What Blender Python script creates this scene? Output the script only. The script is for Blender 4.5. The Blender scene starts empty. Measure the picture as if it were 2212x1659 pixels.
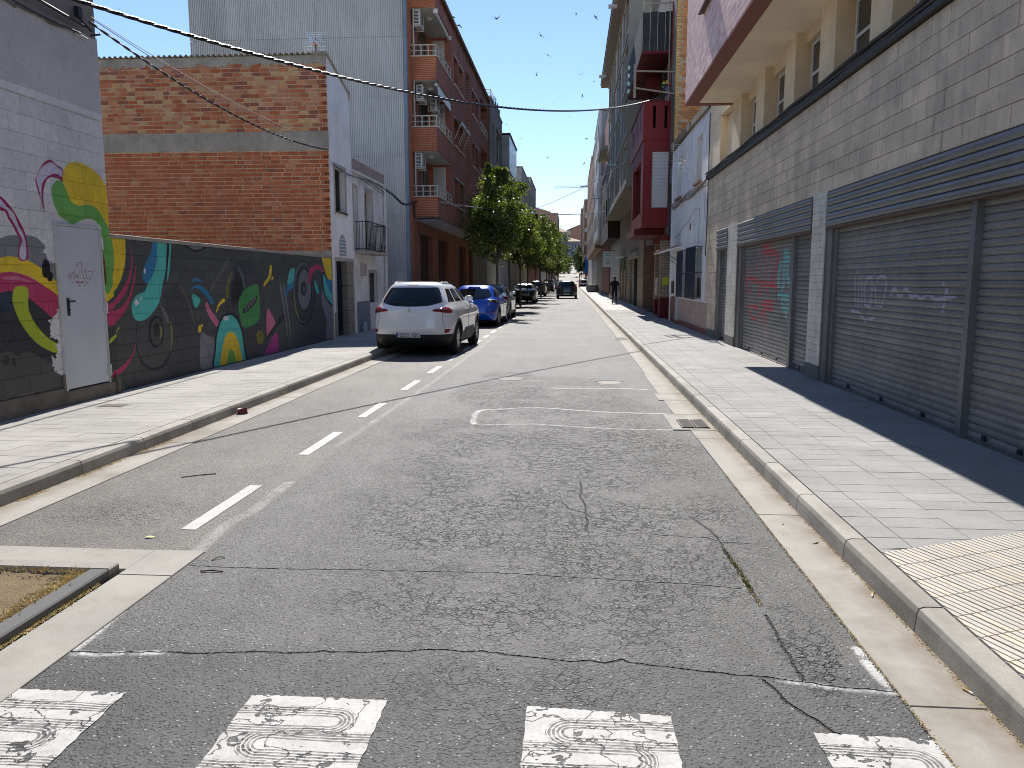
import bpy, bmesh, math, random
import numpy as np
from mathutils import Vector, Matrix
sc = bpy.context.scene
rnd = random.Random(7)
PI = math.pi

# ---------------------------------------------------------------- camera
cam_d = bpy.data.cameras.new('camera'); cam = bpy.data.objects.new('camera', cam_d); sc.collection.objects.link(cam)
cam_d.sensor_width = 36.0; cam_d.lens = 36.0 * 1662 / 2212
cam.location = (0, 0, 1.62)
cam.rotation_euler = (math.radians(90 - 7.659), 0, math.radians(4.433))
cam_d.clip_start = 0.05; cam_d.clip_end = 6000
sc.camera = cam
# ---------------------------------------------------------------- sun and sky
SUN = Vector((-0.070, .985, 1.0)).normalized()
SUN_EL = math.asin(SUN.z); SUN_AZ = math.atan2(SUN.x, SUN.y)
world = bpy.data.worlds.new('World'); sc.world = world; world.use_nodes = True
wn = world.node_tree; bg = wn.nodes['Background']
sky = wn.nodes.new('ShaderNodeTexSky'); sky.sky_type = 'NISHITA'; sky.sun_disc = False
sky.sun_elevation = SUN_EL; sky.sun_rotation = SUN_AZ
sky.altitude = 200; sky.air_density = 1.0; sky.dust_density = 0.0; sky.ozone_density = 3.0
tint = wn.nodes.new('ShaderNodeMix'); tint.data_type = 'RGBA'; tint.blend_type = 'MULTIPLY'; tint.inputs[0].default_value = 1; tint.inputs[7].default_value = (.92, .925, .985, 1)
wn.links.new(sky.outputs[0], tint.inputs[6]); wn.links.new(tint.outputs[2], bg.inputs[0]); bg.inputs[1].default_value = 0.074
sl = bpy.data.lights.new('sun', 'SUN'); sl.energy = 3.3; sl.angle = math.radians(0.5); sl.color = (1, .955, .89)
so = bpy.data.objects.new('sun', sl); sc.collection.objects.link(so); so.location = (-10, 60, 60)
so.rotation_euler = SUN.to_track_quat('Z', 'Y').to_euler()
sc.view_settings.view_transform = 'Standard'; sc.view_settings.look = 'None'
sc.view_settings.exposure = 1.24; sc.view_settings.gamma = 1; sc.view_settings.use_curve_mapping = False
sc.cycles.max_bounces = 6; sc.cycles.diffuse_bounces = 4; sc.cycles.glossy_bounces = 3; sc.cycles.use_denoising = True; sc.cycles.pixel_filter_type = 'BLACKMAN_HARRIS'; sc.cycles.filter_width = 1.0

# ---------------------------------------------------------------- helpers
ROOT = sc.collection
def link(o): ROOT.objects.link(o); return o
def props(o, label=None, cat=None, group=None, kind=None):
    if label: o['label'] = label
    if cat: o['category'] = cat
    if group: o['group'] = group
    if kind: o['kind'] = kind
    return o
def thing(name, label, cat, loc=(0, 0, 0), rotz=0, group=None):
    o = bpy.data.objects.new(name, None); link(o); o.location = loc; o.rotation_euler = (0, 0, rotz); o.empty_display_size = .2
    return props(o, label, cat, group)
def structure(name, loc=(0, 0, 0)):
    o = bpy.data.objects.new(name, None); link(o); o.location = loc; o['kind'] = 'structure'; return o
def place(o, parent=None, local=False, at=None):
    """parent o; geometry is in world metres unless local"""
    link(o)
    at = Vector(at) if at is not None else Vector((0, 0, 0))
    if parent is not None:
        o.parent = parent
        if not local:
            off = Vector(parent.location); q = parent.parent
            while q is not None: off += Vector(q.location); q = q.parent
            at = at - off
    o.location = at
    return o
class MB:
    def __init__(s): s.v = []; s.f = []; s.m = []; s.mi = 0
    def add(s, vs, fs):
        b = len(s.v); s.v += [tuple(p) for p in vs]
        for f in fs: s.f.append(tuple(i + b for i in f)); s.m.append(s.mi)
        return s
    def box(s, x0, x1, y0, y1, z0, z1):
        if x0 > x1: x0, x1 = x1, x0
        if y0 > y1: y0, y1 = y1, y0
        if z0 > z1: z0, z1 = z1, z0
        return s.add([(x0,y0,z0),(x1,y0,z0),(x1,y1,z0),(x0,y1,z0),(x0,y0,z1),(x1,y0,z1),(x1,y1,z1),(x0,y1,z1)],
                     [(0,3,2,1),(4,5,6,7),(0,1,5,4),(1,2,6,5),(2,3,7,6),(3,0,4,7)])
    def cbox(s, c, d): return s.box(c[0]-d[0]/2, c[0]+d[0]/2, c[1]-d[1]/2, c[1]+d[1]/2, c[2]-d[2]/2, c[2]+d[2]/2)
    def bar(s, a, b, w, h=None):
        """square bar from a to b"""
        h = h or w; a = Vector(a); b = Vector(b); d = (b - a).normalized()
        up = Vector((0, 0, 1)) if abs(d.z) < .95 else Vector((0, 1, 0))
        x = d.cross(up).normalized() * w / 2; y = x.cross(d).normalized() * h / 2
        vs = [a-x-y, a+x-y, a+x+y, a-x+y, b-x-y, b+x-y, b+x+y, b-x+y]
        return s.add(vs, [(0,3,2,1),(4,5,6,7),(0,1,5,4),(1,2,6,5),(2,3,7,6),(3,0,4,7)])
    def tube(s, pts, r, n=8, cap=True):
        pts = [Vector(p) for p in pts]; rs = r if isinstance(r, (list, tuple)) else [r] * len(pts)
        base = len(s.v); prev = None
        for i, p in enumerate(pts):
            d = (pts[min(i+1, len(pts)-1)] - pts[max(i-1, 0)]).normalized()
            if prev is None:
                up = Vector((0, 0, 1)) if abs(d.z) < .9 else Vector((1, 0, 0)); x = d.cross(up).normalized()
            else: x = (prev - d * prev.dot(d)).normalized()
            prev = x; y = d.cross(x)
            for k in range(n):
                a = 2 * PI * k / n; s.v.append(tuple(p + (x * math.cos(a) + y * math.sin(a)) * rs[i]))
        for i in range(len(pts) - 1):
            for k in range(n):
                a = base + i*n + k; b = base + i*n + (k+1) % n
                s.f.append((a, b, b + n, a + n)); s.m.append(s.mi)
        if cap:
            s.f.append(tuple(base + k for k in range(n))[::-1]); s.m.append(s.mi)
            e = base + (len(pts)-1)*n; s.f.append(tuple(e + k for k in range(n))); s.m.append(s.mi)
        return s
    def lathe(s, prof, c, axis='z', n=24):
        """prof: (r, h) list, axis through c"""
        base = len(s.v)
        for r, h in prof:
            for k in range(n):
                a = 2*PI*k/n; u, w = r*math.cos(a), r*math.sin(a)
                p = {'z': (u, w, h), 'x': (h, u, w), 'y': (w, h, u)}[axis]
                s.v.append((c[0]+p[0], c[1]+p[1], c[2]+p[2]))
        for i in range(len(prof)-1):
            for k in range(n):
                a = base+i*n+k; b = base+i*n+(k+1) % n
                s.f.append((a, b, b+n, a+n)); s.m.append(s.mi)
        return s
    def prism(s, poly, axis, a, b):
        """extrude a 2-d outline along axis from a to b; outline in the two other axes"""
        n = len(poly)
        def P(u, v, t): return {'x': (t, u, v), 'y': (u, t, v), 'z': (u, v, t)}[axis]
        vs = [P(u, v, a) for u, v in poly] + [P(u, v, b) for u, v in poly]
        return s.add(vs, [tuple(range(n))[::-1], tuple(range(n, 2*n))] + [(i, (i+1) % n, n+(i+1) % n, n+i) for i in range(n)])
    def mesh(s, name, mats):
        me = bpy.data.meshes.new(name); me.from_pydata(s.v, [], s.f)
        if not isinstance(mats, (list, tuple)): mats = [mats]
        for m in mats: me.materials.append(m)
        if len(mats) > 1: me.polygons.foreach_set('material_index', s.m)
        bm = bmesh.new(); bm.from_mesh(me); bmesh.ops.recalc_face_normals(bm, faces=bm.faces); bm.to_mesh(me); bm.free()
        return me
    def build(s, name, mats, parent=None, local=False, at=None, smooth=False, bevel=0):
        me = s.mesh(name, mats)
        if bevel:
            bm = bmesh.new(); bm.from_mesh(me)
            bmesh.ops.bevel(bm, geom=bm.edges[:], offset=bevel, segments=1, affect='EDGES', clamp_overlap=True); bm.to_mesh(me); bm.free()
        if smooth:
            for p in me.polygons: p.use_smooth = True
            try: me.set_sharp_from_angle(angle=math.radians(38))
            except Exception: pass
        return place(bpy.data.objects.new(name, me), parent, local, at)
def BX(name, mat, parent, x0, x1, y0, y1, z0, z1, bevel=0, **k): return MB().box(x0, x1, y0, y1, z0, z1).build(name, mat, parent, bevel=bevel, **k)
def inst(name, me, parent, at, local=False, rot=None, label=None):
    o = bpy.data.objects.new(name, me); place(o, parent, local, at)
    if rot: o.rotation_euler = rot
    if label: o['label'] = label
    return o
def copy_tree(o, parent=None):
    c = o.copy(); link(c)
    if parent is not None: c.parent = parent; c.matrix_parent_inverse = o.matrix_parent_inverse.copy()
    for ch in list(o.children): copy_tree(ch, c)
    return c
# outlines of the painted mural and graffiti, metres (along the street, height)
MURAL=[((0.22,0.22,0.23),[(7.84,2.06),(7.97,2.1),(8.11,2.11),(8.27,2.12),(8.42,2.1),(8.51,2.04),(8.59,2.0),(8.7,1.85),(8.77,1.62),(8.74,1.41),(8.5,1.62),(8.23,1.82),(8.02,1.87),(7.7,1.85),(7.72,2.02)]),((0.035,0.037,0.038),[(7.23,1.62),(7.78,1.54),(7.99,1.56),(8.23,1.49),(8.46,1.31),(8.7,1.07),(8.73,0.24),(7.62,0.26),(7.07,0.27)]),((0.012,0.03,0.06),[(7.4,1.51),(7.9,1.51),(7.96,1.42),(7.96,1.3),(7.75,1.28),(7.37,1.29)]),((0.8,0.56,0.03),[(7.25,1.8),(7.82,1.86),(7.94,1.88),(8.15,1.86),(8.34,1.81),(8.51,1.72),(8.76,1.55),(8.74,1.4),(8.49,1.54),(8.28,1.65),(8.04,1.7),(7.8,1.7),(7.23,1.62)]),((0.5,0.045,0.13),[(7.23,1.62),(7.8,1.7),(8.0,1.71),(8.21,1.67),(8.43,1.58),(8.74,1.4),(8.72,1.15),(8.57,1.19),(8.35,1.34),(8.14,1.46),(7.98,1.51),(7.77,1.49),(7.21,1.41)]),((0.62,0.16,0.27),[(7.79,1.64),(7.96,1.67),(8.12,1.65),(8.29,1.6),(8.1,1.62),(7.91,1.63)]),((0.42,0.5,0.03),[(7.97,1.5),(8.01,1.55),(8.09,1.56),(8.18,1.55),(8.21,1.49),(8.19,1.38),(8.2,1.27),(8.28,1.13),(8.43,0.99),(8.58,0.9),(8.72,0.86),(8.73,0.77),(8.57,0.78),(8.41,0.84),(8.26,0.93),(8.12,1.06),(8.01,1.22),(7.95,1.39)]),((0.075,0.077,0.072),[(7.14,0.89),(7.7,0.85),(7.82,0.87),(7.96,0.8),(8.11,0.84),(8.28,0.77),(8.5,0.65),(8.76,0.57),(8.75,0.32),(7.63,0.32),(7.07,0.32)]),((0.035,0.037,0.038),[(7.83,0.77),(7.82,0.74),(7.8,0.72),(7.78,0.71),(7.76,0.71),(7.74,0.73),(7.73,0.75),(7.73,0.78),(7.74,0.8),(7.75,0.82),(7.77,0.83),(7.8,0.83),(7.81,0.82),(7.83,0.79)]),((0.035,0.037,0.038),[(7.92,0.73),(7.92,0.72),(7.91,0.7),(7.89,0.7),(7.87,0.7),(7.86,0.71),(7.85,0.72),(7.85,0.74),(7.86,0.76),(7.87,0.77),(7.88,0.78),(7.9,0.78),(7.91,0.77),(7.92,0.75)]),((0.33,0.02,0.1),[(7.9,2.51),(8.01,2.44),(8.1,2.35),(8.18,2.24),(8.24,2.12),(8.26,1.97),(8.23,1.85),(8.1,1.85),(8.11,1.98),(8.15,2.06),(8.09,2.14),(8.05,2.21),(7.99,2.28),(7.95,2.35),(7.88,2.36),(7.73,2.42),(7.74,2.54)]),((0.62,0.56,0.68),[(7.89,2.48),(7.98,2.41),(8.08,2.34),(8.14,2.22),(8.21,2.11),(8.23,1.97),(8.2,1.85),(8.12,1.87),(8.13,1.97),(8.18,2.06),(8.12,2.16),(8.08,2.23),(8.02,2.3),(7.98,2.37),(7.88,2.4),(7.73,2.45),(7.74,2.52)]),((0.33,0.02,0.1),[(8.47,2.74),(8.5,2.8),(8.59,2.92),(8.69,2.99),(8.77,3.01),(8.85,2.97),(8.95,2.94),(8.98,2.88),(8.95,2.78),(8.87,2.81),(8.74,2.81),(8.65,2.75),(8.59,2.62),(8.58,2.5),(8.58,2.39),(8.55,2.47),(8.52,2.58),(8.49,2.65)]),((0.62,0.56,0.68),[(8.49,2.76),(8.58,2.89),(8.7,2.96),(8.78,2.98),(8.88,2.94),(8.95,2.91),(8.94,2.84),(8.86,2.86),(8.74,2.84),(8.63,2.77),(8.57,2.69),(8.55,2.55),(8.56,2.46),(8.54,2.55),(8.52,2.65)]),((0.8,0.56,0.03),[(8.98,2.91),(9.06,3.0),(9.2,3.05),(9.38,3.05),(9.57,3.0),(9.73,2.92),(9.84,2.8),(9.88,2.66),(9.87,2.27),(10.12,2.28),(10.14,2.05),(10.11,1.77),(10.0,1.59),(9.86,1.44),(9.65,1.35),(9.63,1.44),(9.75,1.59),(9.85,1.82),(9.87,2.06),(9.82,2.27),(9.7,2.42),(9.57,2.53),(9.4,2.56),(9.21,2.53),(9.08,2.57),(8.99,2.68),(8.95,2.79)]),((0.16,0.42,0.09),[(8.73,2.66),(8.76,2.73),(8.86,2.79),(8.95,2.77),(9.02,2.66),(9.08,2.57),(9.21,2.53),(9.4,2.56),(9.57,2.53),(9.7,2.42),(9.82,2.27),(9.87,2.06),(9.85,1.82),(9.75,1.59),(9.62,1.43),(9.59,1.55),(9.62,1.73),(9.68,1.84),(9.73,2.0),(9.72,2.14),(9.66,2.27),(9.55,2.37),(9.41,2.39),(9.27,2.36),(9.1,2.3),(8.98,2.33),(8.83,2.4),(8.75,2.52)]),((0.008,0.008,0.01),[(8.6,1.76),(8.59,1.71),(8.56,1.67),(8.53,1.65),(8.5,1.65),(8.47,1.67),(8.46,1.71),(8.46,1.76),(8.47,1.8),(8.49,1.84),(8.53,1.87),(8.56,1.87),(8.59,1.85),(8.6,1.81)]),((0.008,0.008,0.01),[(8.64,1.66),(8.63,1.64),(8.62,1.62),(8.59,1.61),(8.57,1.61),(8.55,1.62),(8.54,1.64),(8.54,1.66),(8.55,1.69),(8.56,1.71),(8.58,1.72),(8.61,1.72),(8.63,1.71),(8.64,1.69)]),((0.78,0.76,0.8),[(8.53,1.98),(8.59,2.05),(8.67,2.04),(8.72,1.98),(8.72,1.84),(8.62,1.83),(8.57,1.88)]),((0.78,0.76,0.8),[(8.53,1.15),(8.62,1.2),(8.7,1.27),(8.74,1.14),(8.73,0.86),(8.64,0.9),(8.53,1.0)]),((0.78,0.76,0.8),[(8.64,0.86),(8.74,0.84),(8.74,0.5),(8.6,0.52),(8.53,0.6),(8.51,0.75),(8.59,0.71)]),((0.8,0.56,0.03),[(9.89,2.31),(10.22,2.28),(10.24,2.09),(10.21,1.87),(10.11,1.67),(9.98,1.53),(9.79,1.41),(9.65,1.35),(9.64,1.51),(9.78,1.83)]),((0.16,0.42,0.09),[(9.62,2.23),(9.84,2.31),(9.94,2.11),(9.95,1.88),(9.89,1.67),(9.77,1.51),(9.67,1.45),(9.58,1.67)]),((0.5,0.045,0.13),[(10.35,2.12),(10.37,2.01),(10.35,1.84),(10.25,1.64),(10.07,1.48),(9.89,1.36),(9.67,1.31),(9.68,1.24),(9.91,1.29),(10.15,1.43),(10.31,1.64),(10.38,1.84),(10.39,2.01)]),((0.5,0.045,0.13),[(10.45,1.82),(10.44,1.67),(10.34,1.47),(10.19,1.26),(9.94,1.09),(9.66,1.03),(9.68,1.22),(9.9,1.22),(10.11,1.29),(10.27,1.44),(10.39,1.64)]),((0.42,0.5,0.03),[(10.0,1.01),(9.89,0.92),(9.67,0.8),(9.68,0.86),(9.87,0.94)]),((0.5,0.045,0.13),[(10.37,0.8),(10.3,0.65),(10.17,0.51),(9.97,0.38),(9.69,0.33),(9.71,0.43),(9.95,0.46),(10.17,0.56),(10.29,0.67)]),((0.055,0.057,0.06),[(11.14,1.39),(11.37,1.53),(11.59,1.59),(11.81,1.49),(12.02,1.25),(12.15,0.97),(12.22,0.6),(12.18,0.1),(11.35,0.12),(11.09,0.4),(11.09,0.95)]),((0.02,0.02,0.024),[(11.37,0.73),(11.29,0.52),(11.11,0.37),(10.89,0.3),(10.66,0.33),(10.47,0.44),(10.36,0.61),(10.34,0.81),(10.4,1.0),(10.56,1.15),(10.77,1.22),(11.0,1.22),(11.2,1.12),(11.33,0.94)]),((0.07,0.072,0.07),[(11.3,0.75),(11.23,0.56),(11.07,0.42),(10.87,0.35),(10.66,0.38),(10.49,0.48),(10.38,0.64),(10.36,0.82),(10.43,1.0),(10.57,1.14),(10.76,1.22),(10.97,1.21),(11.15,1.12),(11.27,0.95)]),((0.015,0.015,0.02),[(11.11,0.86),(11.08,0.75),(11.01,0.67),(10.91,0.64),(10.81,0.64),(10.73,0.7),(10.68,0.78),(10.67,0.89),(10.71,0.99),(10.77,1.07),(10.87,1.11),(10.97,1.1),(11.05,1.05),(11.1,0.97)]),((0.065,0.067,0.062),[(11.08,0.86),(11.05,0.77),(10.99,0.71),(10.92,0.67),(10.85,0.68),(10.78,0.72),(10.75,0.8),(10.74,0.88),(10.77,0.97),(10.82,1.03),(10.89,1.07),(10.97,1.07),(11.03,1.02),(11.07,0.95)]),((0.02,0.02,0.02),[(11.03,0.88),(11.01,0.84),(10.98,0.8),(10.94,0.78),(10.89,0.79),(10.85,0.81),(10.83,0.85),(10.83,0.9),(10.84,0.94),(10.87,0.98),(10.91,1.0),(10.96,0.99),(11.0,0.97),(11.02,0.93)]),((0.22,0.21,0.05),[(11.31,1.01),(11.36,0.86),(11.34,0.69),(11.25,0.53),(11.3,0.72),(11.3,0.87)]),((0.15,0.15,0.17),[(11.05,1.26),(11.21,1.13),(11.28,0.98),(11.2,1.02),(11.09,1.17)]),((0.2,0.19,0.05),[(10.99,0.98),(11.05,0.9),(11.04,0.81),(10.98,0.76),(11.0,0.88)]),((0.1,0.105,0.07),[(11.67,1.57),(11.84,1.41),(11.99,1.17),(12.09,0.93),(12.04,0.92),(11.93,1.16),(11.8,1.37),(11.63,1.51)]),((0.03,0.2,0.38),[(10.96,2.27),(11.14,2.27),(11.09,2.04),(10.97,1.75),(10.83,1.64),(10.72,1.58),(10.65,1.61),(10.62,1.69),(10.67,1.81),(10.82,1.96),(10.92,2.1)]),((0.09,0.5,0.43),[(11.08,2.27),(11.34,2.26),(11.31,2.04),(11.25,1.75),(11.16,1.59),(11.12,1.5),(11.03,1.32),(10.87,1.18),(10.67,1.08),(10.47,1.05),(10.34,1.1),(10.3,1.2),(10.32,1.32),(10.45,1.42),(10.65,1.47),(10.78,1.61),(10.94,1.75),(11.05,2.0)]),((0.78,0.76,0.8),[(10.48,1.31),(10.47,1.29),(10.45,1.28),(10.43,1.27),(10.41,1.27),(10.39,1.28),(10.38,1.3),(10.37,1.31),(10.38,1.33),(10.4,1.35),(10.42,1.36),(10.44,1.36),(10.46,1.35),(10.47,1.33)]),((0.78,0.76,0.8),[(10.5,1.35),(10.58,1.4),(10.55,1.36)]),((0.78,0.76,0.8),[(10.71,1.75),(10.7,1.74),(10.7,1.72),(10.68,1.72),(10.67,1.72),(10.66,1.72),(10.66,1.74),(10.66,1.75),(10.66,1.77),(10.67,1.78),(10.68,1.79),(10.69,1.79),(10.7,1.78),(10.71,1.77)]),((0.09,0.5,0.43),[(11.42,2.25),(11.47,2.25),(11.43,2.01),(11.36,1.75),(11.28,1.6),(11.32,1.79),(11.38,2.01)]),((0.012,0.012,0.015),[(11.36,2.26),(11.41,2.25),(11.37,2.01),(11.3,1.75),(11.24,1.61),(11.29,1.86)]),((0.02,0.02,0.025),[(11.71,2.26),(12.68,2.25),(12.58,2.15),(12.36,2.09),(12.12,2.09),(11.89,2.16)]),((0.2,0.2,0.21),[(11.8,2.27),(12.6,2.26),(12.54,2.19),(12.37,2.13),(12.16,2.12),(11.97,2.17)]),((0.12,0.12,0.135),[(13.4,2.03),(13.47,1.97),(13.05,1.69),(12.72,1.44),(12.66,1.48),(13.03,1.75)]),((0.09,0.5,0.43),[(12.02,1.38),(12.14,1.39),(12.3,1.3),(12.12,1.18)]),((0.03,0.2,0.38),[(11.97,1.46),(12.14,1.54),(12.34,1.54),(12.55,1.46),(12.73,1.31),(12.76,1.23),(12.67,1.23),(12.5,1.37),(12.29,1.47),(12.13,1.5),(11.97,1.45)]),((0.03,0.2,0.38),[(12.06,1.63),(12.15,1.66),(12.31,1.64),(12.38,1.59),(12.19,1.61),(12.08,1.6)]),((0.055,0.056,0.062),[(13.21,1.17),(13.35,1.6),(13.63,1.87),(13.96,1.98),(14.39,1.95),(14.72,1.79),(14.92,1.41),(15.0,0.73),(14.92,0.24),(13.97,0.12),(13.91,0.56),(13.19,1.05)]),((0.02,0.02,0.022),[(13.5,1.56),(13.78,1.78),(13.98,1.69),(14.01,1.47),(13.77,1.25),(13.48,1.17)]),((0.13,0.13,0.14),[(13.84,1.87),(13.99,1.74),(14.06,1.56),(14.01,1.47),(13.95,1.65),(13.81,1.82)]),((0.2,0.18,0.03),[(13.57,1.78),(13.39,1.52),(13.35,1.34),(13.25,1.3),(13.28,1.5),(13.44,1.71)]),((0.8,0.56,0.03),[(12.84,1.08),(12.93,1.2),(13.1,1.3),(13.21,1.29),(13.19,1.25),(13.02,1.2),(12.89,1.1)]),((0.62,0.16,0.27),[(12.46,1.2),(12.54,1.26),(12.65,1.13),(12.92,0.92),(12.84,0.83),(12.59,1.01)]),((0.06,0.27,0.07),[(13.75,1.18),(13.89,1.36),(14.18,1.49),(14.64,1.55),(14.71,1.41),(14.73,1.08),(14.65,0.87),(14.32,0.77),(13.93,0.75),(13.81,0.91)]),((0.02,0.02,0.03),[(13.97,1.1),(14.53,1.32),(14.55,1.21),(14.02,1.01)]),((0.2,0.2,0.21),[(12.25,0.74),(12.51,0.69),(12.73,0.6),(12.7,0.11),(12.21,0.13)]),((0.01,0.01,0.01),[(12.69,0.12),(12.7,0.44),(12.82,0.77),(13.07,1.0),(13.37,1.04),(13.69,0.96),(13.87,0.68),(13.95,0.37),(13.92,0.08)]),((0.09,0.5,0.43),[(12.74,0.12),(12.76,0.43),(12.86,0.72),(13.06,0.94),(13.36,1.01),(13.63,0.92),(13.82,0.68),(13.89,0.38),(13.85,0.06)]),((0.8,0.56,0.03),[(12.94,0.11),(13.0,0.41),(13.15,0.64),(13.38,0.71),(13.6,0.61),(13.73,0.37),(13.76,0.07)]),((0.16,0.42,0.09),[(13.19,0.1),(13.24,0.33),(13.34,0.4),(13.46,0.33),(13.51,0.1)]),((0.78,0.76,0.8),[(13.35,0.95),(13.34,0.94),(13.3,0.93),(13.25,0.92),(13.19,0.92),(13.14,0.93),(13.11,0.95),(13.1,0.96),(13.11,0.98),(13.15,0.99),(13.2,1.0),(13.26,0.99),(13.31,0.98),(13.34,0.97)]),((0.8,0.56,0.03),[(12.28,0.83),(12.28,0.8),(12.26,0.78),(12.23,0.77),(12.21,0.77),(12.18,0.78),(12.17,0.81),(12.17,0.83),(12.18,0.86),(12.2,0.88),(12.22,0.89),(12.25,0.89),(12.27,0.88),(12.28,0.85)]),((0.8,0.56,0.03),[(12.35,0.88),(12.34,0.87),(12.33,0.86),(12.32,0.86),(12.3,0.86),(12.29,0.86),(12.28,0.87),(12.28,0.88),(12.28,0.89),(12.29,0.9),(12.31,0.91),(12.32,0.9),(12.34,0.9),(12.34,0.89)]),((0.8,0.56,0.03),[(15.32,1.93),(15.41,1.9),(15.36,1.72),(15.16,1.58),(14.96,1.51),(14.99,1.58),(15.2,1.7),(15.29,1.85)]),((0.8,0.56,0.03),[(15.48,1.67),(15.47,1.65),(15.46,1.64),(15.44,1.64),(15.41,1.64),(15.39,1.64),(15.38,1.65),(15.38,1.67),(15.38,1.68),(15.4,1.7),(15.42,1.7),(15.44,1.7),(15.46,1.7),(15.48,1.68)]),((0.8,0.56,0.03),[(15.37,1.63),(15.37,1.63),(15.36,1.62),(15.35,1.62),(15.34,1.62),(15.33,1.62),(15.32,1.63),(15.32,1.63),(15.33,1.64),(15.33,1.64),(15.34,1.65),(15.36,1.65),(15.37,1.64),(15.37,1.64)]),((0.62,0.16,0.27),[(15.08,1.04),(15.37,0.88),(15.47,0.7),(15.15,0.59),(15.01,0.52)]),((0.42,0.04,0.22),[(15.53,0.56),(15.56,0.08),(14.84,0.12),(14.99,0.28)]),((0.03,0.03,0.035),[(15.92,0.93),(15.99,0.85),(15.13,0.47),(14.98,0.49)]),((0.2,0.18,0.03),[(14.87,0.5),(14.84,0.45),(14.78,0.4),(14.7,0.38),(14.62,0.39),(14.54,0.42),(14.5,0.47),(14.49,0.53),(14.51,0.59),(14.57,0.63),(14.65,0.65),(14.73,0.64),(14.8,0.61),(14.85,0.56)]),((0.2,0.2,0.23),[(15.8,1.5),(15.91,1.47),(16.13,0.66),(16.17,0.18),(16.08,0.66)]),((0.2,0.2,0.23),[(15.98,1.5),(16.09,1.47),(16.31,0.65),(16.35,0.17),(16.26,0.65)]),((0.02,0.02,0.024),[(18.02,1.32),(17.9,1.0),(17.66,0.74),(17.33,0.62),(17.0,0.64),(16.72,0.79),(16.55,1.04),(16.51,1.35),(16.62,1.65),(16.84,1.89),(17.14,2.04),(17.48,2.05),(17.78,1.91),(17.97,1.65)]),((0.15,0.155,0.17),[(17.92,1.34),(17.82,1.03),(17.6,0.79),(17.3,0.67),(17.0,0.69),(16.75,0.83),(16.6,1.07),(16.57,1.36),(16.66,1.65),(16.86,1.88),(17.14,2.01),(17.44,2.02),(17.71,1.89),(17.88,1.65)]),((0.05,0.052,0.058),[(17.91,1.32),(17.81,1.03),(17.6,0.81),(17.33,0.69),(17.05,0.7),(16.81,0.84),(16.67,1.07),(16.64,1.34),(16.73,1.62),(16.92,1.84),(17.18,1.97),(17.46,1.97),(17.71,1.85),(17.87,1.62)]),((0.02,0.02,0.024),[(17.8,1.43),(17.73,1.21),(17.56,1.04),(17.35,0.95),(17.12,0.96),(16.94,1.06),(16.82,1.23),(16.8,1.44),(16.87,1.64),(17.02,1.81),(17.22,1.9),(17.45,1.91),(17.65,1.81),(17.77,1.64)]),((0.17,0.175,0.19),[(17.73,1.41),(17.67,1.21),(17.52,1.05),(17.34,0.97),(17.14,0.97),(16.98,1.07),(16.88,1.23),(16.86,1.42),(16.92,1.62),(17.05,1.77),(17.23,1.86),(17.43,1.86),(17.6,1.78),(17.71,1.62)]),((0.03,0.03,0.035),[(17.44,1.43),(17.41,1.36),(17.35,1.3),(17.27,1.27),(17.19,1.28),(17.11,1.31),(17.06,1.36),(17.05,1.43),(17.08,1.5),(17.14,1.56),(17.22,1.59),(17.3,1.59),(17.38,1.56),(17.43,1.5)]),((0.12,0.12,0.13),[(17.34,1.43),(17.33,1.39),(17.3,1.36),(17.27,1.35),(17.23,1.35),(17.2,1.37),(17.18,1.39),(17.18,1.43),(17.19,1.46),(17.22,1.49),(17.25,1.5),(17.29,1.5),(17.32,1.49),(17.34,1.46)]),((0.22,0.2,0.03),[(16.63,1.33),(16.73,1.03),(16.88,0.82),(16.79,0.84),(16.65,1.04)]),((0.09,0.5,0.43),[(16.3,1.7),(16.48,1.87),(16.73,1.87),(16.66,1.71),(16.56,1.56),(16.25,1.52)]),((0.03,0.2,0.38),[(16.12,1.31),(16.22,1.5),(16.49,1.57),(16.58,1.47),(16.32,1.4),(16.18,1.29)]),((0.5,0.045,0.13),[(17.6,1.68),(17.71,1.88),(18.15,2.0),(18.6,1.93),(18.75,1.78),(18.41,1.87),(18.05,1.85),(17.84,1.74),(17.71,1.56),(17.56,1.59)]),((0.09,0.5,0.43),[(18.02,1.63),(18.23,1.48),(18.3,1.29),(18.05,1.42)]),((0.22,0.22,0.23),[(18.57,1.4),(18.91,1.23),(19.53,0.97),(19.45,0.15),(18.78,0.17),(18.8,0.63),(18.5,1.12)]),((0.8,0.56,0.03),[(18.66,2.23),(19.66,2.22),(19.59,1.53),(19.05,1.66),(18.78,1.9)]),((0.01,0.01,0.01),[(18.58,1.72),(18.73,1.84),(18.95,1.66),(19.59,1.56),(19.53,0.94),(18.99,1.08),(18.65,1.34)]),((0.09,0.5,0.43),[(18.65,1.71),(18.72,1.78),(18.9,1.66),(19.59,1.55),(19.54,1.0),(19.0,1.14),(18.73,1.36)]),((0.03,0.2,0.38),[(18.85,1.66),(19.54,1.55),(19.51,1.25),(19.07,1.41)])]
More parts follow.
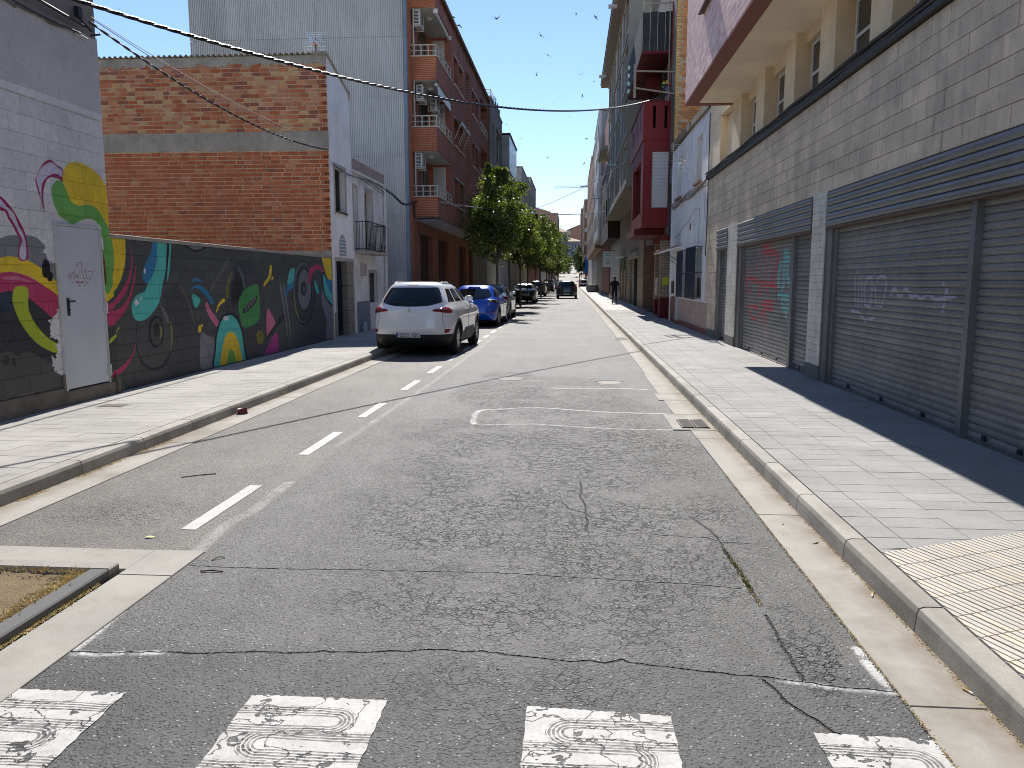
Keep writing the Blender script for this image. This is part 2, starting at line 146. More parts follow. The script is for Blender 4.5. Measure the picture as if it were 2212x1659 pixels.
TAG=[[(9.15,1.84),(9.09,1.84),(9.06,1.81),(9.11,1.81),(9.1,1.79),(9.06,1.79)],[(9.18,1.87),(9.16,1.78)],[(9.2,1.83),(9.15,1.8),(9.2,1.79)],[(9.29,1.84),(9.25,1.81),(9.28,1.78)],[(8.89,1.67),(8.93,1.69),(8.9,1.65),(8.93,1.64)],[(8.94,1.74),(8.95,1.64),(8.98,1.72),(9.0,1.64),(9.03,1.76)],[(9.03,1.72),(9.04,1.65),(9.07,1.7),(9.08,1.64),(9.12,1.74),(9.1,1.69)],[(9.13,1.65),(9.17,1.77),(9.19,1.66),(9.23,1.78),(9.25,1.65),(9.25,1.76)],[(9.28,1.73),(9.4,1.74),(9.32,1.64)],[(9.15,1.65),(9.34,1.64)],[(9.02,1.61),(9.1,1.61),(9.03,1.59),(9.18,1.6),(9.07,1.57),(9.07,1.55),(9.12,1.56)],[(9.14,1.61),(9.29,1.6),(9.2,1.57),(9.19,1.56),(9.21,1.5)],[(8.97,1.6),(8.99,1.58),(8.94,1.61)]]
XS=[[(14.04,1.13),(14.11,1.06)],[(14.1,1.15),(14.04,1.05)],[(14.15,1.17),(14.22,1.1)],[(14.21,1.19),(14.15,1.09)],[(14.26,1.21),(14.33,1.14)],[(14.33,1.23),(14.26,1.13)],[(14.37,1.26),(14.44,1.19)],[(14.44,1.28),(14.37,1.17)],[(14.48,1.3),(14.56,1.23)],[(14.55,1.32),(14.49,1.22)]]
REDG=[(0.05,[(15.91,2.29),(15.57,2.3),(15.61,2.2),(15.29,2.21)]),(0.05,[(15.52,2.34),(15.27,2.11)]),(0.05,[(15.1,2.33),(15.08,2.2),(14.81,2.12)]),(0.05,[(15.94,2.18),(15.07,2.14),(14.76,2.09)]),(0.05,[(17.4,1.88),(17.14,1.58),(17.23,1.7)]),(0.05,[(17.44,1.7),(16.97,1.37)]),(0.05,[(16.83,2.01),(16.81,1.58)]),(0.05,[(16.45,2.0),(16.31,1.58)]),(0.05,[(15.98,2.07),(16.01,1.58)]),(0.06,[(15.55,2.17),(15.5,1.58)]),(0.06,[(15.17,2.15),(15.01,1.53)]),(0.06,[(14.81,2.09),(14.7,1.48)]),(0.05,[(14.61,2.08),(14.97,1.58)]),(0.06,[(16.96,1.67),(14.75,1.51)]),(0.06,[(17.21,1.58),(17.04,1.37)]),(0.05,[(16.75,1.58),(16.68,1.23)]),(0.05,[(16.07,1.61),(15.7,1.47),(15.9,1.31),(16.11,1.47)]),(0.05,[(15.61,1.56),(15.24,1.35)]),(0.05,[(15.28,1.58),(14.75,1.48)]),(0.05,[(17.05,1.08),(15.98,1.08),(16.47,1.1),(16.7,0.94),(16.49,0.84),(16.17,0.82)]),(0.07,[(15.76,1.17),(14.91,1.22),(14.93,1.07),(15.64,1.1)]),(0.05,[(15.9,0.95),(15.46,1.07),(15.35,0.73)]),(0.03,[(15.35,0.73),(15.27,0.55)]),(0.04,[(15.72,0.93),(15.74,0.71)]),(0.03,[(15.51,1.05),(15.52,0.77)])]
TEALG=[(0.09,[(14.24,2.11),(14.0,2.1),(13.95,1.97),(14.22,1.98)]),(0.11,[(14.48,1.91),(14.55,1.73),(14.57,1.56)]),(0.1,[(14.25,1.93),(14.2,1.59),(14.27,1.49)]),(0.1,[(14.02,1.87),(13.99,1.68),(13.88,1.59)]),(0.08,[(14.53,1.36),(14.15,1.32),(13.88,1.35)]),(0.07,[(14.28,1.29),(14.21,1.12),(13.89,1.11)]),(0.06,[(14.02,1.1),(13.98,0.98)]),(0.05,[(13.89,1.3),(13.85,1.18)])]
WHITEG=[(0.02,[(10.7,1.67),(10.65,1.29)]),(0.02,[(10.57,1.67),(10.53,1.29)]),(0.02,[(10.47,1.67),(10.42,1.3)]),(0.03,[(10.34,1.55),(10.28,1.67),(10.13,1.66),(10.1,1.48),(10.13,1.29),(10.31,1.31),(10.37,1.52)]),(0.03,[(9.97,1.62),(9.86,1.68),(9.7,1.66),(9.66,1.53),(9.77,1.31),(9.95,1.32),(10.01,1.53)]),(0.03,[(9.52,1.45),(9.43,1.55),(9.3,1.45),(9.2,1.46),(9.12,1.54),(8.95,1.44),(8.82,1.46),(8.72,1.42),(8.55,1.48),(8.37,1.42),(7.97,1.47)]),(0.03,[(8.23,1.59),(8.13,1.53),(8.18,1.47)]),(0.03,[(8.17,1.43),(8.2,1.31)]),(0.03,[(10.78,1.22),(10.5,1.2),(10.27,1.1),(9.98,1.16)]),(0.02,[(10.64,1.78),(10.61,1.7)])]
CR=[(0.012,[(-2.19,3.04),(-2.0,3.042),(-1.799,3.062),(-1.591,3.065),(-1.396,3.097),(-1.229,3.097),(-1.074,3.131),(-0.906,3.127),(-0.747,3.152),(-0.547,3.184),(-0.462,3.17),(-0.382,3.184),(-0.277,3.158),(-0.175,3.145),(-0.095,3.135),(0.005,3.118),(0.104,3.13),(0.162,3.115),(0.233,3.152),(0.261,3.13),(0.376,3.107),(0.527,3.084),(0.639,3.069),(0.785,3.05),(0.891,3.029),(1.064,2.995),(1.304,2.968)]),(0.006,[(-2.168,4.077),(-1.97,4.063),(-1.54,4.068),(-1.224,4.086),(-0.985,4.083),(-0.489,4.101),(-0.281,4.096),(-0.075,4.072),(0.179,4.058),(0.427,4.031),(0.672,4.018),(0.908,3.98)]),(0.008,[(0.823,5.233),(0.869,5.101),(0.916,4.95),(0.933,4.829),(0.94,4.702),(0.938,4.538),(0.944,4.385),(0.953,4.261),(0.953,4.134),(0.953,4.031),(0.956,3.957),(0.96,3.855),(0.96,3.765)]),(0.008,[(0.96,3.653),(0.958,3.431),(0.957,3.275),(0.957,3.133),(0.959,3.027)]),(0.006,[(0.081,6.09),(0.088,5.87),(0.077,5.662),(0.11,5.472),(0.111,5.234),(0.12,5.069),(0.108,4.862)]),(0.005,[(-0.16,5.546),(-0.06,5.522),(-0.005,5.357),(0.047,5.302),(0.098,5.276),(0.155,5.154),(0.245,5.106),(0.327,5.085)]),(0.005,[(0.485,4.842),(0.607,4.816),(0.699,4.811),(0.787,4.782),(0.867,4.8),(0.942,4.713),(1.046,4.71),(1.132,4.694)]),(0.005,[(0.611,5.203),(0.748,5.172),(0.832,5.178),(0.895,5.267)]),(0.009,[(0.835,2.888),(0.892,2.779),(0.958,2.67),(1.04,2.628),(1.102,2.584),(1.169,2.557),(1.237,2.536),(1.344,2.507)]),(0.005,[(0.786,3.054),(0.831,2.939),(0.844,2.855)]),(0.004,[(-1.093,9.533),(-0.846,9.5),(-0.568,9.788),(-0.192,9.634)])]
CH=[(0.05,[(-1.104,8.586),(-1.14,8.802),(-1.168,9.223),(-1.148,9.477),(-1.078,9.555)]),(0.035,[(-1.078,9.555),(-0.857,9.625),(-0.653,9.727),(-0.496,9.771),(-0.193,9.709),(0.155,9.578),(0.494,9.481),(0.83,9.447),(1.165,9.443)]),(0.022,[(-1.11,8.568),(-0.794,8.567),(-0.421,8.622),(-0.169,8.557),(0.14,8.473),(0.442,8.416),(0.74,8.375),(1.129,8.39)]),(0.03,[(-2.185,3.057),(-2.187,3.201),(-2.209,3.45)]),(0.02,[(-2.151,3.03),(-2.045,3.03),(-1.959,3.045)]),(0.02,[(-1.896,3.046),(-1.791,3.066)]),(0.014,[(0.865,3.034),(0.96,3.012),(1.061,2.988),(1.166,2.978),(1.29,2.967)]),(0.03,[(1.278,3.335),(1.275,3.177),(1.282,3.07),(1.296,2.992)]),(0.03,[(-0.294,11.539),(0.184,11.576),(0.705,11.647),(1.131,11.56)])]
SEAL=[(0.05,[(-2.236,4.309),(-2.256,4.461),(-2.293,4.781),(-2.276,5.01),(-2.237,5.093),(-2.26,5.46),(-2.268,5.908)])]
# ---------------------------------------------------------------- materials
class NT:
    def __init__(s, name):
        s.mat = bpy.data.materials.new(name); s.mat.use_nodes = True; s.t = s.mat.node_tree
        s.b = s.t.nodes['Principled BSDF']; s._pos = None
    def n(s, typ, **k):
        x = s.t.nodes.new('ShaderNode' + typ)
        for a, v in k.items(): setattr(x, a, v)
        return x
    def l(s, a, b): s.t.links.new(a, b)
    def pos(s, local=False):
        if s._pos is None:
            s._pos = s.n('TexCoord').outputs['Object'] if local else s.n('NewGeometry').outputs['Position']
        return s._pos
    def mapped(s, scale, loc=(0, 0, 0)):
        m = s.n('Mapping'); s.l(s.pos(), m.inputs[0]); m.inputs['Scale'].default_value = scale; m.inputs['Location'].default_value = loc
        return m.outputs[0]
    def noise(s, scale, detail=4, rough=.55, vec=None, dist=0):
        x = s.n('TexNoise'); x.inputs['Scale'].default_value = scale; x.inputs['Detail'].default_value = detail
        x.inputs['Roughness'].default_value = rough; x.inputs['Distortion'].default_value = dist
        s.l(vec if vec is not None else s.pos(), x.inputs['Vector']); return x.outputs['Fac']
    def vor(s, scale, feature='F1', vec=None, rnd=1):
        x = s.n('TexVoronoi', feature=feature); x.inputs['Scale'].default_value = scale; x.inputs['Randomness'].default_value = rnd
        s.l(vec if vec is not None else s.pos(), x.inputs['Vector']); return x
    def ramp(s, f, a, b, lo=0., hi=1.):
        r = s.n('MapRange'); r.inputs[1].default_value = a; r.inputs[2].default_value = b; r.inputs[3].default_value = lo; r.inputs[4].default_value = hi
        s.l(f, r.inputs[0]); return r.outputs[0]
    def math(s, op, a, b=None, c=None):
        m = s.n('Math', operation=op)
        for i, v in enumerate((a, b, c)):
            if v is None: continue
            if isinstance(v, (int, float)): m.inputs[i].default_value = v
            else: s.l(v, m.inputs[i])
        return m.outputs[0]
    def mix(s, f, a, b, mode='MIX'):
        m = s.n('Mix', data_type='RGBA', blend_type=mode)
        for i, v in ((0, f), (6, a), (7, b)):
            if isinstance(v, (int, float)): m.inputs[i].default_value = v if i == 0 else (v, v, v, 1)
            elif isinstance(v, tuple): m.inputs[i].default_value = (*v[:3], 1)
            else: s.l(v, m.inputs[i])
        return m.outputs[2]
    def bump(s, h, strength=.3, dist=.01, prev=None):
        x = s.n('Bump'); x.inputs['Strength'].default_value = strength; x.inputs['Distance'].default_value = dist
        s.l(h, x.inputs['Height'])
        if prev is not None: s.l(prev, x.inputs['Normal'])
        return x.outputs[0]
    def out(s, col=None, rough=None, normal=None, **k):
        for key, v in (('Base Color', col), ('Roughness', rough), ('Normal', normal)):
            if v is None: continue
            if isinstance(v, (int, float)): s.b.inputs[key].default_value = v
            elif isinstance(v, tuple): s.b.inputs[key].default_value = (*v[:3], 1)
            else: s.l(v, s.b.inputs[key])
        for a, v in k.items():
            s.b.inputs[a.replace('_', ' ')].default_value = v
        return s.mat
def pm(name, col, rough=.75, var=.18, scale=3., fine=60., bump=.15, bd=.004, spec=.35, metal=0., dirt=0., dirtcol=(.12,.10,.08), streak=0., local=False, coat=0., perobj=0.):
    t = NT(name); t.pos(local)
    f = t.noise(scale, 5, .6)
    c = t.mix(1.0, col, t.ramp(f, .3, .7, 1 - var, 1 + var), 'MULTIPLY')
    g = t.noise(fine, 3, .6)
    c = t.mix(1.0, c, t.ramp(g, .25, .75, 1 - var*.5, 1 + var*.5), 'MULTIPLY')
    if perobj:
        oi = t.n('ObjectInfo'); c = t.mix(1.0, c, t.ramp(oi.outputs['Random'], 0, 1, 1 - perobj, 1 + perobj), 'MULTIPLY')
    if streak:
        sv = t.mapped((6, 6, .35)); sn = t.noise(1.5, 5, .65, sv)
        c = t.mix(t.ramp(sn, .5, .75, 0, streak), c, dirtcol)
    if dirt:
        d = t.noise(1.1, 6, .7); c = t.mix(t.ramp(d, .48, .75, 0, dirt), c, dirtcol)
    nrm = t.bump(g, bump, bd) if bump else None
    t.out(c, t.ramp(f, .3, .7, max(0, rough-.07), min(1, rough+.07)), nrm, Metallic=metal, Specular_IOR_Level=spec, Coat_Weight=coat)
    if coat: t.b.inputs['Coat Roughness'].default_value = .04
    return t.mat
def flat(name, col, rough=.5, metal=0., spec=.5, coat=0., **k):
    t = NT(name); t.out(col, rough, None, Metallic=metal, Specular_IOR_Level=spec, Coat_Weight=coat, **k)
    if coat: t.b.inputs['Coat Roughness'].default_value = .03
    return t.mat
def brickmat(name, c1, c2, mortar, bw=.25, bh=.075, axis='x', m=.012, bump=.5, var=.2):
    """bricks too far away to tell one by one; axis: the wall's horizontal direction"""
    t = NT(name); sep = t.n('SeparateXYZ'); t.l(t.pos(), sep.inputs[0]); cb = t.n('CombineXYZ')
    if axis == 'xy': t.l(t.math('ADD', sep.outputs[0], sep.outputs[1]), cb.inputs[0])
    else: t.l(sep.outputs[0 if axis == 'x' else 1], cb.inputs[0])
    t.l(sep.outputs[2], cb.inputs[1])
    b = t.n('TexBrick'); t.l(cb.outputs[0], b.inputs['Vector']); b.inputs['Scale'].default_value = 1
    b.inputs['Brick Width'].default_value = bw; b.inputs['Row Height'].default_value = bh; b.inputs['Mortar Size'].default_value = m
    b.inputs['Mortar Smooth'].default_value = .3; b.inputs['Color1'].default_value = (*c1, 1); b.inputs['Color2'].default_value = (*c2, 1); b.inputs['Mortar'].default_value = (*mortar, 1)
    f = t.noise(1.3, 5, .6); c = t.mix(1., b.outputs['Color'], t.ramp(f, .3, .7, 1-var, 1+var), 'MULTIPLY')
    t.out(c, .85, t.bump(t.math('SUBTRACT', 1, b.outputs['Fac']), bump, .01), Specular_IOR_Level=.25)
    return t.mat

# ---- flat prints, rasterised here from outlines (paint on walls, shutters, road)
def smooth_poly(p, k=6):
    p = np.array(p, float); n = len(p); out = []
    for i in range(n):
        a, b, c, d = p[(i-1) % n], p[i], p[(i+1) % n], p[(i+2) % n]
        for t in np.linspace(0, 1, k, endpoint=False):
            out.append(.5*((2*b)+(-a+c)*t+(2*a-5*b+4*c-d)*t*t+(-a+3*b-3*c+d)*t**3))
    return np.array(out)
class Raster:
    def __init__(s, u0, u1, v0, v1, px, bgc=(0, 0, 0, 0)):
        s.u0, s.v0, s.px = u0, v0, px; s.u1, s.v1 = u1, v1
        s.w = int(round((u1-u0)/px)); s.h = int(round((v1-v0)/px)); s.a = np.zeros((s.h, s.w, 4), np.float32); s.a[:] = bgc
    def win(s, p, pad=0):
        i0 = max(0, int((p[:, 0].min()-pad-s.u0)/s.px)-1); i1 = min(s.w, int((p[:, 0].max()+pad-s.u0)/s.px)+2)
        j0 = max(0, int((p[:, 1].min()-pad-s.v0)/s.px)-1); j1 = min(s.h, int((p[:, 1].max()+pad-s.v0)/s.px)+2)
        if i1 <= i0 or j1 <= j0: return None
        U, V = np.meshgrid(s.u0+(np.arange(i0, i1)+.5)*s.px, s.v0+(np.arange(j0, j1)+.5)*s.px)
        return (slice(j0, j1), slice(i0, i1)), U, V
    def poly(s, pts, col, smooth=True, chan=None):
        p = smooth_poly(pts) if smooth else np.array(pts, float)
        r = s.win(p)
        if r is None: return
        sl_, U, V = r; ins = np.zeros(U.shape, bool); n = len(p)
        for i in range(n):
            x0, y0 = p[i]; x1, y1 = p[(i+1) % n]
            if y0 == y1: continue
            ins ^= ((y0 > V) != (y1 > V)) & (U < (x1-x0)*(V-y0)/(y1-y0)+x0)
        if chan is None: s.a[sl_][ins] = (*col, 1)
        else: s.a[sl_][..., chan][ins] = col
    def stroke(s, pts, w, col, chan=None, soft=0., add=False, wob=0.):
        p = np.array(pts, float)
        for i in range(len(p)-1):
            q = p[i:i+2]; r = s.win(q, w+soft)
            if r is None: continue
            sl_, U, V = r; d = q[1]-q[0]; L = max(1e-9, (d**2).sum())
            t = np.clip(((U-q[0][0])*d[0]+(V-q[0][1])*d[1])/L, 0, 1)
            D = np.hypot(U-q[0][0]-t*d[0], V-q[0][1]-t*d[1])
            k = np.clip((w/2+soft-D)/max(soft, 1e-9), 0, 1) if soft else (D < w/2).astype(np.float32)
            if chan is None:
                s.a[sl_] = s.a[sl_]*(1-k[..., None])+np.array((*col, 1), np.float32)*k[..., None]
            else:
                s.a[sl_][..., chan] = np.maximum(s.a[sl_][..., chan], k*col)
    def image(s, name):
        im = bpy.data.images.new(name, s.w, s.h, alpha=True, float_buffer=True); im.colorspace_settings.name = 'Non-Color'
        im.alpha_mode = 'CHANNEL_PACKED'
        im.pixels.foreach_set(s.a.ravel()); im.update(); return im
    def node(s, t, img, axes, ext='EXTEND'):
        """texture node looking the print up by world position"""
        sep = t.n('SeparateXYZ'); t.l(t.pos(), sep.inputs[0]); cb = t.n('CombineXYZ')
        for k, (ax, lo, hi) in enumerate(((axes[0], s.u0, s.u1), (axes[1], s.v0, s.v1))):
            t.l(t.ramp(sep.outputs['xyz'.index(ax)], lo, hi), cb.inputs[k])
            cb.inputs[k].links[0].from_node.clamp = False
        x = t.n('TexImage', extension=ext); x.image = img; t.l(cb.outputs[0], x.inputs[0]); return x
def fbm(h, w, scale, seed, octv=4):
    r = np.random.RandomState(seed); out = np.zeros((h, w), np.float32); amp = 1.
    for o in range(octv):
        gh, gw = max(2, int(h/scale)+2), max(2, int(w/scale)+2); g = r.rand(gh, gw).astype(np.float32)
        y = np.linspace(0, gh-1.001, h); x = np.linspace(0, gw-1.001, w); yi = y.astype(int); xi = x.astype(int)
        fy = (y-yi)[:, None]; fx = (x-xi)[None]; fy = fy*fy*(3-2*fy); fx = fx*fx*(3-2*fx)
        out += amp*((g[yi][:, xi]*(1-fx)+g[yi][:, xi+1]*fx)*(1-fy)+(g[yi+1][:, xi]*(1-fx)+g[yi+1][:, xi+1]*fx)*fy)
        amp *= .5; scale = max(1.5, scale/2.1)
    return (out-out.min())/(out.max()-out.min())
# ---------------------------------------------------------------- the ground
HY0, HY1, HS = 190., 410., .0505
def hill(y): return 0. if y < HY0 else (min(y, HY1) - HY0) * HS
def sheet(name, mat, x0, x1, ys, z, parent=None, kind=None, taper=None):
    v, f = [], []
    for i, y in enumerate(ys):
        v += [(x0, y, hill(y)+z), (x1, y, hill(y)+z)]
        if i: f.append((2*i-2, 2*i-1, 2*i+1, 2*i))
    o = MB().add(v, f).build(name, mat, parent)
    if kind: o['kind'] = kind
    return o
FAR = [60, 120, 190, 192, 230, 280, 340, 408, 412]
m_earth = pm('earth', (.22, .18, .13), .95, .3, .4, 20, .4, .02)
sheet('ground', m_earth, -2500, 2500, [-60, 60, 190, 230, 300, 410, 1500, 5000], -.06, kind='structure')

# road print: R cracks, G chalk and sealant, B alligator-crack region, A smooth patch
rd = Raster(-4.2, 1.5, 1.8, 22.0, .006)
for w, p in CR:
    for i in range(len(p)-1):   # ragged crack: broken into short jittered pieces
        a, b = np.array(p[i]), np.array(p[i+1]); n = max(2, int(np.hypot(*(b-a))/.035)); q = []
        for k in range(n+1):
            q.append(a+(b-a)*k/n+(np.array([rnd.gauss(0, .0035), rnd.gauss(0, .0035)]) if 0 < k < n else 0))
        for k in range(n): rd.stroke(q[k:k+2], w*rnd.uniform(.4, 1.25), 1., 0, soft=.004)
for w, p in CH: rd.stroke(p, w, .9, 1, soft=.02)
for w, p in SEAL: rd.stroke(p, w, .38, 1, soft=.035)
rd.stroke([(-2.3, 7.3), (-2.22, 12), (-2.2, 22)], .03, .3, 1, soft=.04)
rd.poly([(-1.05, 8.64), (-1.07, 9.46), (-.5, 9.7), (1.16, 9.4), (1.12, 8.42), (-.4, 8.6)], 1., smooth=False, chan=3)
for cx_, cy_, rx_, ry_, k in ((-.2, 6.6, 1.3, 3.6, .85), (.1, 4.7, 1.1, 1.3, .6), (-.2, 9.9, 1.1, 3.0, .6), (-.9, 11.2, .75, 1.8, .9), (-1.1, 12.6, .5, 1.2, .7), (.4, 7.4, .8, 1., 1.), (.1, 6.2, .4, 1.2, .75), (.75, 5.2, .45, .9, .8), (-.1, 5.4, .3, .8, .7), (-1.3, 8.2, .6, .7, .6), (1.05, 3.35, .13, .5, 1.), (.2, 9.9, .9, .35, .5), (-3.1, 5.0, .5, .35, .4)):
    e = np.array([(cx_+rx_*1.4*math.cos(a), cy_+ry_*1.4*math.sin(a)) for a in np.linspace(0, 2*PI, 24)])
    r_ = rd.win(e)
    if r_ is None: continue
    s_, U, V = r_; D = ((U-cx_)/rx_)**2+((V-cy_)/ry_)**2
    rd.a[s_][..., 2] = np.maximum(rd.a[s_][..., 2], k*np.clip(1.5-D, 0, 1))
rn = fbm(rd.h, rd.w, 60, 3); rd.a[..., 1] *= .35+.9*(fbm(rd.h, rd.w, 9, 5) > .42)*rn; rd.a[..., 2] *= np.clip(rn*1.7-.1, 0, 1)
rd_img = rd.image('road_wear')

def asphalt(t, near=True):
    """worn asphalt: returns colour, roughness and normal sockets"""
    sep = t.n('SeparateXYZ'); t.l(t.pos(), sep.inputs[0]); X, Y = sep.outputs[0], sep.outputs[1]
    park = t.ramp(X, -2.24, -2.18, 1, 0); t.l(X, park.node.inputs[0])
    cross = t.ramp(Y, 3.02, 3.2, 1, 0)
    big = t.noise(.55, 5, .6); mid = t.noise(4.5, 5, .6)
    str_ = t.noise(1.1, 4, .6, t.mapped((1.6, .12, 1)))
    base = t.mix(park, (.092, .091, .089), (.112, .104, .094))
    base = t.mix(cross, base, (.068, .069, .070))
    base = t.mix(1., base, t.ramp(big, .3, .7, .74, 1.28), 'MULTIPLY')
    base = t.mix(1., base, t.ramp(mid, .3, .7, .86, 1.14), 'MULTIPLY')
    base = t.mix(1., base, t.ramp(str_, .3, .7, .88, 1.15), 'MULTIPLY')
    warp = t.n('VectorMath', operation='ADD'); nz = t.n('TexNoise'); nz.inputs['Scale'].default_value = 60; nz.inputs['Detail'].default_value = 2
    t.l(t.pos(), nz.inputs['Vector']); sc_ = t.n('VectorMath', operation='SCALE'); sc_.inputs['Scale'].default_value = .008
    t.l(nz.outputs['Color'], sc_.inputs[0]); t.l(t.pos(), warp.inputs[0]); t.l(sc_.outputs[0], warp.inputs[1])
    v1 = t.vor(62, 'F1', warp.outputs[0]); v2 = t.vor(130, 'F1', warp.outputs[0])
    cell = t.n('SeparateXYZ'); t.l(v1.outputs['Color'], cell.inputs[0])
    cell2 = t.n('SeparateXYZ'); t.l(v2.outputs['Color'], cell2.inputs[0])
    base = t.mix(1., base, t.ramp(cell.outputs[0], 0, 1, .6, 1.4), 'MULTIPLY')
    base = t.mix(1., base, t.ramp(cell2.outputs[0], 0, 1, .72, 1.25), 'MULTIPLY')
    rough_zone = t.ramp(t.noise(1.6, 4, .6), .4, .62)
    stone = t.math('GREATER_THAN', cell.outputs[1], t.ramp(rough_zone, 0, 1, .93, .80))
    stone = t.math('MULTIPLY', stone, t.math('LESS_THAN', v1.outputs['Distance'], .30))
    base = t.mix(t.math('MULTIPLY', stone, t.ramp(cell2.outputs[1], 0, 1, .3, 1.)), base, (.40, .40, .39))
    hole = t.math('GREATER_THAN', cell.outputs[2], t.ramp(rough_zone, 0, 1, .93, .78))
    hole = t.math('MULTIPLY', hole, t.math('LESS_THAN', v1.outputs['Distance'], .42)); base = t.mix(t.math('MULTIPLY', hole, .8), base, (.014, .013, .012))
    h = t.math('SUBTRACT', t.math('MULTIPLY', t.ramp(v1.outputs['Distance'], 0, .5, 1, 0), t.ramp(cell.outputs[0], 0, 1, .5, 1)), t.math('MULTIPLY', hole, 1.2))
    h = t.math('ADD', h, t.math('MULTIPLY', t.noise(240, 2, .6), .5)); h = t.math('ADD', h, t.math('MULTIPLY', t.noise(22, 3, .6), .8))
    if near:
        im = rd.node(t, rd_img, 'xy', 'CLIP')
        ic = t.n('SeparateColor'); t.l(im.outputs['Color'], ic.inputs[0])
        crack, chalk, allig, patch = ic.outputs[0], ic.outputs[1], ic.outputs[2], im.outputs['Alpha']
        base = t.mix(t.math('MULTIPLY', patch, .75), base, t.mix(1., (.095, .094, .092), t.ramp(cell2.outputs[0], 0, 1, .75, 1.3), 'MULTIPLY'))
        w2 = t.n('VectorMath', operation='ADD'); n2 = t.n('TexNoise'); n2.inputs['Scale'].default_value = 26; t.l(t.pos(), n2.inputs['Vector'])
        s2 = t.n('VectorMath', operation='SCALE'); s2.inputs['Scale'].default_value = .035; t.l(n2.outputs['Color'], s2.inputs[0]); t.l(t.pos(), w2.inputs[0]); t.l(s2.outputs[0], w2.inputs[1])
        e1 = t.vor(13, 'DISTANCE_TO_EDGE', w2.outputs[0]).outputs['Distance']; e2 = t.vor(31, 'DISTANCE_TO_EDGE', w2.outputs[0]).outputs['Distance']
        br = t.ramp(t.noise(9, 4, .7), .42, .56, .0, 1.); br2 = t.ramp(t.noise(14, 3, .6, t.mapped((1, 1, 1), (7, 3, 0))), .45, .6, 0, 1)
        ac = t.math('MAXIMUM', t.math('MULTIPLY', t.ramp(e1, .0, .06, 1, 0), br), t.math('MULTIPLY', t.ramp(e2, 0, .12, .95, 0), br2))
        ac = t.math('MULTIPLY', t.math('MULTIPLY', ac, .85), allig)
        ck = t.math('MAXIMUM', crack, ac); ck.node.use_clamp = True
        base = t.mix(t.math('MULTIPLY', ck, .93), base, (.012, .011, .010))
        base = t.mix(chalk, base, (.46, .46, .45))
        h = t.math('SUBTRACT', h, t.math('MULTIPLY', ck, 3.5))
    nrm = t.bump(h, 1., .006)
    return base, t.ramp(cell.outputs[0], 0, 1, .62, .85), nrm
t = NT('asphalt'); c_, r__, n_ = asphalt(t); t.out(c_, r__, n_, Specular_IOR_Level=.5); m_asph = t.mat
road = structure('road')
fy = [4.3] + FAR
sheet('roadway', m_asph, -2.19, 1.3, [-8, 4.3], 0, road)
sheet('roadway', m_asph, -3.79, 1.3, fy, 0, road)
m_conc = pm('gutter_concrete', (.31, .295, .265), .85, .2, 1.7, 120, .3, .003, dirt=.85, dirtcol=(.17, .145, .11))
_t = m_conc.node_tree; _n = NT.__new__(NT); _n.mat = m_conc; _n.t = _t; _n.b = _t.nodes['Principled BSDF']; _n._pos = None
_sp = _n.n('SeparateXYZ'); _n.l(_n.pos(), _sp.inputs[0]); _d = _n.math('MINIMUM', _n.math('ABSOLUTE', _n.math('SUBTRACT', _sp.outputs[0], 1.598)), _n.math('ABSOLUTE', _n.math('ADD', _sp.outputs[0], 4.075)))
_old = _n.b.inputs['Base Color'].links[0].from_socket; _f = _n.math('MULTIPLY', _n.ramp(_d, 0, .17, .85, 0), _n.ramp(_n.noise(3.2, 5, .7), .35, .6, .15, 1)); _n.l(_n.mix(_f, _old, (.15, .105, .06)), _n.b.inputs['Base Color'])
m_kerb = pm('kerb_concrete', (.30, .285, .255), .8, .16, 3.5, 90, .25, .004, dirt=.85, dirtcol=(.13, .115, .09), perobj=.12)
m_joint = flat('joint_grime', (.07, .055, .04), .95)
m_dash = pm('road_paint', (.46, .45, .43), .6, .14, 9, 90, .4, .004, dirt=.6, dirtcol=(.2, .2, .19))
for k in range(0, 14):
    y0 = [4.69, 6.88, 8.87, 11.2][k] if k < 4 else 11.2 + 2.13*(k-3)
    inst_ = MB().add([(-2.545, y0, .004), (-2.44, y0, .004), (-2.44, y0+1.1, .004), (-2.545, y0+1.1, .004)], [(0, 1, 2, 3)]).build('lane_dash', m_dash, road)
# ---- crossing bars with finger-print ridges in worn thermoplastic
zb = Raster(-2.25, 1.45, 1.7, 2.85, .002)
H_, W_ = zb.h, zb.w
U, V = np.meshgrid(zb.u0+(np.arange(W_)+.5)*zb.px, zb.v0+(np.arange(H_)+.5)*zb.px)
BARS = [(-2.6, -1.745, 2.725, .01), (-1.24, -.70, 2.755, 0.), (-.155, .385, 2.755, -.05), (.885, 1.345, 2.66, -.03)]
paint = np.ones((H_, W_), np.float32); groove = np.zeros((H_, W_), np.float32)
wob = fbm(H_, W_, 60, 11)-.5; wr = fbm(H_, W_, 34, 21, 5); wr2 = fbm(H_, W_, 9, 22, 3)
for bi, (x0, x1, y1, sk) in enumerate(BARS):
    inb = (U > x0-.03) & (U < x1+.03)
    for k in range(8):
        yc = y1-.165-k*.17+(.02 if k % 2 else 0); right = (k+bi) % 2 == 1
        xa, xb = (x0+.12, x1-.17) if right else (x0+.17, x1-.10)
        Dx = np.where(U < xa, (xa-U) if not right else 0, np.where(U > xb, (U-xb) if right else 0, 0))
        D = np.hypot(Dx, (V-yc))+wob*.014
        band = inb & (D > .024) & (D < .094)
        rg = (np.sin(2*PI*D/.0155) > .55-wr2*1.25)
        groove[band & rg] = 1
edge = fbm(H_, W_, 14, 31)
hole_ = (wr > .75) & (wr2 > .36) | ((wr > .56) & (groove > 0) & (wr2 > .60)); thin = np.abs(fbm(H_, W_, 70, 41, 5)-.5) < .005*(1+2.5*wr2)
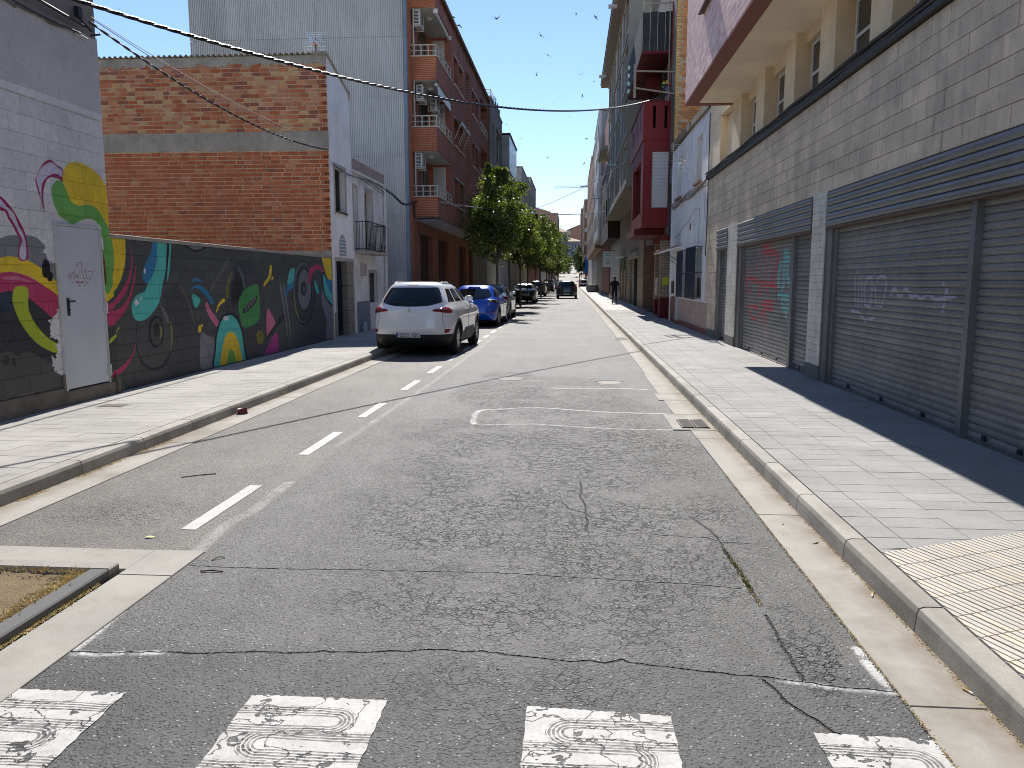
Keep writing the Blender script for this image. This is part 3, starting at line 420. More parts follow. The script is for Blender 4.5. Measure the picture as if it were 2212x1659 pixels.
zb.a[..., 0] = (1-hole_*1.)*(1-thin*1.); zb.a[..., 1] = groove*(wr2*.6+.4); zb.a[..., 2] = wr2; zb.a[..., 3] = 1
zb_img = zb.image('crossing_paint')
t = NT('crossing_bar'); ac_, ar_, an_ = asphalt(t, False)
zi = zb.node(t, zb_img, 'xy'); zc_ = t.n('SeparateColor'); t.l(zi.outputs[0], zc_.inputs[0])
pc = t.mix(t.ramp(t.noise(7, 5, .65), .35, .7), (.50, .495, .48), (.38, .37, .35)); pc = t.mix(t.ramp(t.noise(55, 4, .7), .5, .72, 0, .5), pc, (.22, .215, .21)); pc = t.mix(zc_.outputs[1], pc, (.07, .066, .066))
col = t.mix(zc_.outputs[0], ac_, pc)
hh = t.math('SUBTRACT', t.math('MULTIPLY', zc_.outputs[0], 1.), t.math('MULTIPLY', zc_.outputs[1], .7)); hh = t.math('ADD', hh, t.math('MULTIPLY', t.noise(160, 3, .6), .35))
t.out(col, .7, t.bump(hh, .8, .004), Specular_IOR_Level=.3); m_zebra = t.mat
for bi, (x0, x1, y1, sk) in enumerate(BARS):
    x0 = max(x0, -2.185); n = 40; top = []
    for i in range(n+1):
        x = x0+(x1-x0)*i/n; top.append((x, y1+sk*(x-x0)+rnd.uniform(-.005, .004), .004))
    L_ = [(x0+rnd.uniform(-.004, .004), y1-.04*j, .004) for j in range(1, 22)]; R_ = [(x1+rnd.uniform(-.004, .004), top[-1][1]-.04*j, .004) for j in range(1, 22)]
    poly = [(x1, -1.2, .004), (x0, -1.2, .004)] + L_[::-1] + top + R_
    MB().add(poly, [tuple(range(len(poly)))]).build('crossing_bar', m_zebra, road)
# ---- gutters
gut = structure('gutter')
def gslab(x0, x1, y0, y1, z=.008): return MB().box(x0, x1, y0, y1, -.05, z).build('gutter_slab', m_conc, gut, bevel=.003)
ys = [-6, -2.2, .4, 2.86, 5.3, 7.9, 8.34]
for a, b in zip(ys, ys[1:]): gslab(1.3+rnd.uniform(-.006, .006), 1.598, a+.003, b-.003)
for x0, a, b in ((1.115, 8.343, 9.34), (1.255, 9.346, 10.46), (1.19, 10.465, 11.09), (1.255, 11.095, 13.4)): gslab(x0, 1.598, a, b)
y = 13.405
while y < 60: gslab(1.29, 1.598, y, y+2.6); y += 2.605
sheet('gutter_far', m_conc, 1.29, 1.598, [y]+FAR[1:], .008, gut)
y = 4.3
while y < 45: gslab(-4.075, -3.78+rnd.uniform(-.02, .02), y+.003, y+3.0); y += 3.003
sheet('gutter_far', m_conc, -4.075, -3.79, [y]+FAR, .008, gut)
# planting bay at the near left: flush concrete strips, low kerbs, dry soil
gslab(-2.49, -2.185, -3, 1.2); gslab(-2.49, -2.185, 1.204, 3.9); gslab(-2.49, -2.185, 3.904, 4.298, .009)
gslab(-4.075, -2.494, 3.985, 4.297, .007)
pit = structure('planting_bay')
m_soil = pm('dry_soil', (.165, .12, .068), .98, .25, 5, 70, .9, .012)
v, f = [], []; nx, ny = 44, 60
for j in range(ny+1):
    for i in range(nx+1):
        x, yy = -4.06+i*(1.44/nx), .6+j*(3.24/ny); v.append((x, yy, .02+.012*math.sin(x*9+yy*3)+rnd.uniform(0, .012)))
for j in range(ny):
    for i in range(nx): a = j*(nx+1)+i; f.append((a, a+1, a+nx+2, a+nx+1))
MB().add(v, f).build('soil', m_soil, pit, smooth=True)
m_dkerb = pm('dark_kerb', (.115, .115, .113), .85, .15, 4, 80, .3, .004)
for a, b in ((-1, .9), (.905, 1.95), (1.955, 2.95), (2.955, 3.86)): MB().box(-2.62, -2.515, a, b, -.02, .055).build('kerb_stone', m_dkerb, pit, bevel=.008)
for a, b in ((-4.06, -3.2), (-3.195, -2.52)): MB().box(a, b, 3.865, 3.97, -.02, .052).build('kerb_stone', m_kerb, pit, bevel=.008)
# ---- kerbs
def kerb(par, x0, x1, y0, y1, face):
    """kerb stone with a rounded street edge; face -1: street on the low-x side"""
    h = .13; e = .035; p = [(x0, -.05), (x1, -.05), (x1, h), (x0, h)]
    if face < 0: p = [(x0-.012, -.05), (x1, -.05), (x1, h), (x0+e, h), (x0+.01, h-.008), (x0, h-e)]
    else: p = [(x0, -.05), (x1+.012, -.05), (x1, h-e), (x1-.01, h-.008), (x1-e, h), (x0, h)]
    o = MB().prism(p, 'y', y0, y1).build('kerb_stone', m_kerb, par, bevel=.0025); return o
kb = structure('kerb')
for y in np.arange(-4.09, 60, .95): kerb(kb, 1.6, 1.715, y+.004, y+.946, -1)
for y in np.arange(4.1-.0, 48, .95):
    if y > 4: kerb(kb, -4.205, -4.08, y+.004, y+.946, 1)
for x0, x1, ya in ((1.6, 1.715, 60.5), (-4.205, -4.08, 48.9)):
    v, f = [], []
    for i, y in enumerate([ya]+FAR[1:]):
        z = hill(y); v += [(x0, y, z-.05), (x0, y, z+.13), (x1, y, z+.13), (x1, y, z-.05)]
        if i: b = 4*i; f += [(b-4+k, b-3+k, b+1+k, b+k) for k in range(3)]
    o = MB().add(v, f).build('kerb_far', m_kerb, kb)
# ---- paving
def slabmat(name, cols, dirt=.3):
    t = NT(name); oi = t.n('ObjectInfo'); ge = t.n('NewGeometry'); r1 = t.math('FRACT', t.math('ADD', t.math('MULTIPLY', oi.outputs['Random'], 7.31), ge.outputs['Random Per Island']))
    rp = t.n('ValToRGB'); t.l(r1, rp.inputs[0]); cr = rp.color_ramp; cr.interpolation = 'CONSTANT'
    for i, c in enumerate(cols):
        e = cr.elements[i] if i < 2 else cr.elements.new(0); e.position = i/len(cols); e.color = (*c, 1)
    c = t.mix(1., rp.outputs[0], t.ramp(t.noise(1.0, 6, .65), .3, .7, .80, 1.14), 'MULTIPLY')
    c = t.mix(1., c, t.ramp(t.noise(30, 4, .6), .3, .7, .93, 1.06), 'MULTIPLY')
    c = t.mix(t.ramp(t.noise(2.1, 6, .7), .52, .75, 0, dirt), c, (.17, .16, .14)); sg_ = t.vor(3.1, 'F1'); c = t.mix(t.math('MULTIPLY', t.math('LESS_THAN', sg_.outputs['Distance'], .05), .5), c, (.13, .12, .11))
    t.out(c, .82, t.bump(t.noise(220, 3, .6), .2, .002), Specular_IOR_Level=.3); return t.mat
m_slabR = slabmat('paving_grey', [(0.279, 0.274, 0.265), (0.344, 0.339, 0.321), (0.228, 0.228, 0.223), (0.316, 0.312, 0.302), (0.400, 0.372, 0.321), (0.256, 0.256, 0.251), (0.302, 0.298, 0.288), (0.428, 0.391, 0.321)], .5)
m_slabL = slabmat('paving_warm', [(0.330, 0.316, 0.293), (0.381, 0.363, 0.330), (0.279, 0.274, 0.265), (0.353, 0.339, 0.316), (0.409, 0.381, 0.335), (0.307, 0.298, 0.284), (0.363, 0.349, 0.326)], .5)
m_bed = flat('paving_bed', (.10, .095, .085), .95)
t = NT('paving_far'); b = t.n('TexBrick'); sp = t.n('SeparateXYZ'); t.l(t.pos(), sp.inputs[0]); cb = t.n('CombineXYZ'); t.l(sp.outputs[0], cb.inputs[0]); t.l(sp.outputs[1], cb.inputs[1]); t.l(cb.outputs[0], b.inputs[0])
b.inputs['Scale'].default_value = 1; b.inputs['Brick Width'].default_value = .4; b.inputs['Row Height'].default_value = .2; b.inputs['Mortar Size'].default_value = .004
b.inputs['Color1'].default_value = (.36, .36, .35, 1); b.inputs['Color2'].default_value = (.44, .43, .4, 1); b.inputs['Mortar'].default_value = (.2, .2, .19, 1)
t.out(t.mix(1., b.outputs[0], t.ramp(t.noise(1.2, 4), .3, .7, .9, 1.1), 'MULTIPLY'), .82); m_pfar = t.mat
pavR = structure('pavement'); pavL = structure('pavement')
sheet('paving_bed', m_bed, 1.715, 3.72, [-8, 40], .120, pavR); sheet('paving_far', m_pfar, 1.716, 4.6, [40]+FAR, .129, pavR)
sheet('paving_bed', m_bed, -6.2, -4.205, [-8, 26.5], .120, pavL); sheet('paving_far', m_pfar, -6.3, -4.206, [26.4]+FAR, .129, pavL)
def slab_mesh(w, d):
    return MB().box(0, w, 0, d, 0, .012).mesh('slab', [m_slabR])
meshes = {}
def slab(par, x, y, w, d, mat, key):
    k = (round(w, 3), round(d, 3), key)
    if k not in meshes:
        mb = MB().box(.0018, w-.0018, .0018, d-.0018, 0, .0125); me = mb.mesh('slab', mat)
        bm = bmesh.new(); bm.from_mesh(me); bmesh.ops.bevel(bm, geom=[e for e in bm.edges if min(v.co.z for v in e.verts) > .01], offset=.0012, segments=1, affect='EDGES'); bm.to_mesh(me); bm.free(); meshes[k] = me
    return inst('slab', meshes[k], par, (x, y, .119+rnd.uniform(-.0008, .0012)))
def edge_y(x): return 4.235 + (x-1.72)*.43      # where the ribbed slabs begin
colsR = [(1.72, .205), (1.925, .4), (2.325, .4), (2.725, .4), (3.125, .4), (3.525, .19)]
allR = []
for j in range(180):
    y = 4.29+j*.2
    for x, w in colsR:
        if y+.2 < 40: allR.append((x, y, w))
allR = [q for q in allR if q[1] > edge_y(q[0]+q[2])-.02]
allR.sort(key=lambda q: math.hypot(q[0], q[1])*(1+.5*(q[0] > 3.1)))
for x, y, w in allR[:300]: slab(pavR, x, y, w, .2, m_slabR, 'R')
mb = MB()
for x, y, w in allR[300:]: mb.box(x+.002, x+w-.002, y+.002, y+.198, .119, .1315+rnd.uniform(-.0008, .0008))
o = mb.build('slabs_beyond', m_slabR, pavR); o['kind'] = 'stuff'
mb = MB()        # cut slabs along the slanted edge
for x, w in colsR:
    y = 4.29-.2
    while y < 5.2:
        a, b_ = edge_y(x), edge_y(x+w)
        if not (y > edge_y(x+w)-.02) and y+.2 > a:
            ya0, yb0 = max(y+.002, a), max(y+.002, min(b_, y+.198))
            if b_ < y+.198: pts = [(x+.002, ya0), (x+w-.002, yb0), (x+w-.002, y+.198), (x+.002, y+.198)]
            else: xx = x+(y+.198-a)/.43; pts = [(x+.002, ya0), (min(x+w, xx), y+.198), (x+.002, y+.198)]
            mb.prism(pts, 'z', .119, .1312)
        y += .2
o = mb.build('cut_slabs', m_slabR, pavR); o['kind'] = 'stuff'
# ribbed tactile slabs, rows turned with the crossing
m_rib = slabmat('ribbed_paving', [(.46, .43, .385), (.50, .46, .39), (.44, .42, .385), (.53, .475, .385), (.47, .44, .40)], .25)
ang = math.atan(.43); cu, su = math.cos(ang), math.sin(ang)
def clip(poly, x0, x1):
    for sx, lim in ((1, x0), (-1, x1)):
        out = []
        for i in range(len(poly)):
            p, q = poly[i], poly[(i+1) % len(poly)]; dp, dq = sx*(p[0]-lim), sx*(q[0]-lim)
            if dp >= 0: out.append(p)
            if dp*dq < 0: k = dp/(dp-dq); out.append((p[0]+(q[0]-p[0])*k, p[1]+(q[1]-p[1])*k))
        poly = out
        if len(poly) < 3: return []
    return poly
def rib_mesh(L, nr, at=None):
    """one ribbed slab; with at it is cut between kerb and wall and placed in world metres"""
    mb = MB(); p = (L-.004)/nr
    rects = [(.002, L-.002, 0, .008)]+[(.002+i*p+.0045, .002+(i+1)*p-.0045, .008, .0145) for i in range(nr)]
    for a_, b_, z0, z1 in rects:
        if at is None: mb.box(a_, b_, .003, .187, z0, z1); continue
        q = clip([(at[0]+u*cu-v_*su, at[1]+u*su+v_*cu) for u, v_ in ((a_, .003), (b_, .003), (b_, .187), (a_, .187))], 1.722, 3.72)
        if q: mb.prism(q, 'z', .119+z0, .119+z1)
    return mb.mesh('ribbed_slab', m_rib) if at is None else mb
rm = rib_mesh(.24, 6)
for j in range(0, 16):
    for i in range(-14, 12):
        # row frame: u along the row, w away from it towards the camera
        u = i*.24+(.12 if j % 2 else 0); w = (j+1)*.19
        x = 1.72+u*cu+w*su; y = 4.235+u*su-w*cu
        xs = [x, x+.24*cu, x-.19*su, x+.24*cu-.19*su]
        if min(xs) > 3.70 or max(xs) < 1.74 or y < 1.5: continue
        if max(xs) < 3.72 and min(xs) > 1.722: inst('ribbed_slab', rm, pavR, (x, y, .119), rot=(0, 0, ang))
        else:
            mb = rib_mesh(.24, 6, (x, y))
            if mb.v: mb.build('ribbed_slab', m_rib, pavR)
# left paving, running bond
allL = []
for j in range(112):
    y = 3.9+j*.2; off = (j % 2)*.2
    for i in range(-1, 6):
        x0 = max(-6.15, -6.15+i*.4+off); x1 = min(-4.208, -6.15+(i+1)*.4+off)
        if x1-x0 > .05: allL.append((x0, y, x1-x0))
allL = [q for q in allL if q[1] > 4.7]
allL.sort(key=lambda q: math.hypot(q[0], q[1]))
for x, y, w in allL[:300]: slab(pavL, x, y, w, .2, m_slabL, 'L')
mb = MB()
for x, y, w in allL[300:]: mb.box(x+.002, x+w-.002, y+.002, y+.198, .119, .1315+rnd.uniform(-.0008, .0008))
o = mb.build('slabs_beyond', m_slabL, pavL); o['kind'] = 'stuff'
# ---------------------------------------------------------------- shared materials for buildings
m_white = pm('white_render', (.84, .80, .77), .85, .07, 1.6, 40, .2, .004, dirt=.35, dirtcol=(.40, .38, .36), streak=.12)
m_white2 = pm('old_whitewash', (.77, .74, .69), .88, .1, 1.6, 30, .4, .006, dirt=.7, dirtcol=(.38, .36, .34), streak=.35)
m_trim = pm('pink_grey_trim', (.42, .37, .34), .8, .08, 3, 50, .15)
m_cement = pm('cement', (.38, .34, .28), .9, .2, 2.5, 30, .6, .012, dirt=.5, dirtcol=(.16, .14, .12), streak=.3)
m_mortar = pm('mortar', (.60, .46, .34), .95, .2, 6, 60, .7, .008)
m_glass = flat('window_glass', (.03, .035, .04), .06, spec=.6)
m_glass2 = flat('pale_glass', (.10, .13, .16), .05, spec=.8)
m_dark = flat('dark_interior', (.02, .018, .017), .9, spec=.1)
m_iron = flat('black_iron', (.018, .018, .022), .5, spec=.4)
m_bluepaint = pm('blue_black_paint', (.02, .028, .05), .45, .15, 4, 60, .1)
m_cream = pm('cream_paint', (.55, .50, .40), .55, .08, 3, 50, .08)
m_shutter = pm('roller_blind', (.52, .50, .46), .6, .08, 3, 50, .08)
m_brown = pm('brown_wood', (.10, .065, .04), .6, .2, 4, 40, .2)
m_cable = flat('cable_black', (.03, .03, .033), .45, spec=.5)
m_cablegrey = flat('cable_grey', (.35, .35, .36), .5)
m_clay = pm('clay_tile', (.36, .19, .12), .85, .25, 3, 30, .3, dirt=.5, dirtcol=(.16, .12, .09), perobj=.2)
m_orange = brickmat('orange_brick', (.40, .115, .05), (.34, .098, .042), (.50, .25, .16), .25, .066, 'x', .011)
m_orangeY = brickmat('orange_brick_street', (.29, .10, .065), (.245, .085, .055), (.36, .20, .155), .25, .066, 'y', .010)
m_orangeXY = brickmat('orange_brick_pillar', (.32, .12, .07), (.27, .10, .055), (.30, .16, .11), .25, .066, 'xy', .010)
m_plast = pm('plastic_white', (.62, .62, .60), .45, .05, 3, 60, .05)

def facade(parent, name, mat, s, X, depth, y0, y1, z0, z1, holes):
    """wall in the plane x=X facing s, cut by rectangular openings"""
    ys = sorted({y0, y1, *[h[0] for h in holes], *[h[1] for h in holes]}); zs = sorted({z0, z1, *[h[2] for h in holes], *[h[3] for h in holes]})
    ys = [v for v in ys if y0 <= v <= y1]; zs = [v for v in zs if z0 <= v <= z1]
    mb = MB()
    for a, b in zip(ys, ys[1:]):
        run = None
        for c, d in zip(zs, zs[1:]):
            cy, cz = (a+b)/2, (c+d)/2
            if any(h[0] < cy < h[1] and h[2] < cz < h[3] for h in holes):
                if run: mb.box(X-s*depth, X, a, b, run[0], run[1]); run = None
            else: run = (run[0], d) if run else (c, d)
        if run: mb.box(X-s*depth, X, a, b, run[0], run[1])
    return mb.build(name, mat, parent)
def window(parent, s, X, y0, y1, z0, z1, fm=None, gm=None, blind=0., bars=1, sill=None, fw=.05, trans=0, name='window'):
    """window in a wall facing s; X is the plane of the frame"""
    fm = fm or m_plast; gm = gm or m_glass
    mb = MB(); t_ = .05
    mb.box(X-s*t_, X, y0, y1, z0, z0+fw); mb.box(X-s*t_, X, y0, y1, z1-fw, z1)
    for i in range(bars+2):
        yy = y0+(y1-y0-fw)*i/(bars+1); mb.box(X-s*t_, X-s*.002, yy, yy+fw, z0+fw, z1-fw)
    if trans: mb.box(X-s*t_, X-s*.004, y0, y1, z0+(z1-z0)*trans, z0+(z1-z0)*trans+fw)
    f = mb.build(name, fm, parent)
    BX('pane', gm, f, X-s*.035, X-s*.025, y0+.01, y1-.01, z0+.01, z1-.01)
    if blind > 0:
        mb = MB(); zb_ = z1-(z1-z0)*blind; n = max(2, int((z1-zb_)/.055)); p = (z1-zb_)/n
        for i in range(n): mb.box(X-s*.02, X+s*.012, y0+.03, y1-.03, zb_+i*p+.004, zb_+(i+1)*p)
        mb.build('roller_blind', m_shutter, f)
    if sill: BX('sill', sill, f, X-s*.02, X+s*.16, y0-.05, y1+.05, z0-.05, z0-.002)
    return f

# ---------------------------------------------------------------- mural print
mu = Raster(6.8, 19.5, 0, 4.76, .005)
k_ = int((9.84-mu.u0)/mu.px)
mu.a[:, :k_] = (.70, .685, .67, 1); mu.a[:, k_:] = (.072, .074, .070, 1)
N1 = fbm(mu.h, mu.w, 90, 51); N2 = fbm(mu.h, mu.w, 12, 52)
Z = mu.v0+(np.arange(mu.h)+.5)[:, None]*mu.px; Yc = mu.u0+(np.arange(mu.w)+.5)[None]*mu.px
top = (Z > 3.72+.02*N1)[..., None]*(Yc < 9.84)[..., None]
mu.a = np.where(top, np.array((.54, .525, .505, 1), np.float32), mu.a)
mu.a[:int(1.62/mu.px), int((9.5-mu.u0)/mu.px):k_] = (.05, .052, .05, 1)
for c, p in MURAL:
    if c[0] == .78 and len(p) > 5 and p[0][0] < 8.8:   # splashes of white filler round the door frame, ragged
        q = smooth_poly(p, 10); q = [(a+rnd.gauss(0, .012)-(.05*rnd.random() if rnd.random() < .25 and a < 8.66 else 0), b+rnd.gauss(0, .012)) for a, b in q]; mu.poly(q, (.70, .69, .67), smooth=False)
    else: mu.poly(p, c)
# trailing wires' grime and the bare concrete ring beam
beam = ((Z > 4.56+.10*(N1-.5)+.05*(N2-.5)+.10*np.clip(Yc-8.8, 0, 1)) & (Yc < 9.84))[..., None]
mu.a = np.where(beam, np.array((.26, .225, .185, 1), np.float32), mu.a)
low_ = ((Z < .36+.05*(N2-.5)) & (Yc < 9.84))[..., None]
mu.a = np.where(low_, np.array((.17, .145, .11, 1), np.float32), mu.a)
mu.a[..., :3] *= (.93+.14*N1)[..., None]
for q in XS: mu.stroke(q, .018, (.30, .30, .30))
mu_img = mu.image('mural_paint')
t = NT('painted_blocks'); mi = mu.node(t, mu_img, 'yz')
oi = t.n('ObjectInfo'); c = t.mix(1., mi.outputs[0], t.ramp(t.noise(26, 4, .6), .3, .7, .88, 1.1), 'MULTIPLY'); c = t.mix(1., c, t.ramp(oi.outputs['Random'], 0, 1, .92, 1.07), 'MULTIPLY'); c = t.mix(t.ramp(t.noise(1.6, 7, .75), .5, .8, 0, .35), c, (.16, .15, .14))
t.out(c, .62, t.bump(t.math('ADD', t.noise(45, 4, .6), t.math('MULTIPLY', t.noise(160, 3), .5)), .35, .005), Specular_IOR_Level=.3); m_mural = t.mat

def block_field(parent, X, rows, y0, y1, skip, bw=.405, bh=.2045, s=1, mat=None, off=.011, name='block', limit=300, t_=.03, jig=.0018, j=.005):
    cnt = 0; rest = MB(); cache = {}
    for r_i, zr in enumerate(rows):
        y = y0-(bw/2 if r_i % 2 else 0)
        while y < y1-.02:
            a, b = max(y, y0), min(y+bw, y1); y += bw
            segs = [(a, b)]
            for (sy0, sy1, sz0, sz1) in skip:
                if zr+bh > sz0+.01 and zr < sz1-.01:
                    ns = []
                    for p, q in segs:
                        if sy0 > p and sy0 < q: ns.append((p, sy0))
                        if sy1 > p and sy1 < q: ns.append((sy1, q))
                        if q <= sy0 or p >= sy1: ns.append((p, q))
                    segs = ns
            for p, q in segs:
                if q-p < .03: continue
                w = round(q-p, 3); d = rnd.uniform(-jig, jig)
                if cnt < limit:
                    if w not in cache: cache[w] = MB().box(0, s*t_, j/2, w-j/2, j/2, bh-j/2).mesh(name, mat)
                    inst(name, cache[w], parent, (X-s*(t_-off)+s*d, p, zr)); cnt += 1
                else: rest.box(X-s*(t_-off)+s*d, X+s*off+s*d, p+j/2, q-j/2, zr+j/2, zr+bh-j/2)
    if rest.v: o = rest.build('more_'+name+'s', mat, parent); o['kind'] = 'stuff'

# ---- near left: tall building with the mural and a metal door
B0 = thing('mural_building', 'tall grey-white building at the left edge with blob mural and pale metal door', 'building', (-6.05, 9.83, .12))
DOOR = (8.70, 9.60, .30, 2.29)
mb = MB(); mb.box(-14, -6.2, -7, 9.80, 0, 7.6); mb.build('back_walls', m_cement, B0)
facade(B0, 'wall', m_mural, 1, -6.062, .14, -7, 9.82, .0, 7.6, [DOOR])
block_field(B0, -6.056, [.36+.2045*i for i in range(16)], 6.9, 9.82, [DOOR], mat=m_mural, off=.004, jig=.0007, j=.004)
BX('plaster', m_mural, B0, -6.065, -6.048, -7, 9.822, 3.65, 4.66)
m_plinth = pm('rough_plinth', (.17, .15, .12), .95, .25, 3, 25, .9, .02, dirt=.6, dirtcol=(.08, .07, .05))
BX('plinth', m_plinth, B0, -6.09, -6.03, -7, 8.66, 0, .345, bevel=.008); BX('door_step', m_plinth, B0, -6.09, -6.022, 8.70, 9.70, 0, .298, bevel=.008)
MB().tube([(-6.04, 8.68, .0), (-6.04, 8.68, .5)], .02, 8).build('corner_pipe', m_plinth, B0)
m_door = pm('door_grey_paint', (.36, .40, .46), .42, .05, 2, 40, .04); m_dframe = pm('door_frame_paint', (.55, .55, .52), .5, .08, 3, 40, .1, dirt=.4, dirtcol=(.25, .12, .06))
mb = MB(); mb.box(-6.11, -6.03, 8.70, 8.735, .30, 2.29); mb.box(-6.11, -6.03, 9.575, 9.60, .30, 2.29); mb.box(-6.11, -6.035, 8.735, 9.575, 2.265, 2.29)
fr = mb.build('door_frame', m_dframe, B0)
# tag written on the door leaf
tg = Raster(8.7, 9.62, .3, 2.3, .003)
for q in TAG: tg.stroke(q, .009, 1., 0)
tg.a[..., 3] = 1; tgi = tg.image('door_tag')
t = NT('door_leaf_paint'); ti = tg.node(t, tgi, 'yz'); tc = t.n('SeparateColor'); t.l(ti.outputs[0], tc.inputs[0])
c = t.mix(t.math('MULTIPLY', tc.outputs[0], .8), t.mix(t.ramp(t.noise(2, 5), .3, .7), (.50, .52, .55), (.56, .58, .61)), (.28, .03, .08))
t.out(c, .42, t.bump(t.noise(300, 2), .05, .001)); m_doorleaf = t.mat
dl = BX('door', m_doorleaf, B0, -6.085, -6.04, 8.738, 9.572, .315, 2.262, bevel=.004)
mb = MB(); mb.box(-6.04, -6.03, 8.835, 8.875, 1.2, 1.41); mb.tube([(-6.035, 8.855, 1.37), (-6.0, 8.855, 1.37), (-6.0, 8.93, 1.375)], .011, 8); mb.lathe([(0, .0), (.012, .0), (.012, .012), (0, .012)], (-6.03, 8.855, 1.27), 'x', 12)
mb.build('handle', m_iron, dl)
for zz in (2.09, 1.27, .46):
    mb = MB(); mb.box(-6.042, -6.022, 9.555, 9.62, zz-.07, zz+.07); mb.tube([(-6.018, 9.585, zz-.075), (-6.018, 9.585, zz+.075)], .012, 8); mb.build('hinge', m_dframe, dl)
m_rust = pm('rusty_hole', (.16, .06, .025), .9, .3, 9, 60, .8, .01)
mb = MB(); mb.prism([(9.615, 1.98), (9.64, 1.99), (9.67, 1.85), (9.675, 1.62), (9.655, 1.55), (9.635, 1.72), (9.62, 1.8)], 'x', -6.055, -6.046); mb.build('rusty_scar', m_rust, B0)
mb = MB(); mb.tube([(-6.02, 9.74, .12), (-6.02, 9.735, .30), (-6.035, 9.74, .38)], [.028, .03, .022], 10); mb.tube([(-6.02, 9.76, .2), (-5.98, 9.8, .19)], .014, 8); mb.build('pipe_stub', m_plinth, B0)
mb = MB(); mb.tube([(-6.02, y, 4.62+.05*math.sin(y*1.3)+.02*(9.8-y)) for y in np.linspace(7.0, 9.45, 14)], .012, 6); mb.tube([(-6.0, y, 4.70+.04*(9.8-y)) for y in np.linspace(6.6, 9.5, 10)], .018, 6); mb.build('wall_cables', m_cable, B0)
MB().tube([(-6.025, y, 4.56+.03*math.sin(y*2.2)+.035*(9.8-y)) for y in np.linspace(7.2, 9.6, 14)], .008, 6).build('pale_cable', m_cablegrey, B0)
mb = MB(); mb.box(-6.03, -5.97, 9.36, 9.44, 4.78, 4.9); mb.bar((-6.0, 9.4, 4.78), (-5.94, 9.55, 4.66), .018); mb.tube([(-5.99, 9.6, 4.63), (-5.9, 9.66, 4.66), (-5.93, 9.72, 4.70)], .012, 6); mb.build('cable_bracket', m_iron, B0)
# ---- low painted wall
B1 = thing('painted_wall', 'low block wall covered by the dark mural of speakers and coloured drips', 'wall', (-6.1, 14.6, .12))
BX('core', m_mural, B1, -6.30, -6.108, 9.835, 19.33, 0, 2.225)
block_field(B1, -6.103, [.14+.2035*i for i in range(10)], 9.84, 19.33, [], bw=.405, bh=.2035, mat=m_mural, off=.005, jig=.001, j=.005)
BX('coping', m_cement, B1, -6.31, -6.09, 9.835, 19.34, 2.18, 2.235, bevel=.006)
BX('footing', pm('dark_footing', (.06, .06, .055), .9, .2, 4, 40, .6, .01), B1, -6.12, -6.092, 9.85, 19.33, .1, .15)

# ---------------------------------------------------------------- brick gabled house
GY = 19.42
B2 = thing('brick_gabled_house', 'narrow house with rough orange brick side wall and smooth white street front', 'house', (-6.1, 20.4, .12))
BX('gable_mortar', m_mortar, B2, -12.6, -6.104, GY+.018, GY+.03, 0, 7.13)
mb = MB(); mb.add([(-12.6, GY+.031, 0), (-6.42, GY+.031, 0), (-6.42, 21.4, 0), (-12.6, 21.4, 0), (-12.6, GY+.031, 7.12), (-6.42, GY+.031, 7.14), (-6.42, 21.4, 6.5), (-12.6, 21.4, 6.5)],
    [(0, 3, 2, 1), (4, 5, 6, 7), (0, 1, 5, 4), (1, 2, 6, 5), (2, 3, 7, 6), (3, 0, 4, 7)]); mb.build('core', m_mortar, B2)
# bricks laid one by one: four clay colours
m_br = []
for i, c in enumerate([(.46, .13, .05), (.54, .18, .075), (.60, .35, .16), (.33, .115, .065), (.56, .24, .115)]):
    m_br.append(pm('clay_brick_%s' % ['red', 'orange', 'buff', 'burnt', 'rosy'][i], c, .9, .16, 7, 90, .5, .004, perobj=.14, dirt=.15, dirtcol=(.3, .25, .2)))
def bclass(x, z):
    p = rnd.random()
    if z > 5.3: return 2 if p < .24+.10*math.sin(z*3.1+x) else 4 if p < .55 else 3 if p < .64 else 1 if p < .85 else 0
    return 0 if p < .66 else 1 if p < .93 else 4 if p < .975 else 3
BH = .103; brs = []
for band0, n in ((2.17, 26), (5.32, 16)):
    for r_i in range(n):
        z = band0+r_i*BH; x = -6.36-(rnd.uniform(0, .26)) if True else 0
        x1 = -6.325 if r_i % 2 == 0 else -6.112
        while x1 > -12.55:
            w = rnd.uniform(.235, .262) if rnd.random() > .10 else rnd.uniform(.11, .16)
            brs.append((x1-w, z, w-rnd.uniform(.014, .024))); x1 -= w
hid = lambda x, z: (z < 2.15) or x < -12.2
brs = [b for b in brs if not hid(b[0], b[1])]
vis = sorted(brs, key=lambda b: math.hypot(b[0]+6.2, (b[1]-4.6)*.9))
cache = {}
def brick_me(w, c, k):
    key = (round(w, 2), c, k)
    if key not in cache:
        mb = MB(); r = random.Random(k*7+c); j = lambda: r.uniform(-.004, .004); h = BH-.020
        W = round(w, 2)
        mb.add([(0+j(), 0+j(), 0+j()), (W+j(), 0+j(), 0+j()), (W, .03, 0), (0, .03, 0), (0+j(), 0+j(), h+j()), (W+j(), 0+j(), h+j()), (W, .03, h), (0, .03, h)],
               [(0, 3, 2, 1), (4, 5, 6, 7), (0, 1, 5, 4), (1, 2, 6, 5), (3, 0, 4, 7)])
        me = mb.mesh('brick', m_br[c]); bm = bmesh.new(); bm.from_mesh(me)
        bmesh.ops.bevel(bm, geom=[e for e in bm.edges if all(v.co.y < .02 for v in e.verts)], offset=.005, segments=1, affect='EDGES'); bm.to_mesh(me); bm.free(); cache[key] = me
    return cache[key]
for x, z, w in vis[:300]: inst('brick', brick_me(w, bclass(x, z), rnd.randrange(4)), B2, (x, GY+.004+rnd.uniform(-.003, .005), z))
mb = MB()
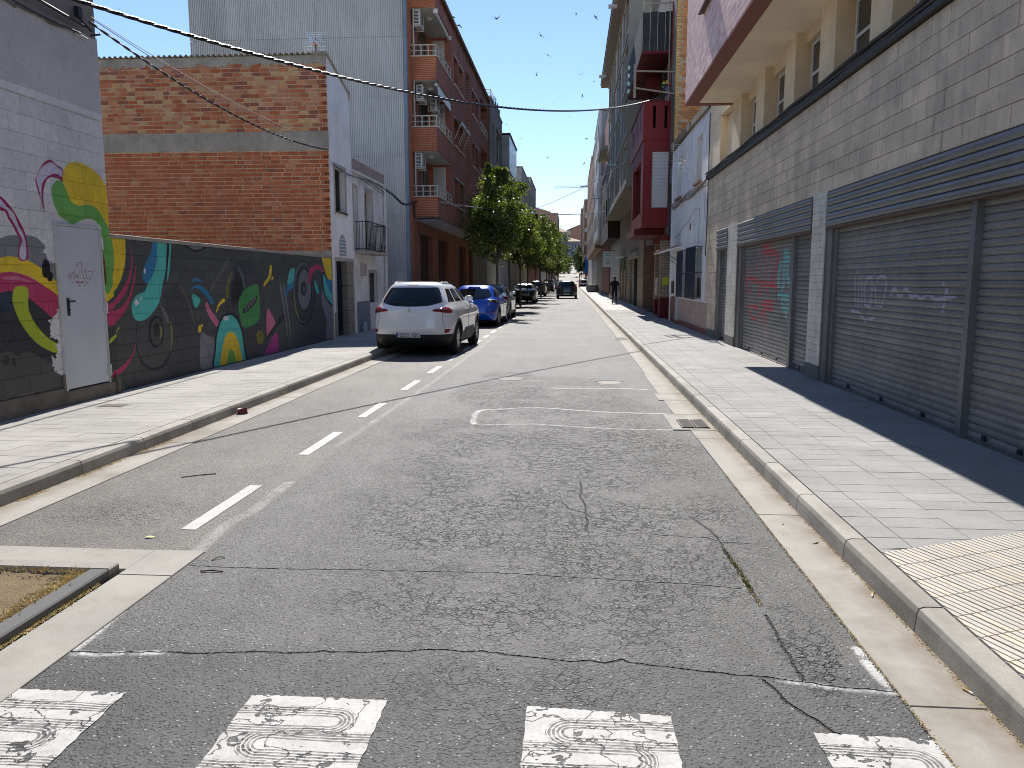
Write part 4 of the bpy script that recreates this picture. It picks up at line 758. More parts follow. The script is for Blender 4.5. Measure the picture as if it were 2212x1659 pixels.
for x, z, w in vis[300:]:
    mb.mi = bclass(x, z); d = rnd.uniform(-.003, .005); j = lambda: rnd.uniform(-.004, .004)
    mb.add([(x+j(), GY+.005+d, z+j()), (x+w+j(), GY+.005+d, z+j()), (x+w+j(), GY+.005+d, z+BH-.020+j()), (x+j(), GY+.005+d, z+BH-.020+j()),
            (x, GY+.0185, z), (x+w, GY+.0185, z), (x+w, GY+.0185, z+BH-.020), (x, GY+.0185, z+BH-.020)], [(0, 1, 2, 3), (0, 4, 5, 1), (1, 5, 6, 2), (2, 6, 7, 3), (3, 7, 4, 0)])
o = mb.build('more_bricks', m_br, B2); o['kind'] = 'stuff'
hb = MB(); hb.box(0, .13, 0, .03, 0, BH-.014); hbm = None
m_hole = flat('hollow', (.012, .008, .006), .95)
hm = MB(); hm.mi = 0; hm.box(0, .20, 0, .03, 0, BH-.014); hm.mi = 1
for a in range(3):
    for b_ in range(2): hm.box(.088+a*.037, .088+a*.037+.024, -.0015, .01, .014+b_*.039, .014+b_*.039+.026)
hbm = hm.mesh('hollow_brick', [m_br[0], m_hole])
for band0, n in ((2.17, 26), (5.32, 16)):
    for r_i in range(0, n, 2): inst('hollow_brick', hbm, B2, (-6.312, GY+.003, band0+r_i*BH))
mb = MB()
def ragged_band(mb, z0, z1, x0, x1, a0, a1, y=GY, n=70):
    lo = [(x0+(x1-x0)*i/n, z0+rnd.uniform(-a0, a0)) for i in range(n+1)]; hi = [(x0+(x1-x0)*i/n, z1+rnd.uniform(-a1, a1)) for i in range(n+1)]
    for i in range(n):
        mb.add([(lo[i][0], y, lo[i][1]), (lo[i+1][0], y, lo[i+1][1]), (hi[i+1][0], y, hi[i+1][1]), (hi[i][0], y, hi[i][1]), (lo[i][0], y+.03, lo[i][1]), (lo[i+1][0], y+.03, lo[i+1][1]), (hi[i+1][0], y+.03, hi[i+1][1]), (hi[i][0], y+.03, hi[i][1])],
               [(0, 1, 2, 3), (0, 4, 5, 1), (3, 2, 6, 7)])
ragged_band(mb, 4.86, 5.31, -12.5, -6.106, .015, .012, GY-.004)
mb.build('concrete_band', m_cement, B2)
mb = MB(); ragged_band(mb, 6.92, 7.13, -12.5, -6.106, .06, .0, GY-.002); ragged_band(mb, 1.9, 2.36, -9.0, -6.106, .0, .05, GY-.003, 30); mb.build('mortar_capping', m_cement, B2)
# corrugated roof sheet seen edge on
pr = []
for i in range(0, 6*46+1): x = -12.6+i*.0236; pr.append((x, 7.165+.028*math.cos(i*2*PI/6)))
v = [(x, GY-.07, z) for x, z in pr]+[(x, 21.5, z-.62) for x, z in pr]; n = len(pr)
mb = MB(); mb.add(v+[(a, b, c-.012) for a, b, c in v], [(i, i+1, n+i+1, n+i) for i in range(n-1)]+[(i, 2*n+i, 2*n+i+1, i+1) for i in range(n-1)]); mb.build('corrugated_roof', m_cement, B2)
# white street front (top slopes down away from us)
A1 = [(20.02, 20.98, 3.31, 4.66), (19.62, 21.36, .12, 2.19)]
WIN2 = (19.83, 20.72, 3.40, 4.52); DR2 = (19.72, 21.24, .12, 2.13)
facade(B2, 'front_wall', m_white, 1, -6.10, .3, 19.452, 21.43, 0, 4.93, [WIN2, DR2])
mb = MB(); mb.prism([(19.452, 4.93), (21.43, 4.93), (21.43, 4.97), (21.25, 6.62), (19.452, 7.12)], 'x', -6.4, -6.10); mb.build('front_gable', m_white, B2)
mb = MB(); mb.prism([(19.36, 7.13), (21.28, 6.60), (21.28, 6.66), (19.36, 7.19)], 'x', -6.45, -6.06); mb.build('verge', m_cement, B2)
for (a, b, c, d) in (WIN2, DR2):
    mb = MB(); mb.box(-6.10, -6.085, a-.09, a, c if c < 1 else c-.09, d+.09); mb.box(-6.10, -6.085, b, b+.11, c if c < 1 else c-.09, d+.09); mb.box(-6.10, -6.086, a, b, d, d+.09); mb.build('trim', m_trim, B2)
w = window(B2, 1, -6.24, *WIN2, fm=m_brown, bars=1); mb = MB()
for i in range(24): mb.box(-6.235, -6.215, WIN2[0]+.05, WIN2[1]-.3, 3.44+i*.045, 3.475+i*.045)
mb.build('blind', m_dark, w); BX('sill', m_brown, w, -6.2, -6.03, WIN2[0]-.02, WIN2[1]+.05, 3.365, 3.40)
m_stone = pm('stone_veneer', (.27, .23, .18), .85, .12, 3, 40, .3)
for i, z in enumerate(np.arange(.12, 2.1, .34)):
    BX('stone_block', m_stone, B2, -6.38, -6.09, 20.72, 21.235, z+.006, min(z+.334, 2.125), bevel=.006); BX('stone_block', m_stone, B2, -6.38, -6.092, 19.50, 19.715, z+.006, min(z+.334, .9 if z > .5 else z+.334), bevel=.006) if z < .7 else None
mb = MB(); mb.box(-6.30, -6.27, 19.75, 20.68, .14, 2.1)
dr = mb.build('door', m_dark, B2); mb = MB()
for i in range(14): mb.box(-6.25, -6.232, 19.77+i*.066, 19.785+i*.066, .16, 2.08)
for z in (.2, .8, 1.5, 2.05): mb.box(-6.252, -6.23, 19.75, 20.68, z, z+.02)
mb.build('grille', m_bluepaint, dr)
# arched little painted window above the door
t = NT('painted_fanlight'); sp = t.n('SeparateXYZ'); t.l(t.pos(), sp.inputs[0]); st = t.math('GREATER_THAN', t.math('FRACT', t.math('MULTIPLY', sp.outputs[2], 11)), .5)
t.out(t.mix(st, (.18, .27, .29), (.55, .58, .6)), .5); m_fan = t.mat
arc = [(20.1, 2.30), (20.62, 2.30)]+[(20.36+.26*math.cos(a), 2.50+.26*math.sin(a)) for a in np.linspace(0, PI, 12)]
arc2 = [(20.05, 2.27), (20.67, 2.27)]+[(20.36+.31*math.cos(a), 2.50+.33*math.sin(a)) for a in np.linspace(0, PI, 12)]
mb = MB(); mb.prism(arc2, 'x', -6.101, -6.092); mb.build('fanlight_surround', m_trim, B2); mb = MB(); mb.prism(arc, 'x', -6.095, -6.087); mb.build('fanlight', m_fan, B2)
# ---- second white house
B3 = thing('old_white_house', 'low stained white house with iron balcony behind the white car', 'house', (-6.1, 23.2, .12))
D3 = (22.72, 23.55, 2.45, 4.25); D3b = (21.50, 21.85, 2.45, 4.2); G3 = (23.0, 23.86, .95, 1.86)
facade(B3, 'wall', m_white2, 1, -6.10, .3, 21.44, 24.98, 0, 4.62, [D3, D3b, G3]); BX('side_walls', m_white2, B3, -12.5, -6.38, 21.45, 24.95, 0, 4.55)
BX('dado', pm('grey_dado', (.22, .23, .26), .85, .1, 3, 40, .3, dirt=.4), B3, -6.10, -6.085, 21.60, 22.98, .1, 1.02)
m_par = brickmat('pink_parapet', (.36, .25, .22), (.32, .22, .2), (.42, .36, .34), .25, .06, 'y', .008)
BX('parapet', m_par, B3, -6.3, -6.06, 21.44, 24.99, 4.66, 4.96); BX('cornice', m_white2, B3, -6.3, -6.03, 21.44, 25.0, 4.60, 4.66)
for (a, b, c, d) in (D3, G3, D3b):
    mb = MB(); mb.box(-6.10, -6.088, a-.08, a, c, d+.09); mb.box(-6.10, -6.088, b, b+.08, c, d+.09); mb.box(-6.10, -6.089, a, b, d, d+.09); mb.build('trim', m_trim, B3)
window(B3, 1, -6.28, *D3, fm=m_brown, bars=1, trans=.75); window(B3, 1, -6.26, *D3b, fm=m_plast, bars=0, blind=.95, name='blind_window')
gw = window(B3, 1, -6.3, *G3, fm=m_brown, bars=1); mb = MB()
for i in range(8): mb.box(-6.19, -6.175, 23.03+i*.115, 23.045+i*.115, .96, 1.85)
for z in (1.0, 1.25, 1.5, 1.78): mb.box(-6.192, -6.173, 23.0, 23.86, z, z+.015)
mb.build('grille', m_iron, gw)
bal = BX('balcony', pm('balcony_slab', (.40, .34, .29), .85, .1, 3, 40, .2, dirt=.5), B3, -6.1, -5.72, 21.6, 23.75, 2.37, 2.46, bevel=.01)
mb = MB()
for k in range(16): y = 21.63+k*.14; mb.box(-5.752, -5.738, y, y+.012, 2.46, 3.28)
for k in range(4): mb.box(-6.08+k*.09, -6.068+k*.09, 21.63, 21.642, 2.46, 3.28); mb.box(-6.08+k*.09, -6.068+k*.09, 23.72, 23.732, 2.46, 3.28)
for z in (2.5, 3.26): mb.box(-5.757, -5.733, 21.62, 23.74, z, z+.022); mb.box(-6.1, -5.74, 21.622, 21.646, z, z+.022); mb.box(-6.1, -5.74, 23.716, 23.74, z, z+.022)
for k in range(7):
    c_ = 21.78+k*.3; mb.tube([(-5.745, c_+.06*math.cos(a), 2.62+.07*math.sin(a)) for a in np.linspace(0, 2*PI, 11)], .006, 4, cap=False)
mb.build('railing', m_iron, bal)
BX('meter_box', m_trim, B3, -6.1, -6.0, 22.05, 22.42, 1.75, 2.1, bevel=.01)
MB().tube([(-6.03, 24.9, .12), (-6.03, 24.9, 4.5)], .045, 10).build('downpipe', m_white2, B3)
mb = MB()
for k in range(3): mb.tube([(-6.04+.01*k, y, 4.52-.05*k-.06*math.sin((y-19.5)*1.1+k)-.04*(y-19.5)*(.1)) for y in np.linspace(19.5+k*.4, 24.9, 24)], .014-.003*k, 5)
mb.build('facade_cables', m_cable, B3)

# ---------------------------------------------------------------- clad brick apartment block
B4 = thing('brick_apartment_block', 'red brick apartment block with corner balconies and grey ribbed metal side wall', 'apartment building', (-6.1, 38, .12))
EX = -5.15
fl = [(3.94, 4.79), (6.50, 7.37), (9.08, 9.92), (11.66, 12.32)]
BX('core', m_orange, B4, -14.3, -6.36, 29.34, 47.55, 0, 12.2)
BX('corner_return', m_orange, B4, -6.36, -6.10, 29.34, 29.80, 0, 12.3)
gp = [(31.03, 33.71), (35.23, 38.1), (41.67, 44.39), (45.79, 47.4)]
facade(B4, 'ground_floor_wall', m_orangeXY, 1, -6.10, .26, 29.80, 47.6, 0, 3.94, [(a, b, .1, 3.5) for a, b in gp])
for a, b in gp:
    d = BX('garage_door', pm('dark_red_door', (.05, .018, .014), .7, .2, 3, 40, .2), B4, -6.34, -6.30, a, b, .12, 3.5); BX('door_seam', m_dark, d, -6.30, -6.295, (a+b)/2-.02, (a+b)/2+.02, .12, 3.4)
hol = []
WY = [(34.2, 35.4), (35.72, 37.0), (40.2, 41.35), (41.65, 42.8)]
for f in range(3):
    for a, b in WY: hol.append((a, b, 10.02-2.56*f, 11.17-2.56*f))
    hol.append((43.9, 47.3, 9.95-2.56*f, 11.66-2.56*f))
hol.append((37.95, 39.5, 4.0, 11.5))
facade(B4, 'street_wall', m_orangeY, 1, EX, .5, 33.40, 47.6, 3.94, 12.32, hol)
BX('floor_edge', m_orangeY, B4, -6.36, EX-.5, 33.42, 47.55, 3.95, 12.2)
m_soff = pm('soffit_cream', (.50, .48, .42), .85, .06, 2, 40, .08)
BX('soffit', m_soff, B4, -6.08, EX+.004, 29.83, 47.55, 3.928, 3.944)
for f in range(3):
    for a, b in WY:
        z0, z1 = 10.02-2.56*f, 11.17-2.56*f
        window(B4, 1, EX-.32, a, b, z0, z1, fm=m_cream, bars=1, blind=[.5, .3, .85][f] if a < 36 else .4)
        BX('lintel', m_cream, B4, EX-.02, EX+.03, a-.04, b+.04, z1, z1+.05); BX('window_ledge', m_cream, B4, EX-.1, EX+.06, a-.04, b+.04, z0-.06, z0-.002)
        if f == 0 and False: pass
BX('lightwell', m_orange, B4, EX-.52, EX-.48, 37.95, 39.5, 3.95, 11.6)
for i, (z0, z1) in enumerate(fl):
    mb = MB(); mb.box(-6.12, EX, 29.80, 33.42, z0+.01, z1); mb.build('balcony_parapet' if i < 3 else 'eave_band', m_orange, B4)
    # bottom soffit plate, street side facing
    BX('balcony_soffit', m_soff, B4, -6.10, EX-.03, 29.86, 33.40, z0-.004, z0+.012)
    mb = MB(); mb.box(EX-.002, EX+.006, 29.80, 33.42, z0+.012, z1-.002); mb.build('street_face', m_orangeY, B4)
    if i < 3:
        BX('balcony_coping', m_cream, B4, -6.14, EX+.04, 29.76, 33.40, z1, z1+.045)
        r_ = MB(); zt = z1+.42; zm = z1+.22
        r_.bar((-6.1, 29.82, zt), (EX-.02, 29.82, zt), .045, .04); r_.bar((-6.1, 29.82, zm), (EX-.02, 29.82, zm), .025); r_.bar((EX-.02, 29.8, zt), (EX-.02, 33.38, zt), .045, .04); r_.bar((EX-.02, 29.82, zm), (EX-.02, 33.38, zm), .025)
        for x in (-5.98, -5.72, -5.45, EX-.02): r_.bar((x, 29.82, z1+.04), (x, 29.82, zt), .035)
        for y in np.linspace(30.5, 33.3, 5): r_.bar((EX-.02, y, z1+.04), (EX-.02, y, zt), .035)
        r_.build('railing', m_cream, B4)
        # inside of the corner balcony: side wall with door, back wall with blind
        sw = z1+1.55
        window(B4, 1, -6.07, 31.2, 32.6, z1+.02, sw, fm=m_brown, bars=1, name='balcony_door')
        bw_ = BX('blind_door', m_cream, B4, -5.95, -5.42, 33.37, 33.402, z1+.02, sw+.05); mb = MB()
        for k in range(26): mb.box(-5.91, -5.46, 33.352, 33.368, z1+.05+k*.058, z1+.1+k*.058)
        mb.build('roller_blind', m_shutter, bw_)
        MB().tube([(-6.02, 29.9, z1+.1), (-6.02, 29.9, fl[i+1][0])], .03, 8).build('balcony_pipe', m_cream, B4)
        l_ = MB(); l_.lathe([(.0, -.09), (.08, -.08), (.13, -.03), (.14, 0)], (-5.62, 31.0, fl[i+1][0]-.005), 'z', 16); l_.build('ceiling_lamp', m_plast, B4, smooth=True)
BX('niche_back', m_orange, B4, -6.36, EX-.003, 33.403, 33.6, 3.95, 12.2); BX('niche_side', m_orangeY, B4, -6.36, -6.10, 29.81, 33.5, 3.95, 12.2)
# second balcony along the street
for f in range(3):
    z = 9.95-2.56*f; BX('recess_wall', m_orangeY, B4, EX-.9, EX-.5, 43.9, 47.3, z, z+1.7); r_ = MB()
    r_.bar((EX, 43.95, z+.42), (EX, 47.3, z+.42), .045); r_.bar((EX, 43.95, z+.2), (EX, 47.3, z+.2), .025)
    for y in np.linspace(44, 47.25, 6): r_.bar((EX, y, z), (EX, y, z+.42), .035)
    r_.build('railing', m_cream, B4); BX('balcony_coping', m_cream, B4, EX-.3, EX+.04, 43.9, 47.3, z-.03, z+.012)
# roof: a row of clay tiles along the eave
mb = MB(); mb.add([(EX+.02, 29.2, 12.33), (EX+.02, 47.7, 12.33), (-10, 47.7, 14.4), (-10, 29.2, 14.4)], [(0, 1, 2, 3)]); mb.add([(EX+.02, 29.2, 12.31), (EX+.02, 47.7, 12.31), (-10, 47.7, 14.2), (-10, 29.2, 14.2)], [(0, 3, 2, 1)]); mb.build('roof', m_clay, B4)
tm = MB(); seg = [(.105*math.cos(a), .105*math.sin(a)*.8) for a in np.linspace(0, PI, 7)]
vs = [(.0, u, w_) for u, w_ in seg]+[(-.5, u*.85, w_+.22) for u, w_ in seg]; n = len(seg)
tm.add(vs+[(a, b, c-.012) for a, b, c in vs], [(i, i+1, n+i+1, n+i) for i in range(n-1)]+[(i, 2*n+i, 2*n+i+1, i+1) for i in range(n-1)]); tme = tm.mesh('roof_tile', m_clay)
for k in range(82): inst('roof_tile', tme, B4, (EX+.13, 29.35+k*.224, 12.33))
MB().tube([(EX+.1, 29.3, 12.28), (EX+.1, 47.6, 12.26)], .05, 8).build('gutter', m_brown, B4)
# ribbed metal cladding, sheet by sheet
t = NT('galvanised_cladding'); oi = t.n('ObjectInfo')
c = t.mix(t.ramp(t.noise(.5, 5, .6), .3, .7), (.53, .51, .475), (.64, .615, .575)); c = t.mix(1., c, t.ramp(oi.outputs['Random'], 0, 1, .93, 1.06), 'MULTIPLY')
sn = t.noise(1.2, 5, .7, t.mapped((7, 1, .3))); c = t.mix(t.ramp(sn, .5, .8, 0, .35), c, (.2, .21, .22))
t.out(c, .5, t.bump(t.noise(40, 3), .05, .002), Metallic=.35); m_clad = t.mat
def clad_mesh(h):
    w = .482; ribs = 7; p = w/ribs; pr = []
    for i in range(ribs): x = i*p; pr += [(x, .0), (x+p*.34, .0), (x+p*.40, .036), (x+p*.90, .036), (x+p*.98, 0.)]
    pr[-1] = (w, 0)
    n = len(pr); mb = MB(); v = [(x, y, 0) for x, y in pr]+[(x, y, h) for x, y in pr]
    mb.add(v, [(i, i+1, n+i+1, n+i) for i in range(n-1)])
    for k in range(0, ribs, 2):
        for zz in (.1, h-.1):
            if h > 1: mb.lathe([(0, -.012), (.017, -.010), (.017, 0.)], (k*p+p*.15, 0, zz), 'y', 6)
    return mb.mesh('cladding_sheet', m_clad)
rows = [0.1, 2.0, 4.12, 6.26, 8.40, 10.52, 12.65]
cm = {}
for i in range(6):
    h = rows[i+1]-rows[i]; me = clad_mesh(h-.006)
    for k in range(17): inst('cladding_sheet', me, B4, (-6.26-(k+1)*.478+.0, 29.30-(.012 if i % 2 else 0), rows[i]))
MB().tube([(-6.2, 29.27, .1), (-6.2, 29.27, 12.7)], .075, 8).build('corner_trim', pm('blue_grey_metal', (.20, .25, .31), .5, .12, 3, 50, .1, metal=.3, dirt=.4), B4)
# air conditioners
def aircon(label, x, y, z):
    a = thing('air_conditioner', label, 'air conditioner', (x, y, z), group='air conditioners on the brick block balconies')
    BX('casing', m_plast, a, 0, .27, 0, .78, 0, .55, bevel=.015, local=True); mb = MB()
    for k in range(9): mb.box(.05, .22, -.008, .002, .06+k*.05, .085+k*.05)
    mb.build('side_grille', m_dark, a, local=True); mb = MB()
    mb.lathe([(.21, .0), (.21, .012), (.19, .012)], (.27, .34, .28), 'x', 20)
    for k in range(7): r0 = .03+.026*k; mb.lathe([(r0, .012), (r0+.006, .014)], (.27, .34, .28), 'x', 20)
    mb.build('fan_guard', m_iron, a, local=True); mb = MB()
    mb.bar((-.08, .05, -.03), (.3, .05, -.03), .04); mb.bar((-.08, .7, -.03), (.3, .7, -.03), .04); mb.bar((-.08, .05, -.03), (-.08, .05, .45), .03); mb.build('bracket', m_cream, a, local=True)
aircon('air conditioner under the topmost balcony ceiling of the brick block', -6.04, 29.93, 11.1)
aircon('left air conditioner of the pair on the middle balcony of the brick block', -6.0, 30.1, 8.45)
aircon('right air conditioner of the pair on the middle balcony of the brick block', -5.72, 31.5, 8.35)
aircon('lowest air conditioner, above the first floor balcony of the brick block', -6.04, 29.95, 5.92)
# awnings
a = thing('rolled_awning', 'rolled white awning under the top balcony ceiling', 'awning', (EX-.05, 31.6, 11.55))
mb = MB(); mb.tube([(0, -1.65, 0), (0, 1.6, -.02)], .055, 10); mb.build('roll', m_plast, a, local=True, smooth=True); mb = MB(); mb.cbox((.02, -1.65, .02), (.16, .05, .16)); mb.cbox((.02, 1.6, .02), (.16, .05, .16)); mb.build('end_cap', m_plast, a, local=True)
a = thing('drooping_awning', 'half rolled awning with a drooping scalloped white edge on middle balcony', 'awning', (EX-.05, 31.6, 8.95))
MB().tube([(0, -1.65, 0), (0, 1.6, -.02)], .05, 10).build('roll', m_plast, a, local=True, smooth=True)
v = []; n = 40
for i in range(n+1): y = -1.6+3.15*i/n; v += [(.05, y, -.02), (.07, y, -.30-.05*abs(math.sin(i*.8)))]
MB().add(v, [(2*i, 2*i+1, 2*i+3, 2*i+2) for i in range(n)]).build('valance', m_plast, a, local=True)
for i, y in enumerate((34.2, 35.72)):
    a = thing('window_awning', ['small tilted awning on the near middle floor window', 'small tilted awning on the far middle floor window'][i], 'awning', (EX, y, 8.6), group='small window awnings on the brick block')
    mb = MB(); mb.add([(0, 0, 0), (0, 1.2, 0), (.32, 1.2, -.16), (.32, 0, -.16), (.34, 0, -.3), (.34, 1.2, -.3)], [(0, 1, 2, 3), (3, 2, 5, 4)]); mb.build('canvas', m_plast, a, local=True)
    mb = MB(); mb.bar((.0, .02, -.9), (.32, .02, -.2), .025); mb.bar((.0, 1.18, -.9), (.32, 1.18, -.2), .025); mb.build('arm', m_cream, a, local=True)

# ---------------------------------------------------------------- further blocks on the left
def block_l(name, label, x, y0, y1, z0, z1, mats, wins=(), back=-14, gx=-6.1, side=None, ground=None, hg=3.6, cat='apartment building', copings=True):
    b = thing(name, label, cat, (gx, (y0+y1)/2, hill(y0)+.1)); s = 1 if x < 0 else -1; h0 = hill(y0)
    BX('body', side or mats, b, back, x-s*.24, y0+.01, y1, h0+z0, h0+z1-.05)
    facade(b, 'wall', mats, s, x, .25, y0, y1, h0+z0, h0+z1, [(w[0], w[1], h0+w[2], h0+w[3]) for w in wins])
    if z0 > 1: BX('ground_floor', ground or mats, b, back, gx, y0+.02, y1-.01, h0, h0+z0+.01)
    for w in wins:
        window(b, s, x-s*.16, w[0], w[1], h0+w[2], h0+w[3], fm=m_plast if len(w) < 5 else w[4], bars=1, blind=rnd.choice([0, .3, .5, .9]))
    if copings: BX('coping', m_trim, b, back, x+s*.05, y0-.03, y1+.03, h0+z1, h0+z1+.08)
    return b
m_greybrick = brickmat('grey_brown_brick', (.27, .24, .22), (.22, .2, .185), (.34, .32, .3), .28, .08, 'y', .012)
m_brownbr = brickmat('brown_brick_side', (.22, .10, .06), (.18, .08, .05), (.30, .22, .17), .28, .08, 'x', .014)
m_paint1 = pm('pale_wall', (.50, .50, .49), .8, .06, 2, 30, .1, dirt=.25)
m_cream2 = pm('cream_wall', (.45, .42, .37), .8, .08, 2, 30, .1, dirt=.3)
m_glaze = pm('glazed_white', (.62, .66, .70), .25, .04, 2, 30, .02, spec=.7)
b5 = block_l('grey_brick_block', 'grey-brown brick block with roof railing next beyond the red brick block', -5.0, 47.65, 55.5, 3.9, 12.5, m_greybrick,
    [(48.7, 49.9, 9.6, 11.2), (51.0, 54.9, 9.4, 11.4), (48.7, 49.9, 7.0, 8.5), (51.0, 54.9, 6.7, 8.6), (48.7, 49.9, 4.4, 5.9), (51.0, 54.9, 4.2, 6)], side=m_brownbr)
BX('side_pier', m_brownbr, b5, -6.1, -5.03, 47.60, 47.66, 3.95, 12.45)
mb = MB()
for z in (12.75, 12.95): mb.bar((-6.6, 47.7, z), (-5.0, 47.7, z), .03); mb.bar((-5.0, 47.7, z), (-5.0, 49.4, z), .03)
for x in (-6.6, -5.8, -5.0): mb.bar((x, 47.7, 12.5), (x, 47.7, 12.95), .03)
mb.build('roof_railing', m_cream, b5)
mb = MB()
for y in (50.9, 52.1, 53.3, 54.6): mb.bar((-5.1, y, 12.5), (-5.1, y, 13.2+rnd.uniform(0, .6)), .06)
mb.build('aerial_posts', m_iron, b5); BX('green_netting', pm('green_net', (.06, .16, .10), .8), b5, -5.16, -5.13, 52.1, 54.7, 12.58, 13.2)
b6 = block_l('white_bay_block', 'white block with big rounded top floor bay over the trees', -5.2, 55.6, 62.4, 3.4, 9.1, m_glaze, [(56.3, 57.1, 6.2, 8.4), (57.9, 58.7, 6.2, 8.4), (59.6, 60.6, 6.2, 8.4)], side=m_paint1, ground=m_paint1, copings=False)
mb = MB(); mb.box(-9, -4.5, 55.55, 62.5, 9.3, 11.75); mb.build('top_floor', m_greybrick, b6); mb = MB(); mb.box(-4.51, -4.485, 55.56, 62.49, 9.32, 11.74); mb.build('glazed_front', m_glaze, b6); BX('coping', m_iron, b6, -9, -4.42, 55.5, 62.55, 11.75, 11.86)
mb = MB(); mb.prism([(-4.52, 9.32), (-5.2, 9.32), (-5.2, 9.0), (-4.95, 9.0)], 'y', 55.58, 62.45); mb.build('bay_soffit', m_paint1, b6)
BX('side_brick', brickmat('pale_brick', (.42, .42, .40), (.38, .38, .36), (.5, .5, .48), .28, .08, 'x', .012), b6, -9, -4.52, 55.50, 55.55, 9.35, 11.7)
block_l('stepped_grey_block', 'dull grey block with spiked parapet behind the first tree tops', -5.0, 77, 90, 3.5, 12.6, m_cream2, [(y, y+1.5, z, z+1.5) for y in (78, 81, 84, 87) for z in (4.4, 7.2, 10)])
block_l('low_white_terrace', 'low white terrace with downpipe behind the tree trunks', -6.05, 62.45, 76.9, 3.4, 6.3, m_paint1, [(y, y+1.1, z, z+1.5) for y in (63.5, 66.5, 70, 73.5) for z in (4.1,)], ground=m_paint1)
block_l('cantilevered_cream_block', 'cream block with projecting upper floors and two aerial masts', -4.9, 91, 104, 3.6, 13.4, m_cream2, [(y, y+1.6, z, z+1.4) for y in (92, 95, 98, 101) for z in (4.5, 7.3, 10.2)])
block_l('long_brown_terrace', 'long brown brick terrace hidden mostly by street trees', -6.0, 104.2, 150, 3.5, 9.5, m_orangeY, [(y, y+1.3, z, z+1.4) for y in np.arange(106, 149, 4.2) for z in (4.4, 7)])
block_l('pale_terrace', 'pale rendered terrace further up behind the trees', -6.0, 150.2, 215, 3.5, 9.0, m_cream2, [(y, y+1.3, z, z+1.4) for y in np.arange(152, 212, 5) for z in (4.4, 7)])
block_l('orange_corner_house', 'small orange rendered house under the big brick gable', -5.9, 215.5, 250, 3.2, 17, pm('orange_render', (.40, .17, .10), .85, .1, 1, 20, .1), [(y, y+1.6, z, z+1.6) for y in np.arange(218, 246, 7) for z in (5, 8, 11)])
bg_ = block_l('brick_gable_tower', 'tall pinkish brown brick block with pitched gable far up the street', -5.6, 292, 330, 3.2, 21.3, brickmat('far_brick_y', (.36, .2, .15), (.33, .18, .13), (.4, .26, .2), .6, .3, 'y', .03),
    [(y, y+2.2, z, z+1.6) for y in (295, 300, 306, 313, 320) for z in (5, 8, 11, 14, 17)], back=-24, side=brickmat('far_brick_x', (.36, .2, .15), (.33, .18, .13), (.4, .26, .2), .6, .3, 'x', .03))
mb = MB(); h0 = hill(292); mb.prism([(-25, h0+21.3), (-8.2, h0+21.3), (-8.2, h0+21.8), (-17.5, h0+24.6), (-25, h0+22)], 'y', 292.1, 322); mb.build('gable', bg_.children[0].data.materials[0], bg_)
MB().box(-7.9, -6.9, 291.9, 292.0, h0+16.2, h0+18.1).build('gable_window', m_glass, bg_)
for k, z in enumerate((4, 7.2, 10.4, 13.4)): BX('balcony', m_paint1, bg_, -9.2, -6.9, 290.8, 292, h0+z, h0+z+.9)
# ---------------------------------------------------------------- right side: closed shop with shutters
m_rblock = pm('grey_beige_block', (.68, .545, .395), .62, .16, 2.0, 45, .4, .006, spec=.5, dirt=.75, dirtcol=(.24, .205, .16), streak=.5, perobj=.10)
m_rmort = pm('dark_mortar', (.36, .30, .235), .95, .15, 5, 60, .4)
m_rtile = pm('small_cream_tile', (.66, .61, .53), .5, .14, 3, 60, .2, .003, dirt=.4, dirtcol=(.2, .18, .15), streak=.3, perobj=.07)
m_plinthR = pm('grey_plinth', (.17, .16, .145), .85, .18, 3, 50, .3, dirt=.4)
m_ochre = pm('ochre_render', (.76, .62, .43), .88, .1, 1.5, 30, .25, .004, dirt=.35, dirtcol=(.36, .28, .18), streak=.15)
m_soffR = pm('soffit_ochre', (.82, .69, .50), .88, .08, 1.2, 30, .15, dirt=.3, dirtcol=(.45, .35, .22))
m_redbeam = pm('red_brown_beam', (.25, .10, .075), .8, .1, 2, 40, .15)
m_gal = pm('galvanised_dark', (.20, .20, .20), .5, .12, 2, 60, .15, .003, metal=.4, dirt=.5, dirtcol=(.12, .08, .055))
# print on the shutters
gr = Raster(3.5, 19.9, .1, 2.45, .008)
for w, p in REDG: gr.stroke(p, w*1.35, 1., 0, soft=.012)
for w, p in TEALG: gr.stroke(p, w*1.3, 1., 1, soft=.015)
for w, p in WHITEG: gr.stroke(p, w, .9, 2, soft=.012)
nf = fbm(gr.h, gr.w, 8, 61); gr.a[..., :3] *= (nf > .25)[..., None]; gr.a[..., 3] = 1; gr_img = gr.image('shutter_paint')
SP = .0742
t = NT('shutter_metal'); gi = gr.node(t, gr_img, 'yz', 'CLIP'); gc = t.n('SeparateColor'); t.l(gi.outputs[0], gc.inputs[0]); sp = t.n('SeparateXYZ'); t.l(t.pos(), sp.inputs[0])
oi = t.n('ObjectInfo')
c = t.mix(t.ramp(t.noise(1.0, 6, .65), .3, .7), (.155, .152, .142), (.25, .24, .222)); c = t.mix(1., c, t.ramp(t.noise(9, 5, .7, t.mapped((1, 1, 6))), .3, .7, .8, 1.15), 'MULTIPLY')
c = t.mix(1., c, t.ramp(oi.outputs['Random'], 0, 1, .82, 1.14), 'MULTIPLY')
lowd = t.ramp(sp.outputs[2], .15, .7, .5, 0); c = t.mix(t.math('MULTIPLY', lowd, t.ramp(t.noise(6, 5, .7), .35, .65)), c, (.33, .32, .31))
fl_ = t.math('GREATER_THAN', t.noise(22, 2, .5), .735); c = t.mix(t.math('MULTIPLY', fl_, .5), c, (.5, .5, .48))
